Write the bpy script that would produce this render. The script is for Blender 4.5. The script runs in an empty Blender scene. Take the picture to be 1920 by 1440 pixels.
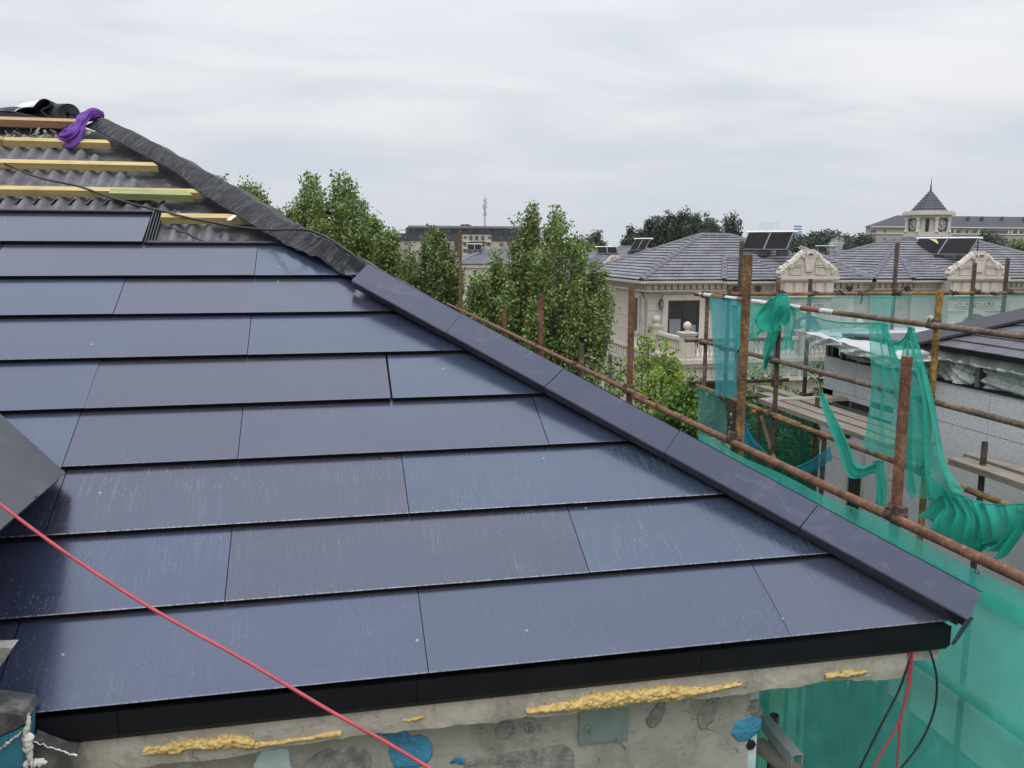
import bpy, math, random
import numpy as np
from mathutils import Vector, Matrix

# ---------------------------------------------------------------- camera, sky, sun, exposure
SC = bpy.context.scene
COL = SC.collection
random.seed(7)
RNG = np.random.default_rng(11)
PITCH, YAW, ROLL, FPX = math.radians(9.09), math.radians(12.156), math.radians(0.1835), 1604.0
CAMP = np.array([0.0, 0.0, 8.0])
cam_data = bpy.data.cameras.new('camera')
cam_data.sensor_fit = 'HORIZONTAL'
cam_data.sensor_width = 36.0
cam_data.lens = 36.0 * FPX / 1920.0
cam_data.clip_start = 0.05
cam_data.clip_end = 5000.0
cam = bpy.data.objects.new('camera', cam_data)
COL.objects.link(cam)
cam.location = CAMP
cam.matrix_world = (Matrix.Translation(CAMP) @ Matrix.Rotation(-YAW, 4, 'Z')
                    @ Matrix.Rotation(math.pi / 2 - PITCH, 4, 'X') @ Matrix.Rotation(ROLL, 4, 'Z'))
SC.camera = cam

world = bpy.data.worlds.new('World')
SC.world = world
world.use_nodes = True
wn, wl = world.node_tree.nodes, world.node_tree.links
wn.clear()
SUN_EL, SUN_AZ = math.radians(58), math.radians(205)      # azimuth clockwise from +Y
w_out = wn.new('ShaderNodeOutputWorld')
sky = wn.new('ShaderNodeTexSky')
sky.sky_type = 'NISHITA'
sky.sun_disc = False
sky.sun_elevation = SUN_EL
sky.sun_rotation = SUN_AZ
bg_sky = wn.new('ShaderNodeBackground')
bg_sky.inputs['Strength'].default_value = 0.09
wl.new(sky.outputs['Color'], bg_sky.inputs['Color'])
# cloud deck: view direction projected on a flat layer, stretched noise, brighter towards the zenith
tc = wn.new('ShaderNodeTexCoord')
sep = wn.new('ShaderNodeSeparateXYZ')
wl.new(tc.outputs['Generated'], sep.inputs[0])
def wmath(op, a, b=None, clamp=False):
    n = wn.new('ShaderNodeMath'); n.operation = op; n.use_clamp = clamp
    for i, v in enumerate((a, b)):
        if v is None: continue
        if isinstance(v, (int, float)): n.inputs[i].default_value = v
        else: wl.new(v, n.inputs[i])
    return n.outputs[0]
zc = wmath('MAXIMUM', sep.outputs['Z'], 0.0)
den = wmath('ADD', zc, 0.13)
cx = wmath('DIVIDE', sep.outputs['X'], den)
cy = wmath('DIVIDE', sep.outputs['Y'], den)
comb = wn.new('ShaderNodeCombineXYZ')
wl.new(wmath('MULTIPLY', cx, 0.55), comb.inputs[0]); wl.new(cy, comb.inputs[1])
def wnoise(scale, detail, rough, dist=0.0):
    n = wn.new('ShaderNodeTexNoise')
    n.inputs['Scale'].default_value = scale; n.inputs['Detail'].default_value = detail
    n.inputs['Roughness'].default_value = rough; n.inputs['Distortion'].default_value = dist
    wl.new(comb.outputs[0], n.inputs['Vector'])
    return n.outputs['Fac']
n1 = wnoise(1.25, 6, 0.55, 0.5)
n2 = wnoise(0.45, 3, 0.5)
nn = wmath('ADD', wmath('MULTIPLY', n1, 0.62), wmath('MULTIPLY', n2, 0.38))
mr = wn.new('ShaderNodeMapRange')
wl.new(nn, mr.inputs['Value'])
mr.inputs['From Min'].default_value = 0.36; mr.inputs['From Max'].default_value = 0.64
mr.interpolation_type = 'SMOOTHSTEP'
ramp = wn.new('ShaderNodeValToRGB')
ramp.color_ramp.elements[0].position = 0.0; ramp.color_ramp.elements[0].color = (0.585, 0.62, 0.685, 1)
ramp.color_ramp.elements[1].position = 1.0; ramp.color_ramp.elements[1].color = (0.775, 0.778, 0.79, 1)
wl.new(mr.outputs[0], ramp.inputs[0])
# cloud deck near the horizon evens out to a pale blue grey
mixh = wn.new('ShaderNodeMix'); mixh.data_type = 'RGBA'
hf = wn.new('ShaderNodeMapRange')
wl.new(zc, hf.inputs['Value'])
hf.inputs['From Min'].default_value = 0.0; hf.inputs['From Max'].default_value = 0.15
wl.new(hf.outputs[0], mixh.inputs[0])
mixh.inputs[6].default_value = (0.605, 0.64, 0.705, 1)
wl.new(ramp.outputs[0], mixh.inputs[7])
bg_cl = wn.new('ShaderNodeBackground')
wl.new(mixh.outputs[2], bg_cl.inputs['Color'])
zs = wmath('ADD', wmath('MULTIPLY', wmath('POWER', zc, 1.9), 2.1), 1.0)
wl.new(zs, bg_cl.inputs['Strength'])
wmix = wn.new('ShaderNodeMixShader')
wmix.inputs[0].default_value = 0.93
wl.new(bg_sky.outputs[0], wmix.inputs[1]); wl.new(bg_cl.outputs[0], wmix.inputs[2])
wl.new(wmix.outputs[0], w_out.inputs['Surface'])

sun_d = bpy.data.lights.new('sun', 'SUN')
sun_d.energy = 1.3
sun_d.angle = math.radians(40)
sun_d.color = (1.0, 0.97, 0.93)
sun = bpy.data.objects.new('sun', sun_d)
COL.objects.link(sun)
sdir = Vector((math.sin(SUN_AZ) * math.cos(SUN_EL), math.cos(SUN_AZ) * math.cos(SUN_EL), math.sin(SUN_EL)))
sun.rotation_euler = sdir.to_track_quat('Z', 'Y').to_euler()
sun.location = (0, -10, 40)

SC.view_settings.view_transform = 'Standard'
SC.view_settings.look = 'None'
SC.view_settings.exposure = 0.12
SC.view_settings.gamma = 1.0
SC.view_settings.use_curve_mapping = False
SC.render.engine = 'CYCLES'
SC.cycles.max_bounces = 7
SC.cycles.diffuse_bounces = 3
SC.cycles.glossy_bounces = 3
SC.cycles.transmission_bounces = 4
SC.cycles.transparent_max_bounces = 20

# ---------------------------------------------------------------- pixel -> real place helpers
FW = np.array([math.sin(YAW) * math.cos(PITCH), math.cos(YAW) * math.cos(PITCH), -math.sin(PITCH)])
RT = np.array([math.cos(YAW), -math.sin(YAW), 0.0])
UPV = np.cross(RT, FW)
def ray(u, v):
    x, y = (u - 960) / FPX, (v - 720) / FPX
    x, y = x * math.cos(ROLL) + y * math.sin(ROLL), -x * math.sin(ROLL) + y * math.cos(ROLL)
    return FW + x * RT - y * UPV
def hit(u, v, p, n):
    r = ray(u, v); n = np.asarray(n, float)
    return CAMP + r * (np.dot(np.asarray(p, float) - CAMP, n) / np.dot(r, n))
def hx(u, v, X): return hit(u, v, (X, 0, 0), (1, 0, 0))
def hy(u, v, Y): return hit(u, v, (0, Y, 0), (0, 1, 0))
def hz(u, v, Z): return hit(u, v, (0, 0, Z), (0, 0, 1))
def at(u, v, d): return CAMP + ray(u, v) * d

# ---------------------------------------------------------------- mesh builder
class MB:
    def __init__(s): s.v, s.f, s.m = [], [], []
    def add(s, verts, faces, m=0):
        o = len(s.v)
        s.v.extend([tuple(float(c) for c in p) for p in verts])
        for f in faces:
            s.f.append(tuple(i + o for i in f)); s.m.append(m)
    def box(s, x0, y0, z0, x1, y1, z1, m=0):
        x0, x1 = min(x0, x1), max(x0, x1); y0, y1 = min(y0, y1), max(y0, y1); z0, z1 = min(z0, z1), max(z0, z1)
        s.add([(x0,y0,z0),(x1,y0,z0),(x1,y1,z0),(x0,y1,z0),(x0,y0,z1),(x1,y0,z1),(x1,y1,z1),(x0,y1,z1)],
              [(0,3,2,1),(4,5,6,7),(0,1,5,4),(1,2,6,5),(2,3,7,6),(3,0,4,7)], m)
    def prism(s, poly, off, m=0, mtop=None):
        # poly: list of 3-d points (counter-clockwise seen from +off), extruded by off
        n = len(poly); off = np.asarray(off, float)
        a = [np.asarray(p, float) for p in poly]
        s.add(a + [p + off for p in a], [], m)
        o = len(s.v) - 2 * n
        s.f.append(tuple(o + i for i in reversed(range(n)))); s.m.append(m)
        s.f.append(tuple(o + n + i for i in range(n))); s.m.append(m if mtop is None else mtop)
        for i in range(n):
            j = (i + 1) % n
            s.f.append((o + i, o + j, o + n + j, o + n + i)); s.m.append(m)
    def bar(s, p, q, w, h, up=(0, 0, 1), m=0):
        p, q, up = (np.asarray(t, float) for t in (p, q, up))
        d = q - p; d /= np.linalg.norm(d)
        sd = np.cross(d, up); sd /= np.linalg.norm(sd); u2 = np.cross(sd, d)
        c = [-sd * w / 2 - u2 * h / 2, sd * w / 2 - u2 * h / 2, sd * w / 2 + u2 * h / 2, -sd * w / 2 + u2 * h / 2]
        s.add([p + k for k in c] + [q + k for k in c],
              [(0,1,2,3),(7,6,5,4),(0,4,5,1),(1,5,6,2),(2,6,7,3),(3,7,4,0)], m)
    def tube(s, pts, r, n=8, m=0, caps=True):
        pts = [np.asarray(p, float) for p in pts]
        k = len(pts)
        rr = [r] * k if isinstance(r, (int, float)) else list(r)
        o = len(s.v)
        ref = None
        for i, p in enumerate(pts):
            d = pts[min(i + 1, k - 1)] - pts[max(i - 1, 0)]
            d = d / (np.linalg.norm(d) + 1e-12)
            if ref is None:
                ref = np.cross(d, (0, 0, 1.0)) if abs(d[2]) < 0.9 else np.cross(d, (1.0, 0, 0))
            a = ref - d * np.dot(ref, d); a /= np.linalg.norm(a); ref = a
            b = np.cross(d, a)
            for j in range(n):
                t = 2 * math.pi * j / n
                s.v.append(tuple(p + rr[i] * (a * math.cos(t) + b * math.sin(t))))
        for i in range(k - 1):
            for j in range(n):
                j2 = (j + 1) % n
                s.f.append((o + i*n + j, o + i*n + j2, o + (i+1)*n + j2, o + (i+1)*n + j)); s.m.append(m)
        if caps:
            s.f.append(tuple(o + j for j in reversed(range(n)))); s.m.append(m)
            s.f.append(tuple(o + (k-1)*n + j for j in range(n))); s.m.append(m)
    def lathe(s, prof, c, n=12, m=0):
        c = np.asarray(c, float); o = len(s.v); k = len(prof)
        for r, z in prof:
            for j in range(n):
                t = 2 * math.pi * j / n
                s.v.append((c[0] + r * math.cos(t), c[1] + r * math.sin(t), c[2] + z))
        for i in range(k - 1):
            for j in range(n):
                j2 = (j + 1) % n
                s.f.append((o + i*n + j, o + i*n + j2, o + (i+1)*n + j2, o + (i+1)*n + j)); s.m.append(m)
        s.f.append(tuple(o + j for j in reversed(range(n)))); s.m.append(m)
        s.f.append(tuple(o + (k-1)*n + j for j in range(n))); s.m.append(m)
    def grid(s, P, m=0):
        # P: (nu, nv, 3)
        P = np.asarray(P, float); nu, nv = P.shape[:2]; o = len(s.v)
        s.v.extend(map(tuple, P.reshape(-1, 3)))
        for i in range(nu - 1):
            for j in range(nv - 1):
                s.f.append((o + i*nv + j, o + i*nv + j + 1, o + (i+1)*nv + j + 1, o + (i+1)*nv + j)); s.m.append(m)
    def mesh(s, name, mats, off=(0, 0, 0), smooth=False):
        me = bpy.data.meshes.new(name)
        V = np.asarray(s.v, float) - np.asarray(off, float)
        me.from_pydata([tuple(p) for p in V], [], s.f)
        if not isinstance(mats, (list, tuple)): mats = [mats]
        for mm in mats: me.materials.append(mm)
        if len(mats) > 1: me.polygons.foreach_set('material_index', s.m)
        if smooth: me.polygons.foreach_set('use_smooth', [True] * len(me.polygons))
        me.update()
        return me
    def build(s, name, mats, parent=None, smooth=False, kind=None):
        off = OFF.get(parent.name, (0, 0, 0)) if parent is not None else (0, 0, 0)
        if parent is None:      # a thing of one mesh: origin at its base
            V = np.asarray(s.v, float)
            off = (float(V[:, 0].mean()), float(V[:, 1].mean()), float(V[:, 2].min()))
        o = bpy.data.objects.new(name, s.mesh(name, mats, off, smooth))
        COL.objects.link(o)
        if parent is None: o.location = off
        else: o.parent = parent
        OFF[o.name] = off
        if kind: o['kind'] = kind
        return o
OFF = {}
def tag(o, label=None, cat=None, group=None, kind=None):
    if label: o['label'] = label
    if cat: o['category'] = cat
    if group: o['group'] = group
    if kind: o['kind'] = kind
    return o
def thing(name, loc, label, cat, group=None):
    o = bpy.data.objects.new(name, None)
    COL.objects.link(o)
    o.empty_display_size = 0.2
    o.location = tuple(float(c) for c in loc)
    OFF[o.name] = tuple(float(c) for c in loc)
    return tag(o, label, cat, group)
def place(name, me, parent, M):
    """object from shared mesh data with its own world matrix, under a thing (which only has a location)"""
    o = bpy.data.objects.new(name, me)
    COL.objects.link(o)
    o.parent = parent
    o.matrix_local = Matrix.Translation(-Vector(OFF[parent.name])) @ M
    return o
def copy_tree(o, parent=None):
    c = o.copy(); COL.objects.link(c); c.parent = parent
    OFF[c.name] = OFF.get(o.name, (0, 0, 0))
    for ch in [k for k in bpy.data.objects if k.parent == o and k is not c]:
        copy_tree(ch, c)
    return c

# ---------------------------------------------------------------- materials
class NT:
    def __init__(s, name):
        s.mat = bpy.data.materials.new(name); s.mat.use_nodes = True
        s.n, s.l = s.mat.node_tree.nodes, s.mat.node_tree.links
        s.b = s.n['Principled BSDF']; s.out = s.n['Material Output']
        s.tc = s.n.new('ShaderNodeTexCoord')
    def coord(s, scale=(1, 1, 1), src='Object', rot=(0, 0, 0)):
        m = s.n.new('ShaderNodeMapping')
        m.inputs['Scale'].default_value = scale; m.inputs['Rotation'].default_value = rot
        s.l.new(s.tc.outputs[src], m.inputs[0]); return m.outputs[0]
    def noise(s, vec, scale, detail=3, rough=0.55, dist=0.0):
        t = s.n.new('ShaderNodeTexNoise')
        t.inputs['Scale'].default_value = scale; t.inputs['Detail'].default_value = detail
        t.inputs['Roughness'].default_value = rough; t.inputs['Distortion'].default_value = dist
        s.l.new(vec, t.inputs['Vector']); return t.outputs['Fac']
    def voro(s, vec, scale, feature='F1'):
        t = s.n.new('ShaderNodeTexVoronoi'); t.feature = feature
        t.inputs['Scale'].default_value = scale
        s.l.new(vec, t.inputs['Vector']); return t.outputs['Distance']
    def ramp(s, fac, stops, mode='LINEAR'):
        r = s.n.new('ShaderNodeValToRGB'); r.color_ramp.interpolation = mode
        e = r.color_ramp.elements
        while len(e) < len(stops): e.new(0.5)
        for k, (p, c) in zip(e, stops):
            k.position = p
            k.color = tuple(c) + (1,) if len(c) == 3 else c
        s.l.new(fac, r.inputs[0]); return r.outputs[0]
    def val(s, fac, a, b, c=0.0, d=1.0):
        r = s.n.new('ShaderNodeMapRange')
        for i, x in enumerate((a, b, c, d)): r.inputs[1 + i].default_value = x
        s.l.new(fac, r.inputs[0]); return r.outputs[0]
    def math(s, op, a, b=None):
        n = s.n.new('ShaderNodeMath'); n.operation = op
        for i, v in enumerate((a, b)):
            if v is None: continue
            if isinstance(v, (int, float)): n.inputs[i].default_value = v
            else: s.l.new(v, n.inputs[i])
        return n.outputs[0]
    def mix(s, fac, a, b, mode='MIX'):
        n = s.n.new('ShaderNodeMix'); n.data_type = 'RGBA'; n.blend_type = mode
        for i, v in ((0, fac), (6, a), (7, b)):
            if isinstance(v, (int, float)): n.inputs[i].default_value = v
            elif isinstance(v, (tuple, list)): n.inputs[i].default_value = tuple(v) + (1,) if len(v) == 3 else v
            else: s.l.new(v, n.inputs[i])
        return n.outputs[2]
    def bump(s, h, strength=0.4, dist=0.01):
        b = s.n.new('ShaderNodeBump')
        b.inputs['Strength'].default_value = strength; b.inputs['Distance'].default_value = dist
        s.l.new(h, b.inputs['Height']); s.l.new(b.outputs[0], s.b.inputs['Normal'])
    def col(s, c):
        if isinstance(c, (tuple, list)): s.b.inputs['Base Color'].default_value = tuple(c) + (1,)
        else: s.l.new(c, s.b.inputs['Base Color'])
    def set(s, **k):
        for a, v in k.items():
            i = s.b.inputs[a.replace('_', ' ')]
            if isinstance(v, (int, float)): i.default_value = v
            else: s.l.new(v, i)
    def sep(s, src='Object'):
        x = s.n.new('ShaderNodeSeparateXYZ'); s.l.new(s.tc.outputs[src], x.inputs[0]); return x.outputs
def simple(name, c, rough=0.7, var=0.25, scale=6.0, bump=0.0, bscale=None, metal=0.0, stretch=(1, 1, 1), spec=0.5, dirt=None):
    t = NT(name)
    v = t.coord(stretch)
    f = t.noise(v, scale, 5, 0.6)
    lo = tuple(x * (1 - var) for x in c); hi = tuple(min(1, x * (1 + var)) for x in c)
    k = t.ramp(f, [(0.3, lo), (0.7, hi)])
    if dirt:
        g = t.noise(t.coord((1, 1, 0.35)), dirt[1], 6, 0.65)
        k = t.mix(t.val(g, 0.5, 0.72), k, dirt[0])
    t.col(k)
    t.set(Roughness=rough, Metallic=metal, Specular_IOR_Level=spec)
    if bump: t.bump(t.noise(v, bscale or scale * 6, 4, 0.6), bump, 0.01)
    return t.mat
# ---------------------------------------------------------------- shared materials
def mat_tile():
    t = NT('solar_glass')
    oi = t.n.new('ShaderNodeObjectInfo')
    t.b.inputs['Coat Weight'].default_value = 0.0
    v = t.coord()
    rnd = t.n.new('ShaderNodeVectorMath'); rnd.operation = 'ADD'
    cmb = t.n.new('ShaderNodeCombineXYZ')
    t.l.new(t.math('MULTIPLY', oi.outputs['Random'], 37.0), cmb.inputs[0]); t.l.new(t.math('MULTIPLY', oi.outputs['Random'], 91.0), cmb.inputs[2])
    t.l.new(v, rnd.inputs[0]); t.l.new(cmb.outputs[0], rnd.inputs[1])
    def mp(s):
        m = t.n.new('ShaderNodeMapping'); m.inputs['Scale'].default_value = s
        t.l.new(rnd.outputs[0], m.inputs[0]); return m.outputs[0]
    big = t.noise(mp((1.3, 2.5, 1)), 1.0, 3, 0.5)
    base = t.mix(1.0, oi.outputs['Color'], t.ramp(big, [(0.3, (0.86, 0.86, 0.9)), (0.7, (1.12, 1.12, 1.1))]), 'MULTIPLY')
    streak = t.noise(mp((130, 7, 1)), 1.0, 3, 0.6)
    smear = t.noise(mp((5, 11, 1)), 1.0, 6, 0.7, 1.2)
    speck = t.voro(mp((95, 42, 1)), 1.0)
    spotmask = t.noise(mp((2.2, 3.0, 1)), 1.6, 3, 0.6)
    sm = t.math('MULTIPLY', t.val(speck, 0.17, 0.06), t.val(spotmask, 0.44, 0.66))
    streakm = t.math('MULTIPLY', t.val(streak, 0.52, 0.75), t.val(spotmask, 0.36, 0.62))
    xyz = t.sep()
    edge = t.math('MULTIPLY', t.val(xyz['Y'], 0.0075, 0.002), t.val(t.noise(mp((70, 1, 1)), 1.0, 3, 0.7), 0.38, 0.6))
    edge = t.math('MULTIPLY', edge, 0.75)
    dust = t.math('ADD', t.math('MULTIPLY', sm, 0.75), t.math('MULTIPLY', streakm, 0.16))
    dust = t.math('MULTIPLY', t.math('ADD', dust, edge), oi.outputs['Alpha'])
    dust = t.math('ADD', dust, t.math('MULTIPLY', t.val(smear, 0.6, 0.86), 0.07))
    sp2 = t.voro(mp((7, 7, 1)), 1.0)
    dust = t.math('ADD', dust, t.math('MULTIPLY', t.val(sp2, 0.045, 0.02), 0.7))
    k = t.mix(dust, base, (0.36, 0.36, 0.36))
    t.col(k)
    t.set(Roughness=t.math('ADD', t.val(smear, 0.3, 0.8, 0.19, 0.30), t.math('MULTIPLY', dust, 0.5)), IOR=1.85)
    t.b.inputs['Specular Tint'].default_value = (0.74, 0.82, 1.0, 1)
    t.bump(t.noise(mp((300, 300, 1)), 1.0, 2, 0.5), 0.03, 0.002)
    return t.mat
M_TILE = mat_tile()
M_FRAME = simple('black_frame', (0.012, 0.012, 0.018), 0.45, 0.2, 20)
M_FASCIA = simple('black_fascia', (0.0065, 0.0065, 0.009), 0.5, 0.3, 5, spec=0.18)
def mat_cap():
    t = NT('cap_metal')
    n = t.noise(t.coord(), 2.2, 4, 0.6)
    k = t.ramp(n, [(0.3, (0.016, 0.021, 0.050)), (0.7, (0.025, 0.030, 0.066))])
    d = t.voro(t.coord((1, 1, 1)), 85)
    d2 = t.noise(t.coord(), 5, 5, 0.7)
    k = t.mix(t.math('MULTIPLY', t.math('MULTIPLY', t.val(d, 0.2, 0.1), t.val(d2, 0.48, 0.7)), 0.4), k, (0.3, 0.3, 0.32))
    sm_ = t.noise(t.coord((1.6, 1.6, 3)), 3.2, 6, 0.72, 1.6)
    k = t.mix(t.val(sm_, 0.52, 0.75, 0, 0.22), k, (0.22, 0.22, 0.24))
    t.col(k); t.set(Roughness=t.val(sm_, 0.3, 0.75, 0.30, 0.52)); t.bump(t.noise(t.coord(), 5, 3), 0.16, 0.02)
    return t.mat
M_CAP = mat_cap()
def mat_wood(name, c, c2, gscale=1.0, axis=0):
    t = NT(name)
    s = [26, 26, 26]; s[axis] = 1.2
    g = t.noise(t.coord(tuple(x * gscale for x in s)), 1.0, 5, 0.65, 0.4)
    k = t.ramp(g, [(0.25, c2), (0.5, c), (0.8, tuple(min(1, x * 1.25) for x in c))])
    b = t.noise(t.coord(), 4, 4, 0.6)
    k = t.mix(t.val(b, 0.55, 0.8, 0, 0.5), k, tuple(x * 0.45 for x in c2))
    t.col(k); t.set(Roughness=0.75); t.bump(g, 0.25, 0.004)
    return t.mat
M_BATTEN = mat_wood('yellow_pine', (0.46, 0.35, 0.15), (0.32, 0.225, 0.085))
M_BATTEN_G = mat_wood('green_treated_pine', (0.26, 0.29, 0.12), (0.16, 0.19, 0.075))
M_BATTEN_B = mat_wood('brown_pine', (0.36, 0.22, 0.12), (0.24, 0.13, 0.06))
M_PLANK = mat_wood('grey_plank', (0.235, 0.20, 0.165), (0.11, 0.09, 0.07), 1.0, 1)
M_PLANKX = mat_wood('grey_plank_cross', (0.33, 0.30, 0.25), (0.18, 0.155, 0.12), 1.0, 0)
def mat_corr():
    t = NT('corrugated_sheet')
    n = t.noise(t.coord(), 9, 5, 0.65)
    k = t.ramp(n, [(0.3, (0.075, 0.075, 0.084)), (0.72, (0.165, 0.165, 0.178))])
    st = t.noise(t.coord((30, 3, 3)), 1.0, 4, 0.7)
    k = t.mix(t.val(st, 0.6, 0.78, 0, 0.55), k, (0.3, 0.29, 0.28))
    t.col(k); t.set(Roughness=0.72); t.bump(n, 0.2, 0.004)
    return t.mat
M_CORR = mat_corr()
M_FELT = simple('roofing_felt', (0.05, 0.05, 0.054), 0.75, 0.45, 7, 0.3, dirt=((0.2, 0.19, 0.18), 11))
def mat_memb():
    t = NT('black_membrane')
    n = t.noise(t.coord(), 6, 4, 0.6)
    t.col(t.ramp(n, [(0.3, (0.009, 0.0095, 0.014)), (0.7, (0.019, 0.020, 0.027))]))
    at_ = t.n.new('ShaderNodeAttribute'); at_.attribute_name = 'strip'
    def mp(s):
        m = t.n.new('ShaderNodeMapping'); m.inputs['Scale'].default_value = s; m.inputs['Rotation'].default_value = (0, 0, 0.35)
        t.l.new(at_.outputs['Vector'], m.inputs[0]); return m.outputs[0]
    a = t.noise(mp((26, 2.2, 1)), 1.0, 4, 0.62, 0.9)
    b = t.noise(mp((75, 7, 1)), 1.0, 3, 0.6, 0.6)
    cr = t.math('ABSOLUTE', t.math('SUBTRACT', a, 0.5))
    cr = t.math('MINIMUM', t.math('MULTIPLY', cr, 5.0), 0.5)
    t.set(Roughness=t.val(n, 0.3, 0.7, 0.36, 0.48)); t.bump(t.math('ADD', cr, t.math('MULTIPLY', b, 0.25)), 0.95, 0.02)
    return t.mat
M_MEMB = mat_memb()
def mat_concrete(name, c, foam=False):
    t = NT(name)
    n = t.noise(t.coord(), 3.2, 8, 0.65)
    k = t.ramp(n, [(0.25, tuple(x * 0.62 for x in c)), (0.48, c), (0.75, tuple(x * 1.18 for x in c))])
    p = t.noise(t.coord((1, 1, 1)), 1.7, 6, 0.7, 1.5)
    k = t.mix(t.val(p, 0.52, 0.6, 0, 0.6), k, tuple(x * 0.66 for x in c))
    w = t.noise(t.coord((2.2, 1, 2.4)), 2.3, 5, 0.75, 2.0)
    k = t.mix(t.val(w, 0.6, 0.68, 0, 0.55), k, (0.45, 0.43, 0.40))
    mm = t.noise(t.coord(), 13, 6, 0.75, 0.6)
    k = t.mix(t.val(mm, 0.50, 0.66, 0, 0.5), k, tuple(x * 0.55 for x in c))
    wv = t.noise(t.coord(), 6, 3, .6)
    cv = t.n.new('ShaderNodeVectorMath'); cv.operation = 'ADD'; cmb = t.n.new('ShaderNodeCombineXYZ'); t.l.new(wv, cmb.inputs[0]); t.l.new(t.math('MULTIPLY', wv, -1.3), cmb.inputs[2]); t.l.new(t.coord((1.1, 1, 1.6)), cv.inputs[0]); t.l.new(cmb.outputs[0], cv.inputs[1])
    ck = t.voro(cv.outputs[0], 2.6, 'DISTANCE_TO_EDGE')
    k = t.mix(t.math('MULTIPLY', t.val(ck, .009, .002), t.val(p, .45, .6)), k, tuple(x * 0.3 for x in c))
    dr = t.noise(t.coord((16, 1, 1.3)), 1.0, 5, .7)
    k = t.mix(t.val(dr, .58, .76, 0, .45), k, tuple(x * 0.5 for x in c))
    bl = t.voro(t.coord((1, 1, 0.8)), 22)
    k = t.mix(t.val(bl, 0.10, 0.05, 0, 0.7), k, tuple(x * 0.3 for x in c))
    t.col(k); t.set(Roughness=0.88)
    t.bump(t.noise(t.coord(), 34, 6, 0.7), 0.45, 0.006)
    return t.mat
M_CONC = mat_concrete('bare_concrete', (0.31, 0.295, 0.255))
M_SLAB = mat_concrete('slab_edge_concrete', (0.36, 0.325, 0.275))
def mat_foam():
    t = NT('spray_foam')
    n = t.noise(t.coord(), 45, 4, 0.6)
    k = t.ramp(n, [(0.25, (0.36, 0.23, 0.07)), (0.55, (0.60, 0.43, 0.16)), (0.8, (0.70, 0.56, 0.30))])  # darkest tone sits in the bump hollows: crevice shade put into the colour
    t.col(k); t.set(Roughness=0.85); t.bump(n, 0.8, 0.012)
    return t.mat
M_FOAM = mat_foam()
M_BLUE = simple('blue_adhesive', (0.045, 0.22, 0.36), 0.6, 0.3, 18, 0.6, 40)
M_BLUEB = simple('blue_board', (0.03, 0.16, 0.24), 0.6, 0.2, 6, 0.1)
M_MORTAR = simple('grey_mortar', (0.2, 0.195, 0.175), 0.9, 0.4, 22, 0.9, 60, dirt=((0.30, 0.285, 0.25), 13))
M_WHITEF = simple('white_foam', (0.62, 0.60, 0.54), 0.85, 0.25, 20, 0.7, 50, dirt=((0.3, 0.26, 0.2), 14))
M_STEEL = simple('galvanised_steel', (0.19, 0.245, 0.235), 0.5, 0.2, 9, 0.05, metal=0.35)
M_BOLT = simple('bolt_steel', (0.42, 0.42, 0.42), 0.35, 0.2, 30, metal=0.9)
M_ALU = simple('aluminium', (0.62, 0.64, 0.66), 0.38, 0.12, 8, metal=0.75)
M_EPS = simple('pale_board', (0.42, 0.52, 0.52), 0.7, 0.15, 7, 0.1)
M_RED = simple('red_cable', (0.37, 0.045, 0.065), 0.55, 0.22, 25)
M_BLACKC = simple('black_cable', (0.013, 0.014, 0.014), 0.45, 0.2, 12)
M_PURPLE = simple('purple_cloth', (0.10, 0.026, 0.23), 0.8, 0.2, 10, 0.2, 30)
M_ROLL = simple('rolled_membrane', (0.013, 0.015, 0.024), 0.5, 0.3, 8)
M_FILM = simple('white_film', (0.7, 0.72, 0.74), 0.4, 0.06, 5)

# ---------------------------------------------------------------- ground
gb = MB()
gb.box(-2500, -400, -0.5, 3000, 4500, 0.0)
def mat_ground():
    t = NT('ground_soil')
    n = t.noise(t.coord(), 0.35, 6, 0.65)
    k = t.ramp(n, [(0.3, (0.06, 0.085, 0.03)), (0.55, (0.11, 0.11, 0.06)), (0.75, (0.2, 0.18, 0.15))])
    t.col(k); t.set(Roughness=0.95); return t.mat
tag(gb.build('ground', mat_ground()), 'soil and grass ground far below the roofs', kind='structure')

# ---------------------------------------------------------------- the house being re-roofed
S = 0.35                                    # course height along the slope
TL = 1.288                                  # tile length along the eave
AL = math.radians(29.6)
EC = np.array([2.201, 2.579, 6.641])        # where the tile edge meets the hip cap
VS = np.array([0, math.cos(AL), math.sin(AL)]); NS = np.array([0, -math.sin(AL), math.cos(AL)]); XS = np.array([1.0, 0, 0])
HO = 0.146                                  # the true hip lies this far beyond the cap's near edge
def R(a, b, h=0.0): return EC + XS * a + VS * b + NS * h
def hr(u, v, h=0.0):
    d = hit(u, v, EC + NS * h, NS) - EC
    return d[0], float(np.dot(d, VS))
def hipa(b, off=0.0): return HO - off - b * math.cos(AL)
HN = np.array([1, 1, 0.0]) / math.sqrt(2)   # upright plane through the hip
HP = EC + XS * HO
house = thing('house', (0, 4, 0), 'house in the foreground being re-roofed with dark solar tiles over bare concrete walls', 'house')

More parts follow.
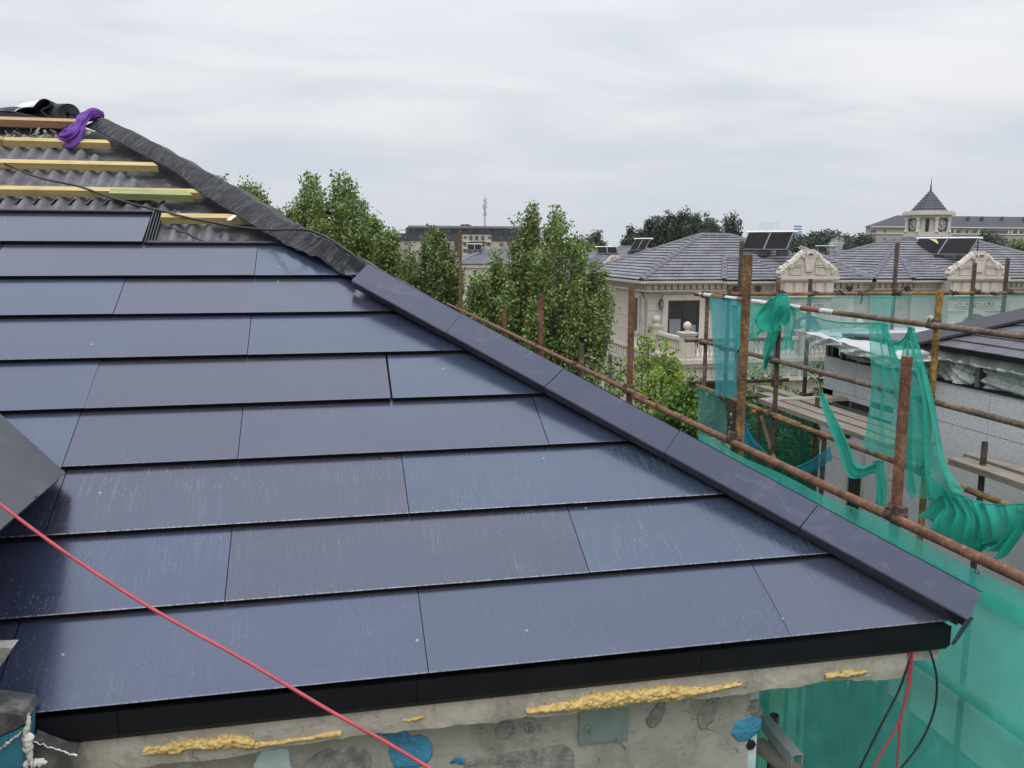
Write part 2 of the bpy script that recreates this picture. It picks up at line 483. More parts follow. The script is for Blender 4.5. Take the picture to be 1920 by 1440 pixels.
FRAME_R = Matrix(((1, 0, 0), (0, math.cos(AL), -math.sin(AL)), (0, math.sin(AL), math.cos(AL)))).to_4x4()
def tile_mesh(poly):
    """polygon in tile space (x along, y up the slope from the tile's lower edge); wedge with a thin glass top"""
    mb = MB()
    top = lambda x, y: -0.0205 * y / S
    n = len(poly)
    T = [(x, y, top(x, y)) for x, y in poly]
    B = [(x, max(y, 0.004) if y < 0.01 else y, top(x, y) - 0.007) for x, y in poly]
    C = [(x, max(y, 0.010) if y < 0.01 else y, -0.0200) for x, y in poly]
    mb.add(T + B + C, [tuple(range(n))], 0)
    mb.m[-1] = 0
    for lv in (0, n):
        for i in range(n):
            j = (i + 1) % n
            mb.f.append((lv + n + i, lv + n + j, lv + j, lv + i)); mb.m.append(1)
    mb.f.append(tuple(2 * n + i for i in reversed(range(n)))); mb.m.append(1)
    return mb.mesh('solar_tile', [M_TILE, M_FRAME])
PUR, PUR2, BLU, BLU2, SLT, GRY = (0.046, 0.046, 0.076), (0.042, 0.042, 0.060), (0.040, 0.056, 0.104), (0.042, 0.066, 0.108), (0.042, 0.056, 0.092), (0.060, 0.068, 0.096)
BP = (0.037, 0.047, 0.092)
_mean = (0.043, 0.050, 0.090)
PUR, PUR2, BLU, BLU2, SLT, GRY, BP = [tuple(0.66 * (0.75 * a + 0.25 * b) for a, b in zip(c, _mean)) for c in (PUR, PUR2, BLU, BLU2, SLT, GRY, BP)]
rows = [  # (course, joints from left to right, colours, dust)
    (0, [-5.78, -4.494, -3.206, -1.918, -0.63, 9], [BP, BP, BP, SLT, GRY], 0.5),
    (1, [-5.15, -3.86, -2.572, -1.284, 9], [BP, BP, PUR2, BLU2], 0.8),
    (2, [-4.494, -3.206, -1.918, -0.63, 9], [BP, PUR2, BLU2, BLU], 1.0),
    (3, [-5.15, -3.86, -3.22, -2.572, -1.284, 9], [BP, BLU2, PUR2, PUR, BLU], 0.25),
    (4, [-5.78, -4.494, -3.225, -1.93, 9], [BP, BP, PUR2, BLU2], 0.15),
    (5, [-5.15, -3.86, -2.572, 9], [BP, BP, BLU], 0.2),
    (6, [-5.78, -4.494, -3.206, -1.925, 9], [BLU, BLU, PUR, PUR], 0.1),
    (7, [-5.15, -3.86, -2.572, 9], [PUR, PUR, BLU2], 0.05),
    (8, [-5.74, -4.46, -3.172], [PUR, PUR], 0.0)]
FULL = None
GAP = 0.003
for c, js, cols, dust in rows:
    for k in range(len(js) - 1):
        x0, x1 = js[k] + GAP / 2, js[k + 1] - GAP / 2
        dx = random.uniform(-0.0012, 0.0012)
        full = abs((x1 - x0) - (TL - GAP)) < 0.02
        b0, b1 = c * S, (c + 1) * S + 0.012
        lim0, lim1 = hipa(b0, 0.03), hipa(b1, 0.03)
        if x1 > lim1:
            poly = [(0, 0), (min(x1, lim0) - x0, 0)]
            if x1 < lim0:
                poly.append((x1 - x0, (lim0 - x1) / math.cos(AL)))
            poly += [(lim1 - x0, b1 - b0), (0, b1 - b0)]
            me = tile_mesh(poly)
        elif full:
            if FULL is None: FULL = tile_mesh([(0, 0), (TL - GAP, 0), (TL - GAP, S + 0.012), (0, S + 0.012)])
            me = FULL
        else:
            me = tile_mesh([(0, 0), (x1 - x0, 0), (x1 - x0, b1 - b0), (0, b1 - b0)])
        Mx = Matrix.Translation(Vector(R(x0, b0 + dx, 0))) @ FRAME_R @ Matrix.Rotation(random.uniform(-0.003, 0.003), 4, 'X') @ Matrix.Rotation(random.uniform(-0.0012, 0.0012), 4, 'Y')
        o = place('solar_tile', me, house, Mx)
        f = random.uniform(0.95, 1.06)
        o.color = tuple(x * f for x in cols[k]) + (dust,)
# open upper edges of the laid tiles: black rail strips
def rbar(a0, b0, a1, b1, h, w, t, mb, m=0):
    mb.bar(R(a0, b0, h), R(a1, b1, h), w, t, NS, m)
mb = MB()
rbar(-3.165, 2.806, -2.30, 2.806, -0.018, 0.02, 0.03, mb); rbar(-3.165, 2.835, -2.32, 2.835, -0.03, 0.016, 0.018, mb)
mb.build('top_rail', M_FRAME, house)
mb = MB()
rbar(-5.7, 3.155, -3.15, 3.155, -0.016, 0.018, 0.03, mb); rbar(-5.7, 3.182, -3.15, 3.182, -0.03, 0.014, 0.016, mb)
mb.build('top_rail', M_FRAME, house)
mb = MB()
for i in range(4): rbar(-3.158 + i * 0.013, 2.80, -3.158 + i * 0.013, 3.19, -0.012 - i * 0.006, 0.006, 0.03, mb)
mb.build('side_rail', M_FRAME, house)

# sarking felt under everything, both roof faces
BR = 4.45                                   # ridge
mb = MB()
mb.prism([R(hipa(0) - .12, 0.0, -0.10), R(hipa(2.2) - .02, 2.2, -0.10), R(hipa(2.3) + .13, 2.3, -0.10), R(hipa(BR) + .13, BR, -0.10), R(-6.5, BR, -0.10), R(-6.5, 0.0, -0.10)][::-1], NS * 0.02)
ridge = R(hipa(BR), BR, -0.08); corner = R(hipa(0), 0, -0.08); cornr2 = R(hipa(.4), .4, -0.08)
back = np.array([corner[0], corner[1] + 2 * BR * math.cos(AL), corner[2]])
off = np.array([0, 0, -0.03])
mb.prism([cornr2, corner + np.array([-.06, .5, 0]), back, ridge], off)
mb.prism([ridge, back, np.array([-6.5, back[1], back[2]]), np.array([-6.5, ridge[1], ridge[2]])], off)
mb.build('roofing_felt', M_FELT, house)
# corrugated sheets left of the cut line
cut = [hr(u, v, -0.06) for u, v in [(150, 284), (185, 300), (219, 324), (255, 350), (317, 390), (370, 420), (423, 448)]]
cut.sort(key=lambda t: t[1])
cb = [t[1] for t in cut]; ca = [t[0] for t in cut]
mb = MB()
for y0, y1, lift, dxo in ((2.62, 3.5, 0.0, 0.0), (3.35, 4.25, 0.008, 0.012)):
    nb = 14
    xs = np.arange(-6.4, -2.2, 0.0119)
    bs = np.linspace(y0, y1, nb)
    P = np.zeros((len(xs), nb, 3)); 
    for i, x in enumerate(xs):
        for j, b in enumerate(bs):
            P[i, j] = R(x, b, -0.055 + lift * (1 if j < nb - 1 else 1) + 0.019 * math.cos(2 * math.pi * (x + dxo) / 0.095))
    o0 = len(mb.v)
    mb.v.extend(map(tuple, P.reshape(-1, 3)))
    for i in range(len(xs) - 1):
        for j in range(nb - 1):
            bm_ = (bs[j] + bs[j + 1]) / 2; lim = np.interp(bm_, cb, ca)
            wig = 0.02 * math.sin(9 * bm_) + 0.012 * math.sin(31 * bm_)
            if xs[i] < lim + wig:
                mb.f.append((o0 + i*nb + j, o0 + (i+1)*nb + j, o0 + (i+1)*nb + j + 1, o0 + i*nb + j + 1)); mb.m.append(0)
cs = mb.build('corrugated_sheet', M_CORR, house, smooth=True)
so = cs.modifiers.new('thick', 'SOLIDIFY'); so.thickness = 0.006; so.offset = -1
# a torn piece of felt with a wavy black edge lying on the sheets near the tile end
mb = MB()
wav = []
for u, v in [(317, 420), (335, 428), (350, 434), (365, 440), (378, 447)]:
    a, b = hr(u, v, -0.02); wav.append(R(a, b, -0.034 + 0.014 * math.cos(2 * math.pi * a / 0.095)))
mb.tube(wav, 0.006, 6); mb.build('felt_edge', M_MEMB, house)

# battens
def batten(a0, a1, b, m, h=-0.012, w=0.05, t=0.042, skew=0.0, cutend=0.03):
    mb = MB()
    poly = [R(a0, b - w / 2, h - t / 2), R(a1 + cutend, b - w / 2 + skew, h - t / 2), R(a1, b + w / 2 + skew, h - t / 2), R(a0, b + w / 2, h - t / 2)]
    mb.prism(poly, NS * t)
    return mb.build('batten', m, house)
batten(-3.11, -2.66, 3.085, M_BATTEN)
batten(-6.3, -2.93, 3.41, M_BATTEN, skew=-0.01)
ga0, gb0 = hr(207, 359, 0.01); ga1, gb1 = hr(352, 364, 0.01)
o = batten(ga0, ga1, (gb0 + gb1) / 2 - 0.01, M_BATTEN_G, h=0.004, w=0.06, t=0.04, skew=-0.01)
o['label'] = 'green treated batten doubled up in front'
batten(-6.3, -3.24, 3.755, M_BATTEN, skew=0.005)
batten(-4.17, -3.57, 4.085, M_BATTEN, skew=0.0)
o = batten(-6.3, -3.79, 4.375, M_BATTEN_B, h=0.0, w=0.05, t=0.05)
o['label'] = 'brown ridge batten'
o = batten(-6.3, -4.185, 4.09, M_BATTEN_B, h=-0.01)
# little perforated bracket on the lowest batten
mb = MB()
p0, p1 = R(*hr(428, 413, 0.02), 0.02), R(*hr(441, 404, 0.02), 0.02)
mb.bar(p0, p1, 0.022, 0.003, NS); mb.build('bracket', M_FILM, house)
mb = MB(); mb.prism([R(-6.3, BR - .04, -.10), R(-3.79, BR - .04, -.10), R(-3.79, BR - .04, .01), R(-6.3, BR - .04, .01)], VS * .02); mb.build('ridge_board', M_FELT, house)
# torn felt scraps below the ridge batten
mb = MB()
rr = random.Random(3)
for k in range(26):
    a = rr.uniform(-4.3, -3.85); b = rr.uniform(4.16, 4.3)
    p = R(a, b, -0.03); q = p + np.array([rr.uniform(-.05, .05), rr.uniform(-.03, .03), rr.uniform(0.0, .04)])
    mb.bar(p, q, rr.uniform(.004, .018), 0.002, NS)
mb.build('felt_scrap', M_MORTAR, house, kind='stuff')

# crumpled membrane over the upper hip
up_px = [(190, 221), (222, 235), (255, 251), (303, 277), (340, 298), (365, 313), (423, 342), (474, 375), (529, 412), (583, 436), (640, 468), (694, 497)]
lo_px = [(158, 238), (190, 250), (219, 266), (262, 288), (288, 302), (328, 324), (401, 379), (474, 424), (529, 452), (583, 483), (625, 503), (664, 524)]
UP = np.array([hit(u, v, HP, HN) for u, v in up_px]); 
LO = np.array([R(*hr(u, v, 0.02), 0.02) for u, v in lo_px])
def resample(P, n):
    d = np.concatenate([[0], np.cumsum(np.linalg.norm(np.diff(P, axis=0), axis=1))]); t = np.linspace(0, d[-1], n)
    return np.stack([np.interp(t, d, P[:, k]) for k in range(3)], 1)
nu, nv = 150, 16
U_, L_ = resample(UP, nu), resample(LO, nu)
P = np.zeros((nu, nv + 9, 3))
ph = RNG.uniform(0, 6.28, 40)
for i in range(nu):
    s_ = i / (nu - 1)
    far = U_[i] + np.array([(U_[i] - L_[i])[1], (U_[i] - L_[i])[0], 0]) * 0 + np.array([0.20, 0.20 * 0.0, -0.11])
    for j in range(nv):
        t = j / (nv - 1)
        p = L_[i] * (1 - t) + U_[i] * t
        wr = 0.0
        for k, (f, am, sl) in enumerate(((34, .0045, 5), (57, .003, -6), (83, .0022, 9), (21, .006, 2.5), (130, .0013, 4))):
            wr += am * math.sin(f * s_ * 2.2 + sl * t + ph[k] + 2.0 * math.sin(9 * s_ + 3 * t + ph[k + 8]))
        wr *= (0.16 + 1.15 * s_ ** 2)
        bulge = 0.007 * math.sin(math.pi * t) * (0.3 + s_)
        if s_ > 0.72: bulge -= 0.04 * (s_ - 0.72) / 0.28 * math.sin(math.pi * t) * 1.6
        P[i, j] = p + NS * (wr + bulge) + np.array([0, 0, 0.012 * math.sin(23 * s_ + ph[20]) * (1 - t)]) * s_
    for j in range(9):
        t = (j + 1) / 9
        P[i, nv + j] = U_[i] + np.array([0.17 * t, 0.0, -0.085 * t]) + np.array([0, 0, 0.006 * math.sin(60 * s_ + 4 * t)])
mb = MB(); mb.grid(P)
hm = mb.build('hip_membrane', M_MEMB, house, smooth=True)
st_ = hm.data.attributes.new('strip', 'FLOAT_VECTOR', 'POINT')
st_.data.foreach_set('vector', np.array([[i / (nu - 1) * 3.4, j / (nv + 8) * 0.42, 0] for i in range(nu) for j in range(nv + 9)], dtype=np.float32).ravel())
so = hm.modifiers.new('thick', 'SOLIDIFY'); so.thickness = 0.004

# metal hip caps
cap_up = [(690, 495), (868, 582), (1058, 690), (1272, 815), (1535, 945), (1844, 1106)]
cap_lo = [(660, 525), (833, 625), (1022, 725), (1245, 850), (1503, 985), (1815, 1165)]
CU = [hit(u, v, HP, HN) for u, v in cap_up]
CL = [R(*hr(u, v, 0.062), 0.062) for u, v in cap_lo]
# straighten: both edges are straight lines in the place
def straight(P):
    P = np.array(P); c = P.mean(0); _, _, w = np.linalg.svd(P - c)
    d = w[0]; return [c + d * np.dot(p - c, d) for p in P]
CU, CL = straight(CU), straight(CL)
for k in range(5):
    mb = MB()
    g = 0.0015
    u0, u1, l0, l1 = CU[k], CU[k + 1], CL[k], CL[k + 1]
    du = (u1 - u0) / np.linalg.norm(u1 - u0)
    lift = np.array([0, 0, 0.0012 * (k % 2)])
    u0, l0 = u0 + du * g + lift, l0 + du * g + lift
    u1, l1 = u1 - du * g + lift, l1 - du * g + lift
    def mirror(p):      # reflect across the upright hip plane
        return p - 2 * HN * np.dot(p - HP, HN)
    m0, m1 = mirror(l0), mirror(l1)
    lip0, lip1 = l0 - NS * 0.052 + (u0 - l0) * 0.09, l1 - NS * 0.052 + (u1 - l1) * 0.09
    mlip0, mlip1 = mirror(lip0), mirror(lip1)
    e = (u0 - l0) / np.linalg.norm(u0 - l0) * 0.004
    prof = lambda lip, l, u, m_, mlip: [lip, l - e * 0 - NS * 0.004, l + e, u - e + np.array([0, 0, 0]), u + mirror(HP + e) - HP, m_, mlip]
    A = prof(lip0, l0, u0, m0, mlip0); B = prof(lip1, l1, u1, m1, mlip1)
    mb.grid(np.array([[a_ * (1 - f_) + b_ * f_ for f_ in np.linspace(0, 1, 2)] for a_, b_ in zip(A, B)]))
    mb.m = [1 if q_ in (0, 5) else 0 for q_ in range(len(mb.f))]  # lip faces get the black material: shadow under the cap edge, painted in
    o = mb.build('hip_cap', [M_CAP, M_FRAME], house)
    so = o.modifiers.new('thick', 'SOLIDIFY'); so.thickness = 0.0022; so.offset = -1
mb = MB(); mb.bar(R(hipa(.02) - .05, .02, .004), R(hipa(2.25) - .05, 2.25, .004), .11, .06, (0, 0, 1)); mb.build('hip_board', M_FRAME, house)
# bent flap under the end of the last cap
mb = MB()
f0, f1 = CL[5], hy(1787, 1210, CL[5][1])
mb.prism([f0, f0 + np.array([0.03, 0.01, 0.0]), f1 + np.array([0.02, 0.01, 0]), f1], np.array([0.0, 0.012, 0.0]))
mb.build('cap_flap', M_CAP, house)

# fascia boards with a lower lip
FY = EC[1] + 0.006
for (u0, u1) in ((-160, 218), (218, 782), (782, 1316), (1316, 1786)):
    x0 = hy(u0, 1340 - 0.1 * u0, FY)[0] + 0.001; x1 = hy(u1, 1340 - 0.1 * u1, FY)[0] - 0.001
    prof = [(0.0, -0.012), (-0.0, -0.088), (0.022, -0.112), (0.024, -0.110), (0.006, -0.084), (0.006, -0.012)]
    mb = MB()
    A = [np.array([x0, FY + y, EC[2] + z - 0.014]) for y, z in prof]
    mb.prism(A, np.array([x1 - x0, 0, 0]))
    mb.build('fascia_board', M_FASCIA, house)

mb = MB(); mb.box(-3.2, FY + .0065, EC[2] - .10, hy(1786, 1161, FY)[0] - .004, FY + .09, EC[2] - .0262); mb.build('eave_board', M_FASCIA, house)
# concrete eave slab and wall below
SY = FY + 0.028
sx1 = hy(1702, 1245, SY)[0]; sx2 = hy(1757, 1250, SY + 0.01)[0]
zb = EC[2] - 0.215
mb = MB()
nx, nz = 240, 7
P = np.zeros((nx, nz, 3)); rj = np.random.default_rng(5)
xs = np.linspace(-3.2, sx1, nx); low = np.cumsum(rj.normal(0, 1, nx)); low = (low - np.convolve(low, np.ones(25) / 25, 'same')) * 0.0028
for i in range(nx):
    for j in range(nz):
        t = j / (nz - 1)
        z = (EC[2] - 0.118) * (1 - t) + (zb + low[i] * 1.0 - (0.02 if xs[i] < 0.0 else 0) * max(0, min(1, -xs[i] * 2))) * t
        P[i, j] = (xs[i], SY - 0.004 * math.sin(3 * t) + 0.0012 * math.sin(17 * xs[i] + 4 * t) + 0.0006 * rj.normal(), z)
mb.grid(P)
Pb = np.stack([P[:, -1], P[:, -1] + np.array([0, 0.12, 0.004])], 1)
mb.grid(Pb)
mb.box(-3.2, SY + 0.10, zb + 0.02, sx1, SY + 0.5, EC[2] - 0.115)
Pe = np.stack([P[-1], P[-1] + np.array([0, 0.4, 0])], 1); mb.grid(Pe[::-1])
mb.prism([(sx1 + .002, SY + 0.012, EC[2] - 0.17), (sx2, SY + 0.012, EC[2] - 0.175), (sx2 + 0.006, SY + 0.012, EC[2] - 0.118), (sx1 + .002, SY + 0.012, EC[2] - 0.118)], (0, 0.3, 0))
mb.build('eave_slab', M_SLAB, house, smooth=False)
WY = SY + 0.10
wx1 = hy(1405, 1350, WY)[0]
mb = MB()
nx, nz = 120, 40
P = np.zeros((nx, nz, 3)); xs = np.linspace(-3.2, wx1, nx); zs = np.linspace(zb + 0.03, 5.0, nz)
bm1 = RNG.normal(0, 1, (nx, nz))
for _ in range(3): bm1 = (bm1 + np.roll(bm1, 1, 0) + np.roll(bm1, 1, 1) + np.roll(bm1, -1, 0) + np.roll(bm1, -1, 1)) / 5
for i in range(nx):
    for j in range(nz): P[i, j] = (xs[i], WY + bm1[i, j] * 0.006, zs[j])
mb.grid(P)
mb.box(-3.2, WY + 0.03, 0, wx1, WY + 0.24, zb + 0.02)
mb.grid(np.stack([P[-1], P[-1] + np.array([0, 0.05, 0])], 1)[::-1])
mb.box(wx1 - 0.24, WY + 0.24, 0, wx1, back[1] - 0.3, EC[2] - 0.13)
mb.build('wall', M_CONC, house)
def blob(cpts, h, mat, name, n=26, seed=1, bumpy=0.35, label=None):
    """raised irregular patch on the wall: outline in pixels on the wall face, dome of thickness h"""
    rr = np.random.default_rng(seed)
    C = np.array([hy(u, v, WY) for u, v in cpts]); c = C.mean(0)
    out = resample(np.vstack([C, C[:1]]), 41)[:-1]; n = 40
    for _ in range(2): out = (out * 2 + np.roll(out, 1, 0) + np.roll(out, -1, 0)) / 4
    out = out + rr.normal(0, .0018, out.shape) * np.array([1, 0, 1])
    rings = []
    for q, hh in ((1.0, -0.012), (0.98, 0.5), (0.86, 0.85), (0.55, 1.0), (0.25, 0.95)):
        rg = c + (out - c) * q
        rg[:, 1] = WY - h * np.maximum(hh * (1 + bumpy * rr.normal(0, 1, n)), -0.5) if hh > 0 else WY + 0.012
        rings.append(rg)
    P = np.stack(rings, 1); P = np.concatenate([P, P[:1]], 0)
    mb = MB(); mb.grid(P)
    mb.add([tuple(p) for p in P[:-1, -1]], [tuple(range(n))])
    o = mb.build(name, mat, house, smooth=True)
    if label: o['label'] = label
    return o
blob([(727, 1357), (758, 1352), (760, 1378), (800, 1378), (815, 1402), (812, 1420), (790, 1440), (735, 1440), (727, 1400)], 0.006, M_BLUE, 'adhesive_patch', seed=2)
blob([(700, 1357), (724, 1354), (724, 1380), (708, 1378)], 0.005, M_BLUE, 'adhesive_patch', seed=3)
blob([(842, 1430), (856, 1418), (872, 1422), (872, 1433)], 0.005, M_BLUE, 'adhesive_patch', seed=4)
blob([(1225, 1330), (1240, 1312), (1249, 1312), (1247, 1335), (1232, 1362), (1216, 1364), (1210, 1350)], 0.006, M_MORTAR, 'mortar_patch', seed=5, bumpy=0.2)
blob([(1305, 1345), (1330, 1308), (1345, 1318), (1338, 1352), (1315, 1370)], 0.004, M_MORTAR, 'mortar_patch', seed=6, bumpy=0.3)
blob([(925, 1370), (940, 1352), (962, 1352), (968, 1370), (950, 1386), (930, 1384)], 0.004, M_MORTAR, 'mortar_patch', seed=7, bumpy=0.3)
blob([(980, 1362), (990, 1354), (1002, 1360), (1000, 1374), (986, 1374)], 0.008, M_MORTAR, 'mortar_patch', seed=8, bumpy=0.3)
blob([(968, 1440), (985, 1420), (1010, 1424), (1030, 1440), (1010, 1470), (980, 1470)], 0.005, M_MORTAR, 'mortar_patch', seed=9, bumpy=0.3)
blob([(560, 1440), (600, 1402), (680, 1395), (700, 1420), (690, 1470), (560, 1480)], 0.004, M_MORTAR, 'mortar_patch', seed=10, bumpy=0.3)
blob([(860, 1430), (930, 1415), (1060, 1392), (1078, 1400), (1075, 1470), (880, 1480)], 0.006, M_MORTAR, 'mortar_patch', seed=12, bumpy=0.25)
blob([(470, 1440), (490, 1405), (540, 1400), (548, 1445), (500, 1460)], 0.006, M_EPS, 'board_patch', seed=13, bumpy=0.15)
# spray foam along the slab's lower edge
def foam(px, thick, seed, h=0.02):
    rr = np.random.default_rng(seed); C = resample(np.array([hy(u, v, SY) for u, v in px]), 400); th = np.interp(np.linspace(0, 1, 400), np.linspace(0, 1, len(thick)), thick); L_ = np.linalg.norm(np.diff(C, axis=0), axis=1).sum()
    ns, ny = int(L_ / .0026), 30
    seeds = [(rr.uniform(0, L_), rr.uniform(-.6, .6), rr.uniform(.004, .0135)) for _ in range(int(L_ * 1100))]
    sd_ = np.array(seeds); S_ = np.linspace(0, L_, ns); Q = resample(C, ns); T_ = np.interp(S_, np.linspace(0, L_, 400), th)
    wob = np.cumsum(rr.normal(0, 1, ns)); wob = np.convolve(wob - wob.mean(), np.ones(15) / 15, 'same'); wob = wob / (np.abs(wob).max() + 1e-6)
    P = np.zeros((ns, ny, 3))
    for i in range(ns):
        near = sd_[np.abs(sd_[:, 0] - S_[i]) < .015]
        for j in range(ny):
            y = -.72 + 1.44 * j / (ny - 1)
            env = 1 - (abs(y + .12 * wob[(i * 3) % ns]) / (.50 + .05 * rr.normal() + .16 * wob[i])) ** 2
            hh = -.006
            if env > 0:
                hh = h * .45 * env
                for s0, y0, r0 in near:
                    d2 = (s0 - S_[i]) ** 2 + ((y0 - y) * T_[i]) ** 2
                    if d2 < r0 * r0: hh = max(hh, h * .35 * env + math.sqrt(r0 * r0 - d2) * 1.15 * min(1, T_[i] * 34))
            P[i, j] = Q[i] + np.array([0, -hh, y * T_[i]])
    mb = MB(); mb.grid(P); return mb.build('foam_strip', M_FOAM, house, smooth=True)
    mb = MB(); N_ = int(L_ * th.mean() * 95000)
    S_ = slice(0, 400, 5); mb.tube([p + np.array([0, .004, 0]) for p in C[S_]], [max(.003, t_ * .5 * (1 + .15 * rr.normal())) for t_ in th[S_]], 8)
    mb.v = [(x, SY + .004 + (y - SY) * .55, z) for x, y, z in mb.v]
    for k in range(N_):
        i = int(rr.integers(0, 400)); y = rr.uniform(-.5, .5); r = rr.uniform(.0022, .0055) * (1 if rr.random() > .12 else 1.7)
        if rr.random() > th[i] / th.max() * 1.05: continue
        c = C[i] + np.array([rr.normal() * .004, -h * (1 - (2 * y) ** 2) * rr.uniform(.3, 1.0), y * th[i] * (1 + .25 * rr.normal())])
        mb.lathe([(r * .05, -r), (r * .8, -r * .6), (r, 0), (r * .75, r * .65), (r * .05, r)], c, 6)
    return mb.build('foam_strip', M_FOAM, house, smooth=True, kind='stuff')
def foam_old(px, thick, seed, h=0.02):
    rr = np.random.default_rng(seed)
    C = resample(np.array([hy(u, v, SY) for u, v in px]), 90)
    th = np.interp(np.linspace(0, 1, 90), np.linspace(0, 1, len(thick)), thick)
    n = 12; P = np.zeros((90, n + 1, 3))
    for i in range(90):
        for j in range(n + 1):
            t = 2 * math.pi * j / n
            r = th[i] / 2 * (1 + 0.32 * rr.normal()) if j < n else 0
            if j == n: P[i, j] = P[i, 0]; continue
            P[i, j] = C[i] + np.array([rr.normal() * 0.003, -h * max(0, 0.5 + math.cos(t)) * min(1, th[i] * 30) * (1 + .3 * rr.normal()) + 0.012, r * math.sin(t)])
    mb = MB(); mb.grid(P)
    return mb.build('foam_strip', M_FOAM, house, smooth=False)
foam([(985, 1332), (1090, 1318), (1150, 1306), (1250, 1298), (1330, 1290), (1388, 1280)], [0.014, 0.026, 0.056, 0.046, 0.054, 0.026, 0.016], 1, 0.03)
foam([(1545, 1267), (1585, 1261), (1622, 1258)], [0.016, 0.026, 0.016], 2)
foam([(270, 1408), (360, 1394), (440, 1388), (478, 1390)], [0.026, 0.044, 0.03, 0.04, 0.024], 3, 0.014)
foam([(755, 1350), (780, 1346), (797, 1342)], [0.008, 0.015, 0.006], 4, 0.01)
foam([(478, 1396), (560, 1386), (640, 1372)], [0.022, 0.012, 0.016], 5, 0.009)
# steel plate with two bolts
pz = hy(1132, 1356, WY); a0 = hy(1087, 1326, WY - 0.012); a1 = hy(1177, 1388, WY - 0.012)
mb = MB(); mb.box(a0[0], WY - 0.012, a1[2] + 0.004, a1[0], WY - 0.004, a0[2] + 0.03)
mb.box(a1[0] - 0.042, WY - 0.0135, a1[2] + 0.028, a1[0] - 0.012, WY - 0.0119, a1[2] + 0.037)
plate = mb.build('steel_plate', M_STEEL, house)
for u, v, ln in ((1101, 1366, 0.03), (1160, 1386, 0.055)):
    c = hy(u, v, WY - 0.012); mb = MB()
    for r, y0, y1, n in ((0.013, 0.0, 0.003, 14), (0.009, 0.003, 0.012, 6), (0.0045, 0.012, ln, 8)):
        mb.tube([c + np.array([0, -y0, 0]), c + np.array([0.15 * y1 - 0.15 * y0 * 1, -y1, -0.15 * (y1 - y0)])], r, n)
    mb.build('bolt', M_BOLT, plate)
# pale board edge, adhesive and fixing disc at the end of the wall
e0 = wx1 + 0.002; e1 = hy(1424, 1350, WY)[0]
mb = MB(); mb.box(e0, WY + 0.012, 4.6, e1, WY + 0.18, zb + 0.028); mb.build('insulation_board', M_EPS, house)
WYs = WY; WY = WY + 0.004
blob([(1367, 1372), (1378, 1352), (1405, 1338), (1428, 1345), (1428, 1362), (1418, 1376), (1398, 1390), (1380, 1388)], 0.010, M_BLUE, 'adhesive_patch', seed=21, bumpy=0.2)
blob([(1384, 1345), (1404, 1318), (1420, 1312), (1430, 1328), (1426, 1348), (1410, 1345)], 0.006, M_MORTAR, 'mortar_patch', seed=22, bumpy=0.2)
WY = WYs
mb = MB(); c = hy(1407, 1396, WY + 0.005)
mb.lathe([(0.002, -0.001), (0.02, 0.0), (0.02, 0.004), (0.002, 0.005)], (0, 0, 0), 14)
mb.v = [(c[0] + x, c[1] - z, c[2] + y) for x, y, z in mb.v]
for k in range(6):
    t = k * math.pi / 3; mb.bar(c + np.array([0, -0.006, 0]), c + np.array([0.02 * math.cos(t), -0.006, 0.02 * math.sin(t)]), 0.003, 0.003, (0, 1, 0))
mb.build('fixing_disc', M_FRAME, house)

# neighbouring dormer on the left: sheet roof overhanging a dark cheek
Bp = R(*hr(122, 888, 0.045), 0.045)
vd = np.array([-1, 1, math.tan(AL)]) ; vd /= np.linalg.norm(vd)
Cp = Bp + np.array([0, -2.3, 0.0])
A_ = Bp + vd * 2.2
D_ = A_ + np.array([0, -3.5, 0])
sheet = MB()
dn = np.cross(np.array([0, 1.0, 0]), vd); dn /= np.linalg.norm(dn)
if dn[2] < 0: dn = -dn
poly = [Bp, A_, D_, Cp]
sheet.prism(poly, dn * 0.004)
M_SHEET = simple('grey_sheet', (0.050, 0.054, 0.064), 0.40, 0.15, 2, 0.02, dirt=((0.085, 0.09, 0.10), 4))
dormer = sheet.build('dormer_roof', M_SHEET, house)
mb = MB()
mb.prism([Bp - dn * 0.03, A_ - dn * 0.03, D_ - dn * 0.03, Cp - dn * 0.03], dn * 0.026)
mb.v = [tuple(np.array(p) + np.array([-0.012, 0, -0.002])) for p in mb.v]
mb.build('dormer_board', M_FRAME, house)
mb = MB(); c = hit(67, 932, Bp + dn * 0.004, dn); mb.lathe([(0.006, 0), (0.005, 0.003), (0.001, 0.004)], c, 8); mb.build('screw_head', M_FRAME, dormer)
mb = MB()
cx0 = Bp[0] - 0.27
mb.box(cx0 - 0.2, 2.2, 5.5, cx0, 4.4, Bp[2] - 0.03); mb.build('dormer_cheek', simple('cheek_mortar', (0.06, 0.058, 0.055), 0.9, 0.4, 9, 0.6, 30), house)
mb = MB()
g = hy(0, 1215, EC[1] - 0.05); g1 = hy(24, 1214, EC[1] - 0.05); g2 = hy(0, 1250, EC[1] - 0.05)
mb.prism([g + np.array([-0.3, 0, 0.02]), g2 + np.array([-0.3, 0, -0.03]), g2, g1, g], (0, 0.05, 0.0))
mb.build('stone_corner', simple('broken_stone', (0.3, 0.29, 0.27), 0.9, 0.35, 20, 0.7, 50), house)
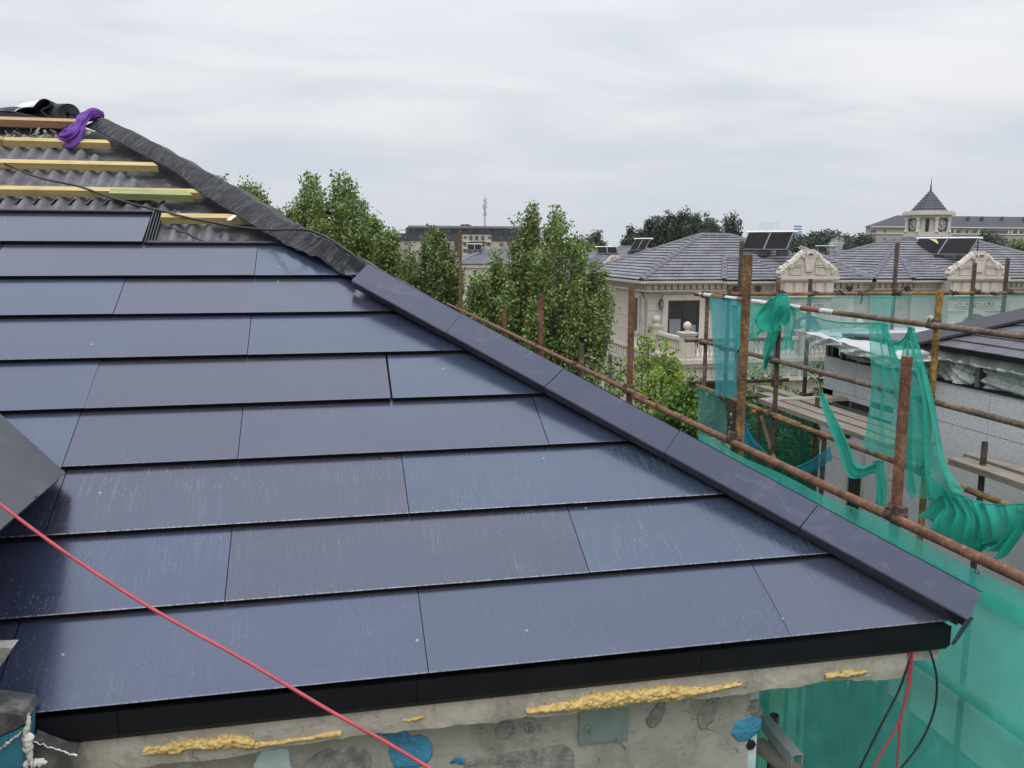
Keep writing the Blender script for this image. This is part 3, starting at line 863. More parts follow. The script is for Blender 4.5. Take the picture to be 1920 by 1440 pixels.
# blue board, white foam bead and broken gutter at the lower left
by = EC[1] - 0.10
q = lambda u, v, y=by: hy(u, v, y)
mb = MB(); mb.prism([q(-60, 1440), q(42, 1440), q(46, 1362), q(30, 1370), q(-60, 1408)], (0, 0.10, 0)); mb.prism([q(-60, 1520), q(42, 1520), q(42, 1441), q(-60, 1441)], (0, 0.10, 0)); mb.build('blue_board', M_BLUEB, house)
mb = MB(); mb.prism([q(-60, 1405), q(30, 1367), q(48, 1356), q(40, 1342), q(0, 1336), q(-60, 1330)], (0, 0.12, 0.0)); mb.build('dark_render', M_FELT, house)
def lump(px, rad, name, mat, y, seed):
    rr = np.random.default_rng(seed)
    C = resample(np.array([hy(u, v, y) for u, v in px]), 22); rd = np.interp(np.linspace(0, 1, 22), np.linspace(0, 1, len(rad)), rad)
    mb = MB(); mb.tube([p + rr.normal(0, 0.0018, 3) for p in C], [max(0.001, r * (1 + 0.25 * rr.normal())) for r in rd], 9)
    return mb.build(name, mat, house, smooth=True)
lump([(55, 1337), (54, 1355), (50, 1372), (54, 1400), (56, 1425)], [0.003, 0.006, 0.012, 0.013, 0.008], 'foam_bead', M_WHITEF, by - 0.012, 2)
lump([(50, 1432), (66, 1432), (86, 1428)], [0.009, 0.011, 0.007], 'foam_bead', M_WHITEF, by - 0.015, 3)
lump([(0, 1404), (20, 1388), (40, 1372)], [0.003, 0.0045, 0.002], 'foam_bead', M_WHITEF, by - 0.006, 4)
mb = MB()
gy = EC[1] - 0.05
g0, g1, g2, g3 = hy(62, 1392, gy), hy(142, 1418, gy), hy(146, 1475, gy), hy(66, 1475, gy)
mb.prism([g3, g2, g1, g0], (0, 0.006, 0)); 
mb.v = [tuple(p) for p in mb.v]
mb.prism([g0 + np.array([0, 0.0065, -0.004]), g1 + np.array([0, 0.0065, -0.004]), g1 + np.array([-0.01, 0.10, 0.0]), g0 + np.array([-0.01, 0.10, 0.012])], (0, 0, 0.004))
mb.build('broken_gutter', simple('gutter_plastic', (0.06, 0.062, 0.062), 0.5, 0.3, 8, dirt=((0.25, 0.24, 0.22), 12)), house)
lump([(60, 1391), (95, 1402), (143, 1417)], [0.002, 0.002, 0.003], 'foam_bead', M_WHITEF, gy - 0.003, 6)
# ---------------------------------------------------------------- loose things on the roof
def smooth_path(P, n):
    P = np.array(P, float); m = len(P)
    d = np.concatenate([[0], np.cumsum(np.linalg.norm(np.diff(P, axis=0), axis=1))])
    t = np.linspace(0, d[-1], n); out = []
    T = np.gradient(P, d, axis=0)
    for x in t:
        i = min(max(np.searchsorted(d, x) - 1, 0), m - 2); h = d[i+1] - d[i]; s_ = (x - d[i]) / h
        out.append((2*s_**3-3*s_**2+1)*P[i] + (s_**3-2*s_**2+s_)*h*T[i] + (-2*s_**3+3*s_**2)*P[i+1] + (s_**3-s_**2)*h*T[i+1])
    return np.array(out)
def cable(name, pts, r, mat, label, cat, group=None, n=70):
    mb = MB(); mb.tube(smooth_path(pts, n), r, 8)
    return tag(mb.build(name, mat, None, smooth=True), label, cat, group)
cable('cable', [R(*hr(u, v, h), h) for u, v, h in [(-60, 288, .0), (0, 304, .0), (73, 333, .0), (153, 351, .012), (204, 369, .012), (255, 384, .0), (292, 393, .0), (365, 411, .03), (437, 424, .0), (480, 429, .03), (510, 431, .05)]] +
      [hit(u, v, HP - HN * o_, HN) for u, v, o_ in [(545, 430, 0.16), (583, 433, 0.03), (612, 445, -0.0), (650, 470, -.0)]] + [hit(690, 491, HP - HN * -.02, HN) + np.array([.12, .05, -.1])],
      0.0065, M_BLACKC, 'black cable trailing across the battens and over the crumpled hip membrane', 'cable')
cable('cable', [at(u, v, d) for u, v, d in [(-120, 845, 1.72), (0, 945, 1.68), (130, 1041, 1.64), (300, 1150, 1.6), (450, 1233, 1.57), (545, 1289, 1.55), (640, 1345, 1.53), (700, 1378, 1.52), (805, 1440, 1.5), (900, 1500, 1.48)]],
      0.0033, M_RED, 'long red cable slanting across the dark roof tiles at the lower left', 'cable')
cy_ = EC[1] + 0.02
grp = 'cables hanging from the eave corner'
for px, m_, lab in (
    ([(1711, 1190), (1709, 1215), (1692, 1278), (1652, 1360), (1626, 1412), (1605, 1455)], M_BLACKC, 'dark cable leftmost of the cables hanging beneath the eave corner'),
    ([(1708, 1190), (1706, 1215), (1700, 1300), (1680, 1365), (1655, 1408), (1630, 1455)], M_RED, 'red cable that bends left as it hangs below the eave corner'),
    ([(1712, 1190), (1711, 1215), (1704, 1290), (1689, 1345), (1685, 1400), (1680, 1455)], M_RED, 'red cable that hangs straight down below the eave corner'),
    ([(1738, 1190), (1743, 1215), (1756, 1270), (1752, 1330), (1730, 1385), (1678, 1455)], M_BLACKC, 'black cable bulging out to the right below the eave corner')):
    cable('cable', [hy(u, v, cy_ + 0.0 + 0.004 * k) for k, (u, v) in enumerate(px)], 0.0042, m_, lab, 'cable', grp, 50)

# purple cloth crumpled over the top of the hip
pc = [(193, 215, 0.03), (178, 213, .05), (163, 219, .06), (152, 229, .07), (145, 240, .05), (141, 248, .04), (128, 256, .03), (110, 254, .02)]
wd = [0.02, 0.05, 0.065, 0.05, 0.03, 0.06, 0.075, 0.012]
C = smooth_path([R(*hr(u, v, h), h) + (np.array([0, 0.02, 0]) if i < 3 else 0) for i, (u, v, h) in enumerate(pc)], 46)
W = np.interp(np.linspace(0, 1, 46), np.linspace(0, 1, len(wd)), wd)
mb = MB(); n = 80; P = np.zeros((46, n + 1, 3)); phs = RNG.uniform(0, 6.28, 6)
vv = RT * 0.75 + np.array([0, 0, 0.66])
for i in range(46):
    d = C[min(i + 1, 45)] - C[max(i - 1, 0)]; d /= np.linalg.norm(d)
    sd = np.cross(d, FW); sd /= np.linalg.norm(sd); up = np.cross(sd, d)
    for j in range(n + 1):
        t = 2 * math.pi * j / n
        r = 1 + 0.22 * math.sin(5 * t + 0.16 * i + phs[0]) + 0.16 * math.sin(9 * t - 0.23 * i + phs[1]) + 0.09 * math.sin(15 * t + 0.4 * i + phs[2]) + 0.11 * abs(math.sin(4 * t - 0.31 * i + phs[3])) + 0.05 * math.sin(23 * t + .55 * i) + 0.12 * math.sin(0.5 * i + 2 * t)
        P[i, j] = C[i] + sd * W[i] * .78 * r * math.cos(t) + up * W[i] * 0.42 * r * math.sin(t)
mb.grid(P); 
tag(mb.build('cloth', M_PURPLE, None, smooth=True), 'crumpled purple cloth draped over the roof peak at the top of the hip', 'cloth')
mb = MB()
mb.prism([R(*hr(u, v, 0.02), 0.02) for u, v in [(150, 249), (162, 243), (174, 246), (168, 252), (153, 253)]][::-1], NS * 0.004)
tag(mb.build('felt_scrap', M_MORTAR, None), 'small grey felt scrap beside the purple cloth', 'scrap')

# rolled black sheet on the ridge
ry = ridge[1] + 0.0
roll = thing('membrane_roll', hy(70, 228, ry), 'half unrolled black membrane with a silver side lying on the ridge at the left', 'roll')
mb = MB()
ctr = hy(131, 214.5, ry - 0.05)
axis = np.array([-0.86, 0.5, 0.0])
e1, e2 = np.array([0.5, 0.86, 0.0]) , np.array([0, 0, 1.0])
nt = 150; pts = []
for k in range(nt):
    t = k / (nt - 1); ang = t * 2 * math.pi * 4.6; r = 0.022 + 0.052 * t
    pts.append(ctr + np.array([1, 0.05, 0]) * r * 0.95 * math.cos(ang) + e2 * r * 1.0 * math.sin(ang))
pts = np.array(pts)
P = np.stack([pts + axis * k * 0.06 * 1.0 + e2 * 0.003 * math.sin(k * 1.7) for k in range(12)], 1)
mb.grid(P)
o = mb.build('coil', [M_ROLL], roll, smooth=True); so = o.modifiers.new('thick', 'SOLIDIFY'); so.thickness = 0.005
def extr(px, y0, depth, name, mat, n=40):
    C = smooth_path([hy(u, v, y0) for u, v in px], n)
    P = np.stack([C, C + np.array([0, depth * .5, 0.004]), C + np.array([0, depth, 0])], 1)
    mb = MB(); mb.grid(P); o = mb.build(name, mat, roll, smooth=True)
    so = o.modifiers.new('thick', 'SOLIDIFY'); so.thickness = 0.006
    return o
extr([(-140, 212), (-60, 210), (0, 208.5), (22, 210), (40, 214), (70, 220), (95, 226)], ry - 0.05, 0.5, 'tail', M_ROLL)
extr([(26, 212), (40, 204), (52, 202), (63, 201.5), (69, 195), (75, 189), (83, 186.5), (91, 189), (93.5, 194), (91, 199), (84, 202), (76, 207), (82, 214), (96, 222), (112, 227)], ry - 0.04, 0.42, 'fold', M_ROLL, 60)
mb = MB()
F0 = [hy(u, v, ry + 0.05) for u, v in [(28, 209), (46, 200.5), (62, 200), (68, 193), (73, 188.5)]]
F1 = [hy(u, v, ry + 0.42) for u, v in [(27, 205), (33, 197), (45, 193), (58, 190.5), (70, 188.5)]]
mb.grid(np.array([F0, F1])); 
T0 = [hy(u, v, ry + 0.02) for u, v in [(-60, 207), (0, 206), (24, 208.5)]]; T1 = [p + np.array([0, .3, 0.01]) for p in T0]
mb.grid(np.array([T0, T1]))
o = mb.build('silver_face', M_FILM, roll); so = o.modifiers.new('thick', 'SOLIDIFY'); so.thickness = 0.003
mb = MB(); mb.prism([hy(u, v, ry - 0.06) for u, v in [(-120, 229.5), (150, 230), (150, 218), (90, 224), (40, 213), (0, 210), (-120, 213)]], (0, 0.1, 0)); mb.build('flat_layers', M_ROLL, roll)

# ---------------------------------------------------------------- scaffold pipes
def mat_rust(name, c1, c2, c3, paint=None, thr=(0.5, 0.6)):
    t = NT(name)
    n = t.noise(t.coord(), 26, 7, 0.72)
    k = t.ramp(n, [(0.3, c1), (0.5, c2), (0.68, c3)])
    if paint:
        m = t.noise(t.coord(), 60, 4, 0.62)
        k = t.mix(t.val(m, thr[0], thr[1]), k, paint)
    g = t.noise(t.coord((1, 1, 1)), 7.5, 6, 0.7)
    k = t.mix(t.val(g, 0.42, 0.62, 0, 0.75), k, tuple(x * 0.55 for x in c1))
    sp_ = t.noise(t.coord((1, 1, .6)), 55, 5, 0.7)
    k = t.mix(t.val(sp_, 0.56, 0.66, 0, 0.5), k, tuple(min(1, x * 1.5) for x in c3))
    fl = t.noise(t.coord(), 140, 3, 0.6)
    k = t.mix(t.val(fl, 0.62, 0.72, 0, 0.5), k, (0.42, 0.30, 0.22))
    t.col(k); t.set(Roughness=0.82); t.bump(n, 0.35, 0.003)
    return t.mat
M_RUST = mat_rust('rusty_pipe', (0.08, 0.036, 0.02), (0.17, 0.072, 0.04), (0.25, 0.125, 0.075))
M_RUSTD = mat_rust('dark_rusty_pipe', (0.032, 0.022, 0.018), (0.075, 0.048, 0.036), (0.14, 0.095, 0.07))
M_RUSTG = mat_rust('weathered_pipe', (0.065, 0.042, 0.03), (0.14, 0.092, 0.062), (0.25, 0.19, 0.14))
M_RUSTY = mat_rust('yellow_painted_pipe', (0.05, 0.03, 0.015), (0.13, 0.07, 0.02), (0.22, 0.12, 0.035), (0.40, 0.235, 0.045), (0.42, 0.52))
M_RUSTY2 = mat_rust('worn_yellow_pipe', (0.06, 0.03, 0.015), (0.15, 0.075, 0.03), (0.25, 0.13, 0.05), (0.40, 0.24, 0.09), (0.52, 0.6))
def mat_stripe():
    t = NT('red_white_pipe')
    y = t.sep()['Y']
    s = t.math('FRACT', t.math('MULTIPLY', y, 1.55))
    sel = t.math('GREATER_THAN', s, 0.5)
    n = t.noise(t.coord(), 40, 5, 0.7)
    k = t.mix(sel, (0.2, 0.05, 0.04), (0.58, 0.56, 0.54))
    k = t.mix(t.val(n, 0.5, 0.62, 0, 0.85), k, (0.16, 0.1, 0.07))
    t.col(k); t.set(Roughness=0.65); return t.mat
M_STRIPE = mat_stripe()
def pipe(p, q, r, mat, parent, name='pipe', bend=0.0):
    """hollow open pipe"""
    p, q = np.asarray(p, float), np.asarray(q, float)
    d = (q - p) / np.linalg.norm(q - p)
    mb = MB(); k = 10 if bend else 2
    pts = [p + (q - p) * i / (k - 1) + np.array([0, 0, -bend]) * math.sin(math.pi * i / (k - 1)) for i in range(k)]
    mb.tube(pts, r, 14, caps=False)
    e = min(0.12, np.linalg.norm(q - p) * 0.4)
    for a, s_ in ((p, d), (q, -d)):
        mb.tube([a, a + s_ * e], r * 0.82, 14, caps=False)
        o = len(mb.v)
        mb.tube([a, a + s_ * 0.0005], r, 14, caps=False)
        mb.tube([a + s_ * 0.0002, a + s_ * 0.0002 + d * 1e-5], r * 0.82, 14, caps=False)
        n0 = o; n1 = o + 28
        for j in range(14):
            j2 = (j + 1) % 14
            mb.f.append((n0 + j, n0 + j2, n1 + j2, n1 + j)); mb.m.append(0)
    o = mb.build(name, mat, parent, smooth=True)
    for poly in o.data.polygons: pass
    return o
def coupler(c, parent, mat=None, r=0.031, axis='y', seed=0):
    rr = random.Random(seed + int(c[1] * 100))
    c = np.asarray(c, float); mb = MB()
    ax = {'x': np.array([1.0, 0, 0]), 'y': np.array([0, 1.0, 0]), 'z': np.array([0, 0, 1.0])}[axis]
    mb.tube([c - ax * 0.024, c + ax * 0.024], r, 12)
    z = np.array([0, 0, 1.0])
    c2 = c + np.array([0.045, 0, 0.01])
    mb.tube([c2 - z * 0.026, c2 + z * 0.026], r, 12)
    for sgn in (-1, 1):
        b = c + ax * 0.012 * sgn + np.array([0.0, 0, r * 0.9]); mb.tube([b - np.array([.02, 0, 0]), b + np.array([0.0, sgn * 0.012, 0.022])], 0.008, 6)
        b2 = c + np.array([-r * 0.5, sgn * 0.032, -0.012]); mb.tube([b2 + np.array([0, 0, -.012]), b2 + np.array([0.01, sgn * 0.008, 0.03])], 0.007, 6)
        mb.tube([b2 + np.array([0.03, 0, .016]), b2 + np.array([0.065, sgn * 0.01, 0.018])], 0.009, 6)
    return mb.build('coupler', mat or M_RUSTD, parent, smooth=False)
RX = 2.52
sc1 = thing('scaffold', (RX, 5, 0), 'rusty pipe scaffold with a long guard rail running along beside the solar roof', 'scaffold', 'pipe scaffolds')
RZ = 6.785
rail = pipe((RX, 0.4, RZ + 0.004), (RX, 6.75, RZ - 0.03), 0.0232, M_RUST, sc1, bend=-0.0)
pipe((RX + .012, 6.45, RZ - 0.012), (RX - 0.01, 12.95, 6.80), 0.023, M_RUST, sc1)
pipe((RX, 12.4, 6.80), (RX, 18.4, 6.79), 0.023, M_RUST, sc1)
pipe((RX, 0.4, 6.19), (RX, 7.0, 6.19), 0.024, M_RUSTG, sc1)
for u, ztop, mat, r in ((863, (863, 431), M_RUST, .03), (946, (946, 578), M_RUST, .028), (1014, (1014, 551), M_RUST, .029), (1090, (1091, 645), M_RUSTG, .025), (1183, (1183, 533), M_RUST, .0285), (1395, (1404, 477), M_RUSTY2, .0285), (1691, (1693, 667), M_RUST, .0245)):
    base = {863: 570, 946: 616, 1014: 652, 1090: 690, 1183: 738, 1395: 828, 1691: 966}[u]
    pb = hx({1395: 1385, 1691: 1690}.get(u, u), base, RX + 0.05); tp = hx(ztop[0], ztop[1], RX + 0.05)
    y = pb[1]
    top = np.array([RX + 0.05, y + 0.6 * (tp[1] - y), tp[2]])
    pipe((RX + 0.05, y + 0.0, 0), top, r, mat, sc1)
    coupler((RX, y, RZ - (0.0 if y < 6 else 0.01)), sc1, r=0.031)
# wire ties
for y in (8.6, 6.75, 6.2):
    mb = MB(); c = np.array([RX, y, RZ]); mb.tube([c + 0.028 * np.array([math.cos(t), 0.35 * math.sin(t * .5), math.sin(t)]) for t in np.linspace(0, 12, 40)], 0.004, 5); mb.build('wire_tie', M_RUSTG, sc1)
# things at the foot of the wall's corner: short post, aluminium channel, board
yb = WY + 0.35
mb = MB()
pa = hy(1452, 1340, WY + 0.30)
pipe((pa[0], pa[1], 4.0), (pa[0], pa[1], pa[2]), 0.019, M_RUSTD, sc1)
c0, c1 = hy(1433, 1342, WY + 0.25), hy(1496, 1416, WY - 0.02)
mb = MB(); up_ = np.array([0, 0, 1.0]); d_ = (c1 - c0) / np.linalg.norm(c1 - c0); sd_ = np.cross(d_, up_); sd_ /= np.linalg.norm(sd_)
for q0, q1 in (((-.022, 0), (.022, 0)), ((-.022, 0), (-.022, -.045)), ((.022, 0), (.022, -.045))):
    a_ = sd_ * q0[0] + up_ * q0[1]; b_ = sd_ * q1[0] + up_ * q1[1]; nrm = np.cross(b_ - a_, d_); nrm /= np.linalg.norm(nrm)
    mb.prism([c0 + a_, c1 + a_, c1 + b_, c0 + b_], nrm * 0.002)
tag(mb.build('aluminium_channel', M_ALU, None), 'shiny aluminium channel poking out past the corner of the concrete wall', 'metal channel')
mb = MB(); b0, b1 = hy(1420, 1368, WY + 0.24), hy(1530, 1462, WY - 0.02); mb.bar(b0 + np.array([0, 0, -0.06]), b1 + np.array([0, 0, -0.03]), 0.07, 0.03)
tag(mb.build('timber_board', M_PLANK, None), 'grey timber board under the aluminium channel by the wall corner', 'board')

# ---------------------------------------------------------------- the second scaffold, round the neighbouring house
NX, NB = 4.40, 9.60
sc2 = thing('scaffold', (NX, 7, 0), 'weathered pipe scaffold hung with torn green netting round the grey stone house', 'scaffold', 'pipe scaffolds')
ZT, ZM, ZL = 7.44, 6.875, 6.325
yy = lambda u, v: hx(u, v, NX)[1]
yc, y2, y3, y4 = yy(1322, 600), yy(1362, 600), yy(1458, 600), yy(1752, 620)
pipe((NX - .03, yc + 0.25, ZT + 0.012), (NX - .03, y4 + 1.25, ZT), 0.0235, M_STRIPE, sc2)
pipe((NX - .03, y4 + 1.25, ZT), (NX - .03, 2.0, ZT), 0.0235, M_RUSTG, sc2)
pipe((NX - .03, yc + 0.2, ZM + .02), (NX - .03, 2.0, ZM - .01), 0.0235, M_RUSTG, sc2)
pipe((NX - .03, yc + 0.15, ZL + .02), (NX - .03, y3 - 0.6, ZL + .01), 0.0235, M_RUSTY2, sc2)
pipe((NX - .04, y3 - 0.1, ZL), (NX - .02, 5.45, ZL), 0.0235, M_RUSTY2, sc2)
pipe((NX + .02, 5.3, ZL - .02), (NX - .03, 2.0, ZL - .02), 0.0235, M_RUSTY2, sc2)
for u, vt, mat, y in ((1322, 545, M_RUSTG, yc), (1365, 543, M_RUSTD, y2), (1458, 543, M_RUSTD, y3), (1757, 544, M_RUSTY, y4)):
    t = hx(u, vt, NX)
    pipe((NX + 0.02, y, 0), (NX + 0.02, y, t[2]), 0.024, mat, sc2)
    for z in (ZT, ZM, ZL): coupler((NX - .03, y, z), sc2, seed=u)
    mb = MB()
for (u, vt, vb, X_) in ((1546, 815, 0, NX), (1847, 828, 0, 4.9), (1533, 745, 0, 4.9)):
    t = hx(u, vt, X_); pipe((X_, t[1], 0), (X_, t[1], t[2]), 0.023, M_RUSTD, sc2)
t = hx(1425, 752, NX + .35); pipe((NX + .35, t[1], 0), (NX + .35, t[1], t[2]), 0.022, M_RUSTD, sc2)
p, q = hx(1428, 782, NX + .2), hx(1452, 862, NX); pipe(p, q, 0.022, M_RUSTG, sc2)
# rails along the back, away from us
for z, x0, mat, y in ((ZT - 0.02, NX - .1, M_RUSTY2, NB), (ZM + .02, NX - .2, M_RUSTG, NB), (ZL + 0.05, NX - .12, M_RUSTD, NB)):
    pipe((x0, y, z + (0.0 if z < 7 else 0.03)), (10.6 if z > 7 else 5.6, y, z + 0.0), 0.0235, mat, sc2)
    if z > 7: pipe((10.0, y + .05, z + 0.03), (15.5, y + .05, z + 0.0), 0.0235, mat, sc2)
for u, vt in ((1391, 452), (1460, 520), (1520, 523), (1683, 455), (1828, 493), (1890, 484)):
    t = hy(u, vt, NB + .05); pipe((t[0], NB + .05, 0), (t[0], NB + .05, t[2]), 0.026, M_RUSTD if u != 1460 else M_RUSTY2, sc2)
    coupler((t[0], NB, ZT), sc2, axis='x', seed=u)
p = hx(1365, 745, NX); pipe((NX - .1, p[1], ZL), (5.45, p[1], ZL + .0), 0.0225, M_RUSTD, sc2)
p = hx(1425, 762, NX); pipe((NX - .1, p[1], ZL - .02), (5.0, p[1], ZL - .02), 0.0225, M_RUSTY2, sc2)
p = hx(1545, 815, NX); pipe((NX - .05, p[1], ZL - .03), (NX + .25, p[1] - .02, ZL - .03), 0.0225, M_RUSTY2, sc2)
# black clips and wires hanging from the back rail
for u in (1578, 1615, 1680, 1790, 1860):
    c = hy(u, 549, NB - .03); mb = MB(); rr = random.Random(u)
    mb.tube([c + np.array([rr.uniform(-.1, .1), rr.uniform(-.03, .03), rr.uniform(-.05, .04)]) for _ in range(7)], 0.008, 5); mb.build('wire_tie', M_BLACKC, sc2)
c = hy(1615, 553, NB - .04); mb = MB(); mb.tube([c, c + np.array([0.01, 0, -.05]), c + np.array([-.005, 0, -.11])], 0.011, 6); mb.build('hook', M_BLACKC, sc2)
# planks
def plank(p, q, w, t, mat, label, group='planks laid on the far scaffold'):
    mb = MB(); p, q = np.asarray(p, float), np.asarray(q, float)
    k = 7; d = (q - p) / np.linalg.norm(q - p); sd = np.cross(d, (0, 0, 1.0)); rr = random.Random(int(p[0] * 1000))
    for s_ in range(1):
        L = [p + (q - p) * i / (k - 1) + np.array([0, 0, rr.uniform(-.004, .004)]) for i in range(k)]
        W_ = [w / 2 * (1 + rr.uniform(-.04, .04)) for _ in range(k)]
        A = np.array([[c - sd * h, c + sd * h, c + sd * h - np.array([0, 0, t]), c - sd * h - np.array([0, 0, t]), c - sd * h] for c, h in zip(L, W_)])
        mb.grid(A); mb.add([tuple(x) for x in A[0, :4]], [(0, 1, 2, 3)]); mb.add([tuple(x) for x in A[-1, :4]], [(3, 2, 1, 0)])
    return tag(mb.build('plank', mat, None), label, 'plank', group)
pz = ZL + 0.06
plank((4.62, 6.15, pz), (4.60, 8.35, pz + .005), .15, .045, M_PLANK, 'outermost grey plank at the far end of the scaffold walkway')
plank((4.81, 6.3, pz + .003), (4.80, 8.75, pz), .15, .045, M_PLANK, 'second grey plank from the outer edge of the far walkway')
plank((5.00, 6.2, pz - .002), (5.00, 9.15, pz + .01), .14, .045, M_PLANK, 'third grey plank from the outer edge of the far walkway')
plank((4.86, 2.5, pz - .03), (4.88, 5.75, pz - .035), .17, .05, M_PLANK, 'outer weathered plank of the near walkway at the right edge')
plank((5.09, 2.5, pz - .02), (5.10, 5.85, pz - .03), .17, .05, M_PLANK, 'inner weathered plank of the near walkway under the granite panels')
p = hx(1412, 742, NX); plank((4.55, p[1] + .05, ZL + .07), (5.5, p[1] + .0, ZL + .075), .15, .035, M_PLANKX, 'short cross plank laid over the rails at the far scaffold bay')

# ---------------------------------------------------------------- debris nets
def mat_net(name, c, dens, tint):
    t = NT(name)
    t.n.remove(t.b)
    df = t.n.new('ShaderNodeBsdfDiffuse'); tl = t.n.new('ShaderNodeBsdfTranslucent'); tr = t.n.new('ShaderNodeBsdfTransparent')
    n = t.noise(t.coord(), 5, 4, 0.6)
    k = t.ramp(n, [(0.3, tuple(x * 0.85 for x in c)), (0.7, tuple(min(1, x * 1.12) for x in c))])
    w = t.noise(t.coord((1, 1, 1)), 260, 1, 0.5)
    t.l.new(k, df.inputs[0]); t.l.new(k, tl.inputs[0]); tr.inputs[0].default_value = tuple(tint) + (1,)
    m1 = t.n.new('ShaderNodeMixShader'); m1.inputs[0].default_value = 0.45
    t.l.new(df.outputs[0], m1.inputs[1]); t.l.new(tl.outputs[0], m1.inputs[2])
    m2 = t.n.new('ShaderNodeMixShader')
    n2 = t.noise(t.coord(), 2.2, 3, 0.6)
    crs = t.math('ABSOLUTE', t.math('SUBTRACT', t.noise(t.coord((1, 1, .6)), 5.5, 3, .6, 1.2), .5))
    f = t.math('ADD', t.val(crs, .012, 0.0, 0, .13), t.val(n2, 0.35, 0.65, dens - 0.06, dens + 0.06))
    f = t.math('ADD', f, t.val(w, 0.3, 0.7, -0.09, 0.09))
    t.l.new(f, m2.inputs[0]); t.l.new(tr.outputs[0], m2.inputs[1]); t.l.new(m1.outputs[0], m2.inputs[2])
    t.l.new(m2.outputs[0], t.out.inputs['Surface'])
    return t.mat
NG = (0.075, 0.50, 0.41)
M_NETM = mat_net('main_green_net', (0.10, 0.64, 0.53), 0.66, (0.7, 0.93, 0.88))
M_NET = mat_net('green_net', NG, 0.56, (0.72, 0.93, 0.88))
M_NETL = mat_net('thin_green_net', (0.16, 0.50, 0.45), 0.38, (0.78, 0.93, 0.92))
M_NETP = mat_net('pale_net', (0.24, 0.42, 0.40), 0.36, (0.84, 0.92, 0.92))
M_NETD = mat_net('folded_green_net', (0.045, 0.46, 0.36), 0.86, (0.5, 0.85, 0.75))
M_NETC = mat_net('cyan_net', (0.10, 0.43, 0.47), 0.62, (0.7, 0.93, 0.96))
M_NETB = mat_net('blue_net', (0.03, 0.26, 0.36), 0.66, (0.6, 0.85, 0.9))
M_NETX = mat_net('dark_green_net', (0.028, 0.15, 0.10), 0.52, (0.5, 0.75, 0.62))
def bil(G, a, b):
    """G (nr, nc, 3) control grid; a along rows 0..1, b along columns 0..1 (smooth)"""
    G = np.asarray(G, float); nr, nc = G.shape[:2]
    def cr(P, t):
        m = len(P)
        if m == 1: return P[0]
        x = t * (m - 1); i = min(int(x), m - 2); f = x - i
        p0, p1, p2, p3 = P[max(i-1, 0)], P[i], P[i+1], P[min(i+2, m-1)]
        return 0.5 * ((2*p1) + (-p0+p2)*f + (2*p0-5*p1+4*p2-p3)*f*f + (-p0+3*p1-3*p2+p3)*f**3)
    return cr([cr(G[r], b) for r in range(nr)], a)
def net(label, rows, plane, mat, amp=0.02, freq=5.0, n=(40, 40), seed=0, group='green debris nets', hem=True, taper=True, name='debris_net', parent=None):
    axis, val = plane
    G = np.array([[(hx(p[0], p[1], val + (p[2] if len(p) > 2 else 0)) if axis == 'x' else hy(p[0], p[1], val + (p[2] if len(p) > 2 else 0))) for p in r] for r in rows])
    rr = np.random.default_rng(seed + 100); ph = rr.uniform(0, 6.28, 8)
    nrm = np.array([1.0, 0, 0]) if axis == 'x' else np.array([0, 1.0, 0])
    P = np.zeros((n[0], n[1], 3))
    for i in range(n[0]):
        a = i / (n[0] - 1)
        for j in range(n[1]):
            b = j / (n[1] - 1)
            w = math.sin(freq * 2 * math.pi * b + ph[0] + 1.2 * math.sin(3 * a + ph[1])) * 0.6 + 0.4 * math.sin(freq * 4.6 * math.pi * b + ph[2] + 2 * a) + 0.35 * math.sin(7 * a + ph[3] + 5 * b)
            P[i, j] = bil(G, a, b) + nrm * amp * w * (0.35 + 0.65 * a if taper else 1.0) + np.array([0, 0, 0.006 * math.sin(19 * b + ph[4]) * (a if i else 0)])
    fr = rr.normal(0, 1, n[1]); P[-1, :, 2] += fr * .012; P[-2, :, 2] += fr * .005
    mb = MB(); mb.grid(P)
    nc = n[1] - 1; keep = [k for k in range(len(mb.f)) if not ((k // nc >= n[0] - 2 and rr.random() < .35) or (k // nc == n[0] - 3 and rr.random() < .12))]
    mb.f = [mb.f[k] for k in keep]; mb.m = [mb.m[k] for k in keep]
    o = mb.build(name, mat, parent, smooth=True)
    if parent is None: tag(o, label, 'net', group)
    if hem:
        h = MB(); h.tube([p for p in P[0]], 0.006, 5); 
        h.build('hem_rope', M_NETD, o)
    return o
# the big net hung inside our own guard rail
NXX = 2.465
nyy, nzz = 150, 60
P = np.zeros((nzz, nyy, 3))
for j in range(nyy):
    y = 1.2 + (5.35 - 1.2) * j / (nyy - 1)
    ztop = 6.768 - 0.022 * abs(math.sin((y - 1.2) * 1.55)) - 0.006 * math.sin(7 * y) - max(0, y - 4) * .02
    for i in range(nzz):
        t = i / (nzz - 1); z = ztop + (3.4 - ztop) * t
        w = 0.012 * math.sin(2.3 * y + 5 * z) + 0.008 * math.sin(9.0 * z - 3.5 * y) + 0.006 * math.sin(14 * (z + 0.75 * y) + 2 * math.sin(3 * z)) + (0.012 * math.sin(26 * (z + 0.9 * y)) * max(0, min(1, (y - 2.9))) * max(0, min(1, 6.1 - z)))
        P[i, j] = (NXX + w * min(1, t * 6 + 0.1), y, z)
mb = MB(); mb.grid(P)
mainnet = tag(mb.build('debris_net', M_NETM, None, smooth=True), 'large green net hanging from the guard rail beside the solar roof', 'net', 'green debris nets')
mb = MB(); mb.grid(np.stack([P[1] + np.array([-.006, 0, 0.0]), P[1] + np.array([-.008, 0, -0.035]), P[1] + np.array([-.006, 0, -0.075])], 0)); mb.build('hem', M_NETM, mainnet, smooth=True)
mb = MB(); mb.tube([p + np.array([-.012, 0, -0.07]) for p in P[1]], 0.0022, 5); mb.build('hem_cord', M_NETP, mainnet)
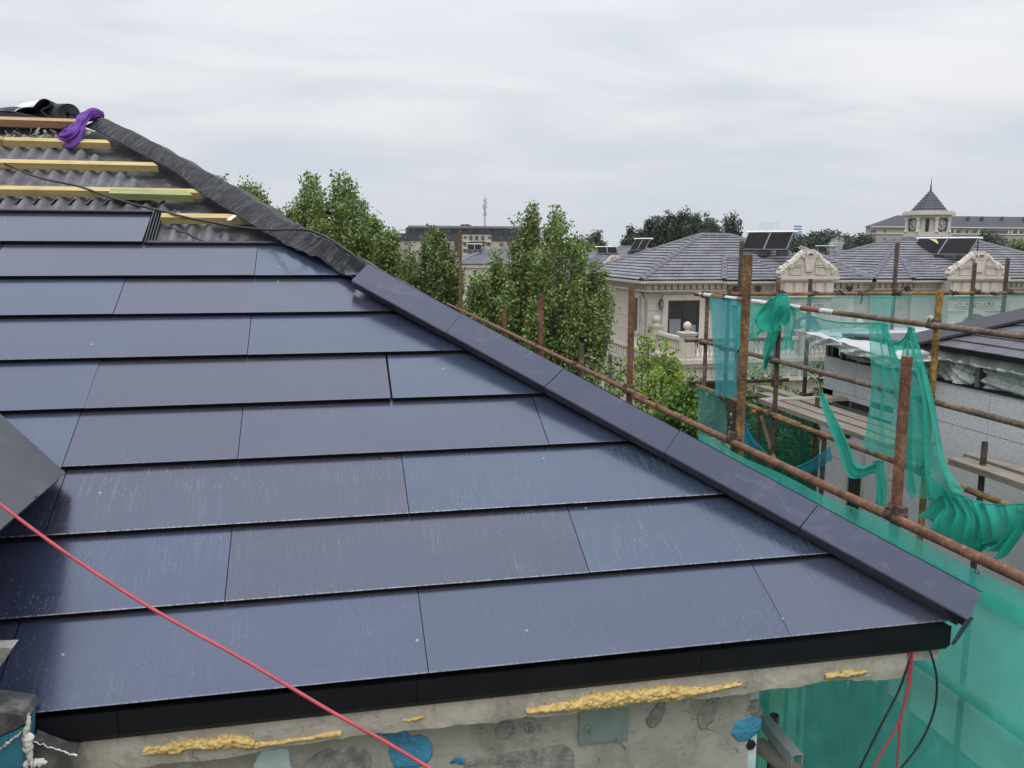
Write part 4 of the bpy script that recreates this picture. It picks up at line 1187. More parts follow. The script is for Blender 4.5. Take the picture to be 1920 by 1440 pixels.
for u, v in ((1597, 957), (1832, 1072)):
    c = hx(u, v, NXX - 0.012); mb = MB()
    mb.tube([c + np.array([0, 0.009 * math.cos(t), 0.009 * math.sin(t)]) for t in np.linspace(0, 6.28, 12)], 0.0022, 5); mb.build('eyelet', M_RUSTD, mainnet)
X1 = ('x', NX - .06)
net('narrow cyan net strip hanging by the far corner post', [[(1331, 557), (1354, 558), (1384, 562)], [(1336, 620), (1357, 625), (1386, 630)], [(1341, 690), (1360, 690), (1382, 690)], [(1343, 742), (1362, 745), (1384, 746)]], X1, M_NETC, 0.02, 2, seed=1)
net('green net sagging between the far post and the knotted bundle', [[(1370, 574), (1400, 572), (1440, 570), (1466, 564)], [(1374, 612), (1405, 612), (1440, 602), (1468, 584)], [(1376, 668), (1400, 646), (1430, 624), (1466, 600)]], X1, M_NET, 0.05, 4, seed=2)
kn = [[(1448, 562), (1456, 554), (1472, 553), (1484, 564)], [(1420, 588), (1448, 578), (1470, 572), (1482, 578)], [(1414, 602), (1440, 606), (1460, 598), (1478, 588)], [(1424, 612), (1446, 624), (1460, 618), (1474, 602)]]
net('bright green net bunched into a knot over the striped rail', [[(p[0], p[1], -0.05) for p in r] for r in kn], X1, M_NETD, 0.07, 2.5, seed=3)
net('ragged green net tail dangling left under the knotted bundle', [[(1444, 612), (1456, 608), (1466, 600)], [(1436, 640), (1446, 642), (1456, 632)], [(1434, 665), (1440, 668), (1447, 655)], [(1431, 694), (1434, 690), (1437, 680)]], X1, M_NETD, 0.03, 2, seed=4)
net('short green net flap hanging right under the knotted bundle', [[(1468, 590), (1478, 576), (1490, 578)], [(1470, 610), (1482, 606), (1494, 608)], [(1468, 632), (1480, 632), (1486, 634)], [(1468, 656), (1477, 654), (1485, 657)]], X1, M_NET, 0.03, 2, seed=5)
net('thin green net swagged along below the striped rail', [[(1478, 576), (1520, 592), (1570, 604), (1634, 606)], [(1482, 588), (1522, 610), (1575, 622), (1634, 612)], [(1484, 606), (1528, 622), (1580, 634), (1634, 624)]], X1, M_NETL, 0.03, 3, seed=6)
net('tall green net sheet hanging from the rail beside the stone wall', [[(1634, 606), (1645, 606), (1655, 607), (1662, 610)], [(1634, 650), (1655, 652), (1672, 655), (1690, 690)], [(1634, 720), (1660, 722), (1690, 725), (1722, 730)], [(1632, 780), (1660, 790), (1700, 790), (1740, 790)], [(1628, 842), (1665, 855), (1710, 868), (1760, 880)]], X1, M_NET, 0.05, 3.5, n=(60, 50), seed=7)
net('peaked green net drawn up to a point and falling down the yellow pole', [[(1703, 618), (1707, 614), (1709, 614), (1711, 618)], [(1694, 680), (1706, 675), (1716, 676), (1728, 684)], [(1690, 760), (1712, 760), (1738, 762), (1752, 770)], [(1680, 850), (1716, 850), (1750, 860), (1776, 870)], [(1700, 925), (1730, 935), (1765, 935), (1802, 925)]], ('x', NX - .10), M_NET, 0.06, 3, n=(60, 50), seed=8)
net('green net swag looping between the hung sheet and its peak', [[(1650, 608), (1668, 640), (1690, 640), (1706, 614)], [(1655, 625), (1670, 650), (1692, 648), (1706, 622)], [(1657, 634), (1673, 658), (1693, 655), (1706, 630)]], ('x', NX - .12), M_NETD, 0.02, 2, seed=9)
net('twisted green net strip drooping from the cross plank', [[(1536, 738), (1544, 738)], [(1548, 775), (1562, 772)], [(1566, 820), (1584, 812)], [(1580, 862), (1598, 845)], [(1592, 893), (1606, 868)], [(1612, 898), (1622, 874)], [(1640, 885), (1646, 866)]], ('x', NX - .09), M_NETD, 0.03, 1, seed=10)
net('frayed green net rag hanging near the dark doorway', [[(1638, 866), (1648, 864), (1656, 866)], [(1642, 900), (1650, 898), (1658, 896)], [(1644, 950), (1652, 952), (1659, 948)]], ('x', NX - .09), M_NETD, 0.02, 2, seed=11)
net('pale green net triangle below the low rail at the far corner', [[(1310, 728), (1330, 735), (1360, 748)], [(1308, 775), (1335, 780), (1362, 790)], [(1306, 820), (1330, 828), (1362, 840)]], X1, M_NETL, 0.02, 3, seed=12)
net('blue net wedge behind the yellow speckled pole', [[(1388, 775), (1392, 780), (1396, 788)], [(1384, 815), (1402, 820), (1415, 825)], [(1384, 838), (1414, 846), (1440, 852)]], X1, M_NETB, 0.02, 2, seed=13)
net('blue green net strip slanting up to the short post', [[(1485, 880), (1520, 864), (1558, 838)], [(1487, 886), (1522, 876), (1560, 850)], [(1489, 890), (1524, 884), (1561, 862)]], X1, M_NETB, 0.01, 1, seed=14)
net('dark green net wrapped round the yellow pole foot and rail', [[(1745, 905), (1765, 915), (1800, 930), (1850, 945), (1925, 945)], [(1748, 935), (1790, 955), (1830, 975), (1870, 980), (1925, 965)], [(1742, 960), (1790, 985), (1830, 1010), (1870, 1015), (1910, 990)], [(1740, 970), (1785, 1025), (1820, 1040), (1850, 1020), (1885, 1050)]], X1, M_NETD, 0.075, 7, n=(60, 110), seed=15)
net('thin green net draped behind the bundled dark one at right', [[(1735, 890), (1760, 905), (1800, 925)], [(1733, 955), (1775, 985), (1825, 1000)], [(1745, 1000), (1790, 1030), (1840, 1035)]], ('x', NX + .1), M_NETL, 0.02, 2, seed=16)
YB = ('y', NB - .05)
net('long pale net stretched along the far rail in front of the villas', [[(1334, 556), (1440, 558), (1560, 557), (1680, 556), (1800, 556), (1925, 553)], [(1334, 620), (1440, 625), (1560, 625), (1680, 625), (1800, 625), (1925, 620)], [(1334, 706), (1440, 706), (1560, 706), (1680, 700), (1800, 690), (1925, 690)]], YB, M_NETP, 0.03, 6, n=(20, 120), seed=17)
net('loose green net curtain tied to the far rail in front of villa wall', [[(1632, 558), (1650, 557), (1676, 557)], [(1636, 590), (1652, 590), (1672, 590)], [(1638, 640), (1652, 640), (1664, 640)]], ('y', NB - .12), M_NETL, 0.03, 2, seed=18)
net('dark green net closing the lower far scaffold bay before the shrubs', [[(1385, 752), (1440, 756), (1500, 760), (1545, 766)], [(1385, 830), (1440, 835), (1500, 840), (1545, 845)], [(1385, 905), (1440, 910), (1500, 915), (1545, 920)]], ('y', NB - .1), M_NETX, 0.02, 3, n=(24, 50), seed=19)
cable('rope', [hx(u, v, NX + .05) for u, v in [(1482, 580), (1500, 630), (1520, 680), (1535, 725), (1538, 735)]], 0.0026, M_MORTAR, 'thin pale rope running slantwise down to the cross plank', 'rope')
# ---------------------------------------------------------------- neighbouring grey stone house
def mat_granite():
    t = NT('speckled_granite')
    v = t.voro(t.coord(), 210); n = t.noise(t.coord(), 110, 3, 0.75); g = t.noise(t.coord(), 1.5, 4)
    k = t.ramp(n, [(0.33, (0.33, 0.325, 0.345)), (0.5, (0.56, 0.55, 0.58)), (0.66, (0.72, 0.71, 0.73))])
    k = t.mix(t.val(g, 0.4, 0.7, 0, 0.2), k, (0.34, 0.34, 0.35))
    t.col(k); t.set(Roughness=0.6); return t.mat
M_GRAN = mat_granite()
def mat_foil():
    t = NT('crumpled_foil')
    n = t.noise(t.coord((1, 1, 1)), 14, 6, 0.7, 2.2)
    v = t.noise(t.coord((1, 5, 2)), 9, 4, 0.6, 1.5)
    t.col(t.ramp(n, [(0.32, (0.30, 0.34, 0.31)), (0.55, (0.80, 0.84, 0.82)), (0.7, (0.92, 0.94, 0.93))]))
    t.set(Roughness=0.26, Metallic=0.3); t.bump(t.math('ADD', n, v), 0.7, 0.025)
    return t.mat
M_FOIL = mat_foil()
M_SLATE = simple('dark_slate', (0.088, 0.085, 0.104), 0.48, 0.25, 6, 0.15, 25)
M_DARK = simple('dark_opening', (0.012, 0.012, 0.012), 0.8, 0.3, 6)
M_JOINT = simple('joint_grey', (0.10, 0.10, 0.105), 0.9, 0.2, 6)
M_GREYP = simple('grey_profile', (0.15, 0.155, 0.16), 0.5, 0.15, 6, metal=0.3)
M_WFILM = simple('white_roof_film', (0.40, 0.41, 0.42), 0.5, 0.12, 9, 0.3, 18, dirt=((0.42, 0.43, 0.43), 5))
WX = 5.50
wy1 = hx(1544, 740, WX)[1]
nh = thing('house', (7.5, 5.5, 0), 'grey granite clad house under construction with foil in its window strip', 'house')
ZW = 6.80
mb = MB()
mb.box(WX + .02, 1.5, 0, 12, wy1, ZW - 0.002)
mb.box(WX + .25, 1.5, ZW, 12, wy1 - .1, 7.05)
mb.build('wall', M_JOINT, nh)
# granite panels with open joints
j = 0.006
ys = [wy1, hx(1606, 715, WX)[1], hx(1680, 715, WX)[1], hx(1757, 760, WX)[1], hx(1856, 780, WX)[1], hx(1856, 780, WX)[1] - .7, hx(1856, 780, WX)[1] - 1.5, 2.6, 1.5]
ys = sorted(ys, reverse=True)
zs = [ZW, 6.43, 6.06, 5.69, 5.32, 4.95, 4.5, 4.0, 3.5]
dy0, dy1 = hx(1590, 870, WX)[1], hx(1624, 870, WX)[1]; dzt = hx(1605, 832, WX)[2]
wz0, wz1 = hx(1600, 768, WX)[2], hx(1562, 742, WX)[2]; wya, wyb_ = hx(1562, 755, WX)[1], hx(1632, 780, WX)[1]
for i in range(len(ys) - 1):
    for k in range(len(zs) - 1):
        y1_, y0_ = ys[i] - j / 2, ys[i + 1] + j / 2; z1_, z0_ = zs[k] - j / 2, zs[k + 1] + j / 2
        if z1_ < dzt + .1 and y1_ > dy1 and y0_ < dy0:      # the doorway
            cuts = [(max(y0_, dy0), y1_), (y0_, min(y1_, dy1))]
        elif z1_ > wz0 and z0_ < wz1 and y1_ > wyb_ and y0_ < wya:
            cuts = []
            for za, zb_ in ((z0_, wz0), (wz1, z1_)):
                if zb_ - za > .02:
                    mb = MB(); mb.box(WX - .012, y0_, za, WX + .02, y1_, zb_); mb.build('stone_panel', M_GRAN, nh)
            cuts = [(max(y0_, wya), y1_), (y0_, min(y1_, wyb_))]
        else: cuts = [(y0_, y1_)]
        for ya, yb2 in cuts:
            if yb2 - ya < .03: continue
            mb = MB(); mb.box(WX - .012, ya, z0_, WX + .018, yb2, z1_)
            mb.build('stone_panel', M_GRAN, nh)
mb = MB(); mb.box(WX - .004, dy1, 3.2, WX + .019, dy0, dzt); mb.build('doorway', M_DARK, nh)
mb = MB()
for a_, b_ in (((WX - .02, dy0 - .04, 3.2), (WX + .005, dy0, dzt)), ((WX - .02, dy1, 3.2), (WX + .005, dy1 + .04, dzt)), ((WX - .02, dy1 + .04, dzt - .04), (WX + .005, dy0 - .04, dzt))): mb.box(*a_, *b_)
mb.build('door_frame', M_ALU, nh)
mb = MB(); mb.box(WX - .008, wyb_, wz0, WX + .019, wya, wz1); w_ = mb.build('window', M_DARK, nh)
mb = MB(); ym = (wya + wyb_) / 2
mb.box(WX - .016, ym - .015, wz0, WX - .009, ym + .015, wz1); mb.box(WX - .018, wyb_, wz0 - .02, WX + .0, wya, wz0 + .015); mb.build('frame', M_GREYP, w_)
# strip window stuffed with foil
z0_, z1_ = ZW + .012, 7.00
foil_y = [(wy1 - .35, hx(1620, 672, WX)[1] - .1), (hx(1726, 690, WX)[1], hx(1745, 700, WX)[1]), (hx(1752, 690, WX)[1], hx(1825, 710, WX)[1] + .02), (hx(1838, 720, WX)[1] - .02, 4.55), (4.45, 3.3)]
for k, (ya, yb2) in enumerate(foil_y):
    nn = 34; P = np.zeros((nn, 12, 3)); rr = np.random.default_rng(50 + k)
    for i in range(nn):
        for q_ in range(12):
            y = ya + (yb2 - ya) * i / (nn - 1); z = z0_ + (z1_ - z0_) * q_ / 11
            if k == 0: z = z0_ + (z1_ - z0_ - .05 * abs(math.sin(3.3 * i / nn * 3))) * q_ / 11
            P[i, q_] = (WX + .012 + .022 * math.sin(3.1 * q_ * .4 + i * .5) + rr.normal() * .007 + .03 * math.sin(i * .21), y, z)
    mb = MB(); mb.grid(P); mb.build('foil_sheet', M_FOIL, nh, smooth=True)
mb = MB(); mb.box(WX + .11, 1.6, ZW + .003, WX + .24, wy1 - .12, 7.06); mb.build('window_void', M_DARK, nh)
for y in (wy1 - .02, wy1 - .30, hx(1832, 715, WX)[1], hx(1750, 690, WX)[1], 4.5):
    mb = MB(); mb.box(WX - .005, y - .025, ZW + .002, WX + .10, y + .025, 7.015); mb.build('mullion', M_GREYP, nh)
mb = MB(); mb.box(WX - .03, 1.5, ZW - .004, WX + .05, wy1 - .33, ZW + .010); mb.build('sill', M_FASCIA, nh)
# eave: concrete band, white ragged bead, slates
RX0 = 5.38
yh = hx(1722, 643, RX0)[1]
mb = MB(); mb.box(RX0 + .03, 1.5, 7.02, 5.75, yh - .12, 7.118); mb.build('eave_band', simple('band_concrete', (0.24, 0.24, 0.245), 0.85, 0.35, 5, 0.4, 30, dirt=((0.5, 0.5, 0.5), 6)), nh)
mb = MB(); rr = np.random.default_rng(4)
L = [np.array([RX0 + .04 + rr.normal() * .006, y, 7.012 + rr.normal() * .007]) for y in np.arange(2.0, yh - .1, .05)]
mb.tube(L, [max(.004, .012 + .006 * rr.normal()) for _ in L], 6); mb.build('foam_bead', M_WHITEF, nh)
PS = math.radians(24)
def RS(s_, y, h=0.0): return np.array([RX0 + s_ * math.cos(PS) - h * math.sin(PS), y, 7.125 + s_ * math.sin(PS) + h * math.cos(PS)])
mb = MB(); mb.prism([RS(0.03, 1.5, -.03), RS(3.6, 1.5, -.03), RS(3.6, yh - 3.3, -.03), RS(0.03, yh - .03, -.03)], (0, 0, .015)); mb.build('roof', M_FELT, nh)
mb = MB()
mb.prism([RS(0.0, yh, 0), RS(3.6, yh - 3.6 * math.cos(PS), 0), np.array([9.5, yh, 7.125])], (0, 0, -.01)); mb.build('roof', M_FELT, nh)
ex, wd_ = 0.128, 0.150
def scr(p):
    p = np.asarray(p, float) - CAMP; return 960 + FPX * np.dot(p, RT) / np.dot(p, FW)
restb = MB()
for r_ in range(27):
    s0, s1 = r_ * ex, r_ * ex + ex + .016
    y = 1.6 + (wd_ / 2 if r_ % 2 else 0)
    while True:
        a_, b_ = y + .0022, y + wd_ - .0022
        lim0, lim1 = yh - s0 * math.cos(PS), yh - s1 * math.cos(PS)
        if a_ > lim0 - .05: break
        h0 = .012 + random.uniform(0, .003)
        poly = [RS(s0, a_, h0), RS(s1, a_, .000), RS(s1, max(min(b_, lim1), a_ + .001), .000), RS(s0, min(b_, lim0), h0)]
        if s1 > 3.58: break
        if scr(RS(s0, b_, 0)) < 1965 and r_ < 17:
            mb = MB(); mb.prism(poly[::-1], np.array([0, 0, .007])); mb.build('slate', M_SLATE, nh)
        else: restb.prism(poly[::-1], np.array([0, 0, .007]))
        y += wd_
mb = MB()
A_ = []
for s_ in np.linspace(-.06, 3.6, 14):
    yy_ = yh - s_ * math.cos(PS); A_.append([RS(s_, yy_ - .17, .03), RS(s_, yy_ - .165, .05), RS(s_, yy_ + .02, .10), np.array([RS(s_, yy_, 0)[0] + .14, yy_ + .12, RS(s_, yy_, 0)[2] - .0])])
mb.grid(np.array(A_)); o = mb.build('hip_flashing', simple('slate_flashing', (.036, .036, .048), .5, .2, 5, .1), nh, smooth=False); so = o.modifiers.new('t', 'SOLIDIFY'); so.thickness = .004
mb = MB(); mb.box(RX0 - .015, 1.5, 7.095, RX0 + .012, yh + .02, 7.132); mb.build('fascia_board', M_FASCIA, nh)
restb.build('slate_courses', M_SLATE, nh, kind='stuff')
# flat porch roof covered in white film with a crumpled foil edge
f0, f1, f2 = hx(1508, 624, 5.15), hx(1572, 640, 5.2), hx(1642, 664, 5.25)
f3 = np.array([f2[0] + .0, yh - .2, f2[2]]); b0, b1 = hx(1560, 617, 6.6), hx(1785, 612, 8.6)
mb = MB(); G = np.array([[f0, f1, f2, f3], [f0 * .5 + b0 * .5, f1 * .45 + b0 * .55 + np.array([.2, 0, 0]), np.array([6.7, yh + .5, 7.14]), np.array([6.6, yh - .1, 7.14])], [b0, b0 * .7 + b1 * .3, b0 * .3 + b1 * .7, b1]])
n1_, n2_ = 14, 40; P = np.array([[bil(G, a / (n1_ - 1), b / (n2_ - 1)) + np.array([0, 0, .008 * math.sin(9 * b / n2_ * 6 + a)]) for b in range(n2_)] for a in range(n1_)])
mb.grid(P); porch = mb.build('porch_film', M_WFILM, nh, smooth=True); so = porch.modifiers.new('t', 'SOLIDIFY'); so.thickness = .004
F = smooth_path([f0, f1, f2, f3], 50); rr = np.random.default_rng(9)
P = np.zeros((50, 8, 3))
for i in range(50):
    for q_ in range(8):
        P[i, q_] = F[i] + np.array([.01 * math.sin(i * .9 + q_) + rr.normal() * .006 + .02 * q_ / 7, 0, -(.09 + .02 * math.sin(i * .4)) * q_ / 7])
mb = MB(); mb.grid(P); mb.build('foil_edge', M_FOIL, nh, smooth=True)
mb = MB(); mb.prism([p + np.array([.04, 0, -.05]) for p in (f0 + np.array([0.15, -.05, 0]), f1, f2, f3, b1 + np.array([-.5, 0, -.1]), b0 + np.array([.2, 0, -.1]))][::-1], (0, 0, -.045)); mb.build('porch_deck', M_FASCIA, nh)
mb = MB(); mb.box(WX + .02, wy1 - .1, 0, WX + .10, wy1, 7.02); mb.build('corner_post', M_GREYP, nh)

# ---------------------------------------------------------------- villas
def mat_stone(name, c):
    t = NT(name)
    n = t.noise(t.coord(), 2.1, 5, 0.65); f = t.noise(t.coord(), 40, 3, 0.6)
    k = t.ramp(n, [(0.3, tuple(x * .86 for x in c)), (0.7, tuple(x * 1.08 for x in c))])
    k = t.mix(t.val(f, .35, .7, 0, .18), k, tuple(x * .6 for x in c))
    w = t.noise(t.coord((5, 5, .5)), 1.1, 5, .7)
    k = t.mix(t.val(w, .58, .78, 0, .35), k, tuple(x * .5 for x in c))
    t.col(k); t.set(Roughness=.85); return t.mat
M_VIL = mat_stone('cream_stone', (0.465, 0.42, 0.375))
M_VILJ = simple('stone_joint', (0.60, 0.56, 0.52), 0.9, 0.1, 5)
M_VILT = mat_stone('cream_trim', (0.51, 0.462, 0.412))
M_GUT = simple('cream_gutter', (0.42, 0.39, 0.34), 0.5, 0.1, 5)
M_RTILE = simple('grey_roof_tile', (0.148, 0.147, 0.168), 0.55, 0.3, 1.3, 0.0, spec=0.5)
M_RJ = simple('roof_gap', (0.018, 0.018, 0.023), 0.8, 0.2, 3)
M_HIPT = simple('grey_hip_tile', (0.105, 0.103, 0.125), 0.6, 0.3, 6, 0.2, 20)
M_WIN = simple('dark_glass', (0.022, 0.024, 0.028), 0.12, 0.3, 2, spec=0.6)
M_WFR = simple('dark_window_frame', (0.018, 0.017, 0.016), 0.5, 0.2, 5)
M_CURT = simple('grey_curtain', (0.16, 0.17, 0.19), 0.8, 0.2, 6, stretch=(9, 1, .3))
M_BLIND = simple('blue_shutter', (0.10, 0.16, 0.21), 0.5, 0.15, 6)
M_PANEL = simple('solar_collector', (0.013, 0.012, 0.013), 0.6, 0.3, 3, spec=0.08)
M_FRM = simple('collector_frame', (0.16, 0.16, 0.17), 0.4, 0.1, 5, metal=0.5)
M_LEGS = simple('collector_leg', (0.06, 0.06, 0.065), 0.5, 0.2, 5, metal=0.4)

def roof_face(e0, e1, r0, r1, mbT, exp_=0.33, tw=0.36, rnd=random.Random(1), th=0.05):
    """stepped tile courses between an eave line e0-e1 and an upper line r0-r1 (trapezoid or triangle)"""
    e0, e1, r0, r1 = (np.asarray(p, float) for p in (e0, e1, r0, r1))
    nrm = np.cross(e1 - e0, ((r0 + r1) / 2 - (e0 + e1) / 2)); nrm /= np.linalg.norm(nrm)
    if nrm[2] < 0: nrm = -nrm
    ln = np.linalg.norm((r0 + r1) / 2 - (e0 + e1) / 2); n = max(2, int(round(ln / exp_)))
    d = e1 - e0; L = np.linalg.norm(d); d /= L
    for k in range(n):
        a, b = k / n, min(1, (k + 1.12) / n)
        l0, l1 = e0 + (r0 - e0) * a, e1 + (r1 - e1) * a
        m0, m1 = e0 + (r0 - e0) * b, e1 + (r1 - e1) * b
        s0, s1 = np.dot(l0 - e0, d), np.dot(l1 - e0, d); t0, t1 = np.dot(m0 - e0, d), np.dot(m1 - e0, d)
        bl, bm = l0 - d * s0, m0 - d * t0
        x = math.floor(s0 / tw) * tw - (tw / 2 if k % 2 else 0)
        while x < s1:
            xa, xb = x + .006, x + tw - .006
            p = [max(xa, s0), min(xb, s1), min(max(xb, t0), t1), min(max(xa, t0), t1)]
            if p[1] > p[0] + .01:
                h = th + rnd.uniform(0, .008)
                A = [bl + d * p[0] + nrm * h, bl + d * p[1] + nrm * h, bm + d * p[2] + nrm * .004, bm + d * p[3] + nrm * .004]
                B = [bl + d * p[0] + nrm * (h - .026), bl + d * p[1] + nrm * (h - .026)]
                mbT.add(A + B, [(0, 1, 2, 3), (4, 5, 1, 0), (4, 0, 3), (1, 5, 2)])
            x += tw
def hip_strip(p, q, parent, w=0.16, name='hip_tile', mat=None):
    mb = MB(); p, q = np.asarray(p, float), np.asarray(q, float); d = (q - p) / np.linalg.norm(q - p)
    n = max(3, int(np.linalg.norm(q - p) / .45)); sd = np.cross(d, (0, 0, 1.0)); sd /= np.linalg.norm(sd); up = np.cross(sd, d)
    for i in range(n):
        a, b = p + (q - p) * (i / n), p + (q - p) * ((i + 1.06) / n)
        pr = [(-w, -.02), (-w * .7, .06), (0, .105), (w * .7, .06), (w, -.02)]
        mb.grid(np.array([[c + sd * x + up * (y + e) for x, y in pr] for c, e in ((a, .018), (b, 0))]))
    return mb.build(name, mat or M_HIPT, parent)
def hip_roof(parent, x0, x1, y0, y1, ze, zr, name='roof_tile', strips=True, exp_=0.33, tw=0.36, front_only=False):
    d = (y1 - y0) / 2
    a, b = np.array([x0, y0, ze]), np.array([x1, y0, ze]); c, e = np.array([x1, y1, ze]), np.array([x0, y1, ze])
    d2 = min(d, (x1 - x0) / 2)
    r0, r1 = np.array([x0 + d2, y0 + d, zr]), np.array([x1 - d2, y0 + d, zr])
    base = MB(); dz = np.array([0, 0, -.012])
    base.prism([a + dz, b + dz, r1 + dz, r0 + dz], (0, 0, -.03)); base.prism([e + dz, a + dz, r0 + dz], (0, 0, -.03)); base.prism([b + dz, c + dz, r1 + dz], (0, 0, -.03)); base.prism([c + dz, e + dz, r0 + dz, r1 + dz], (0, 0, -.03))
    rf = base.build('roof', M_RJ, parent)
    mb = MB(); roof_face(a, b, r0, r1, mb, exp_, tw); roof_face(e, a, r0, r0, mb, exp_, tw); roof_face(b, c, r1, r1, mb, exp_, tw)
    if not front_only: roof_face(c, e, r1, r0, mb, exp_ * 2, tw * 2)
    mb.build(name, M_RTILE, rf, kind='stuff')
    if strips:
        for p, q in ((a, r0), (e, r0), (b, r1), (c, r1), (r0, r1)): hip_strip(p, q, rf)
    return r0, r1
def dentils(x0, x1, y, z, h, step, w, parent, axis='x', out=0.05, name='dentil_band'):
    mb = MB(); t = x0 + step / 2
    while t < x1:
        if axis == 'x': mb.box(t - w / 2, y - out, z, t + w / 2, y + .02, z + h)
        else: mb.box(y - out, t - w / 2, z, y + .02, t + w / 2, z + h)
        t += step
    return mb.build(name, M_VILT, parent, kind='stuff')
def band(parent, x0, x1, y0, y1, z0, z1, out, name, mat=None):
    mb = MB(); mb.box(x0 - out, y0 - out, z0, x1 + out, y1 + out, z1); return mb.build(name, mat or M_VILT, parent)
def clad(parent, axis, c, u0, u1, z0, z1, pw, ph, holes=(), out=0.009, gap=0.03, off=0.0):
    """stone panels with open joints; holes: (u0,u1,z0,z1)"""
    nz = max(1, round((z1 - z0) / ph)); hh = (z1 - z0) / nz; meshes = {}
    for k in range(nz):
        za, zb_ = z0 + k * hh + gap / 2, z0 + (k + 1) * hh - gap / 2
        u = u0 - (pw / 2 if k % 2 else 0)
        while u < u1:
            a, b = max(u, u0) + gap / 2, min(u + pw, u1) - gap / 2
            u += pw
            segs = [(a, b)] if b - a > .05 else []
            for h in holes:
                if h[3] > za and h[2] < zb_:
                    new = []
                    for s0, s1 in segs:
                        if h[1] <= s0 or h[0] >= s1: new.append((s0, s1)); continue
                        if h[0] - s0 > .04: new.append((s0, h[0]))
                        if s1 - h[1] > .04: new.append((h[1], s1))
                    segs = new
            for s0, s1 in segs:
                mb = MB()
                if axis == 'y': mb.box(s0, c - out, za, s1, c + .005, zb_)
                else: mb.box(c - out, s0, za, c + .005, s1, zb_)
                mb.build('stone_panel', M_VIL, parent)
def window(parent, axis, c, u0, u1, z0, z1, name='window', fr=0.14, panes=2, glass=None, sill=True, label=None, curtain=False):
    mb = MB()
    def bx(ua, ub, za, zb_, d0, d1, m=0):
        if axis == 'y': mb.box(ua, c + d0, za, ub, c + d1, zb_, m)
        else: mb.box(c + d0, ua, za, c + d1, ub, zb_, m)
    bx(u0 - fr, u0, z0, z1 + fr, -.06, .02); bx(u1, u1 + fr, z0, z1 + fr, -.06, .02); bx(u0, u1, z1, z1 + fr, -.06, .02)
    if sill: bx(u0 - fr - .05, u1 + fr + .05, z0 - .1, z0 - .001, -.12, .02)
    w = mb.build(name, M_VILT, parent)
    if label: w['label'] = label
    mb = MB(); t = .07
    bx(u0 + .001, u0 + t, z0, z1, -.03, .005); bx(u1 - t, u1 - .001, z0, z1, -.03, .005); bx(u0 + t, u1 - t, z1 - t, z1 - .001, -.03, .005); bx(u0 + t, u1 - t, z0, z0 + t, -.03, .005)
    for k in range(1, panes):
        x = u0 + (u1 - u0) * k / panes; bx(x - t / 2, x + t / 2, z0 + t, z1 - t, -.03, .005)
    mb.build('window_frame', M_WFR, w)
    mb = MB(); bx(u0 + .01, u1 - .01, z0 + .01, z1 - .01, -.008, .003); mb.build('pane', glass or M_WIN, w)
    if curtain:
        mb = MB(); bx(u0 + .1, u0 + (u1 - u0) * .42, z0 + .1, z0 + (z1 - z0) * .62, -.014, -.009); bx(u0 + (u1 - u0) * .6, u1 - .15, z0 + .1, z0 + (z1 - z0) * .5, -.014, -.009); mb.build('curtain', M_CURT, w)
    return w
def arch(parent, c, u0, u1, z0, zs, name='arched_window', glass=None, frame=0.22):
    """arched opening on a wall facing -Y: voussoir ring and glass"""
    r = (u1 - u0) / 2; m = (u0 + u1) / 2; N_ = 14
    pts = [(m - r * math.cos(math.pi * k / N_), zs + r * math.sin(math.pi * k / N_)) for k in range(N_ + 1)]
    out = [(m - (r + frame) * math.cos(math.pi * k / N_), zs + (r + frame) * math.sin(math.pi * k / N_)) for k in range(N_ + 1)]
    mb = MB()
    for k in range(N_):
        mb.prism([(out[k][0], c + .0, out[k][1]), (out[k+1][0], c + .0, out[k+1][1]), (pts[k+1][0], c + .0, pts[k+1][1]), (pts[k][0], c + .0, pts[k][1])], (0, -.08, 0))
    mb.box(u0 - frame, c - .08, z0, u0, c + .0, zs - .001); mb.box(u1, c - .08, z0, u1 + frame, c + .0, zs - .001)
    a = mb.build(name, M_VILT, parent)
    mb = MB(); mb.prism([(u0, c - .022, z0)] + [(p[0], c - .022, p[1]) for p in pts] + [(u1, c - .022, z0)], (0, .018, 0)); mb.build('pane', glass or M_WIN, a)
    mb = MB()
    mb.box(m - .03, c - .045, z0, m + .03, c - .024, zs + r * .98); mb.box(u0, c - .045, zs - .03, m - .032, c - .024, zs + .03); mb.box(m + .032, c - .045, zs - .03, u1, c - .024, zs + .03)
    for k in (4, 10):
        p = pts[k]; mb.bar((m, c - .036, zs + .04), (p[0], c - .036, p[1]), .04, .018, (0, 1, 0))
    mb.build('window_frame', M_WFR, a)
    return a
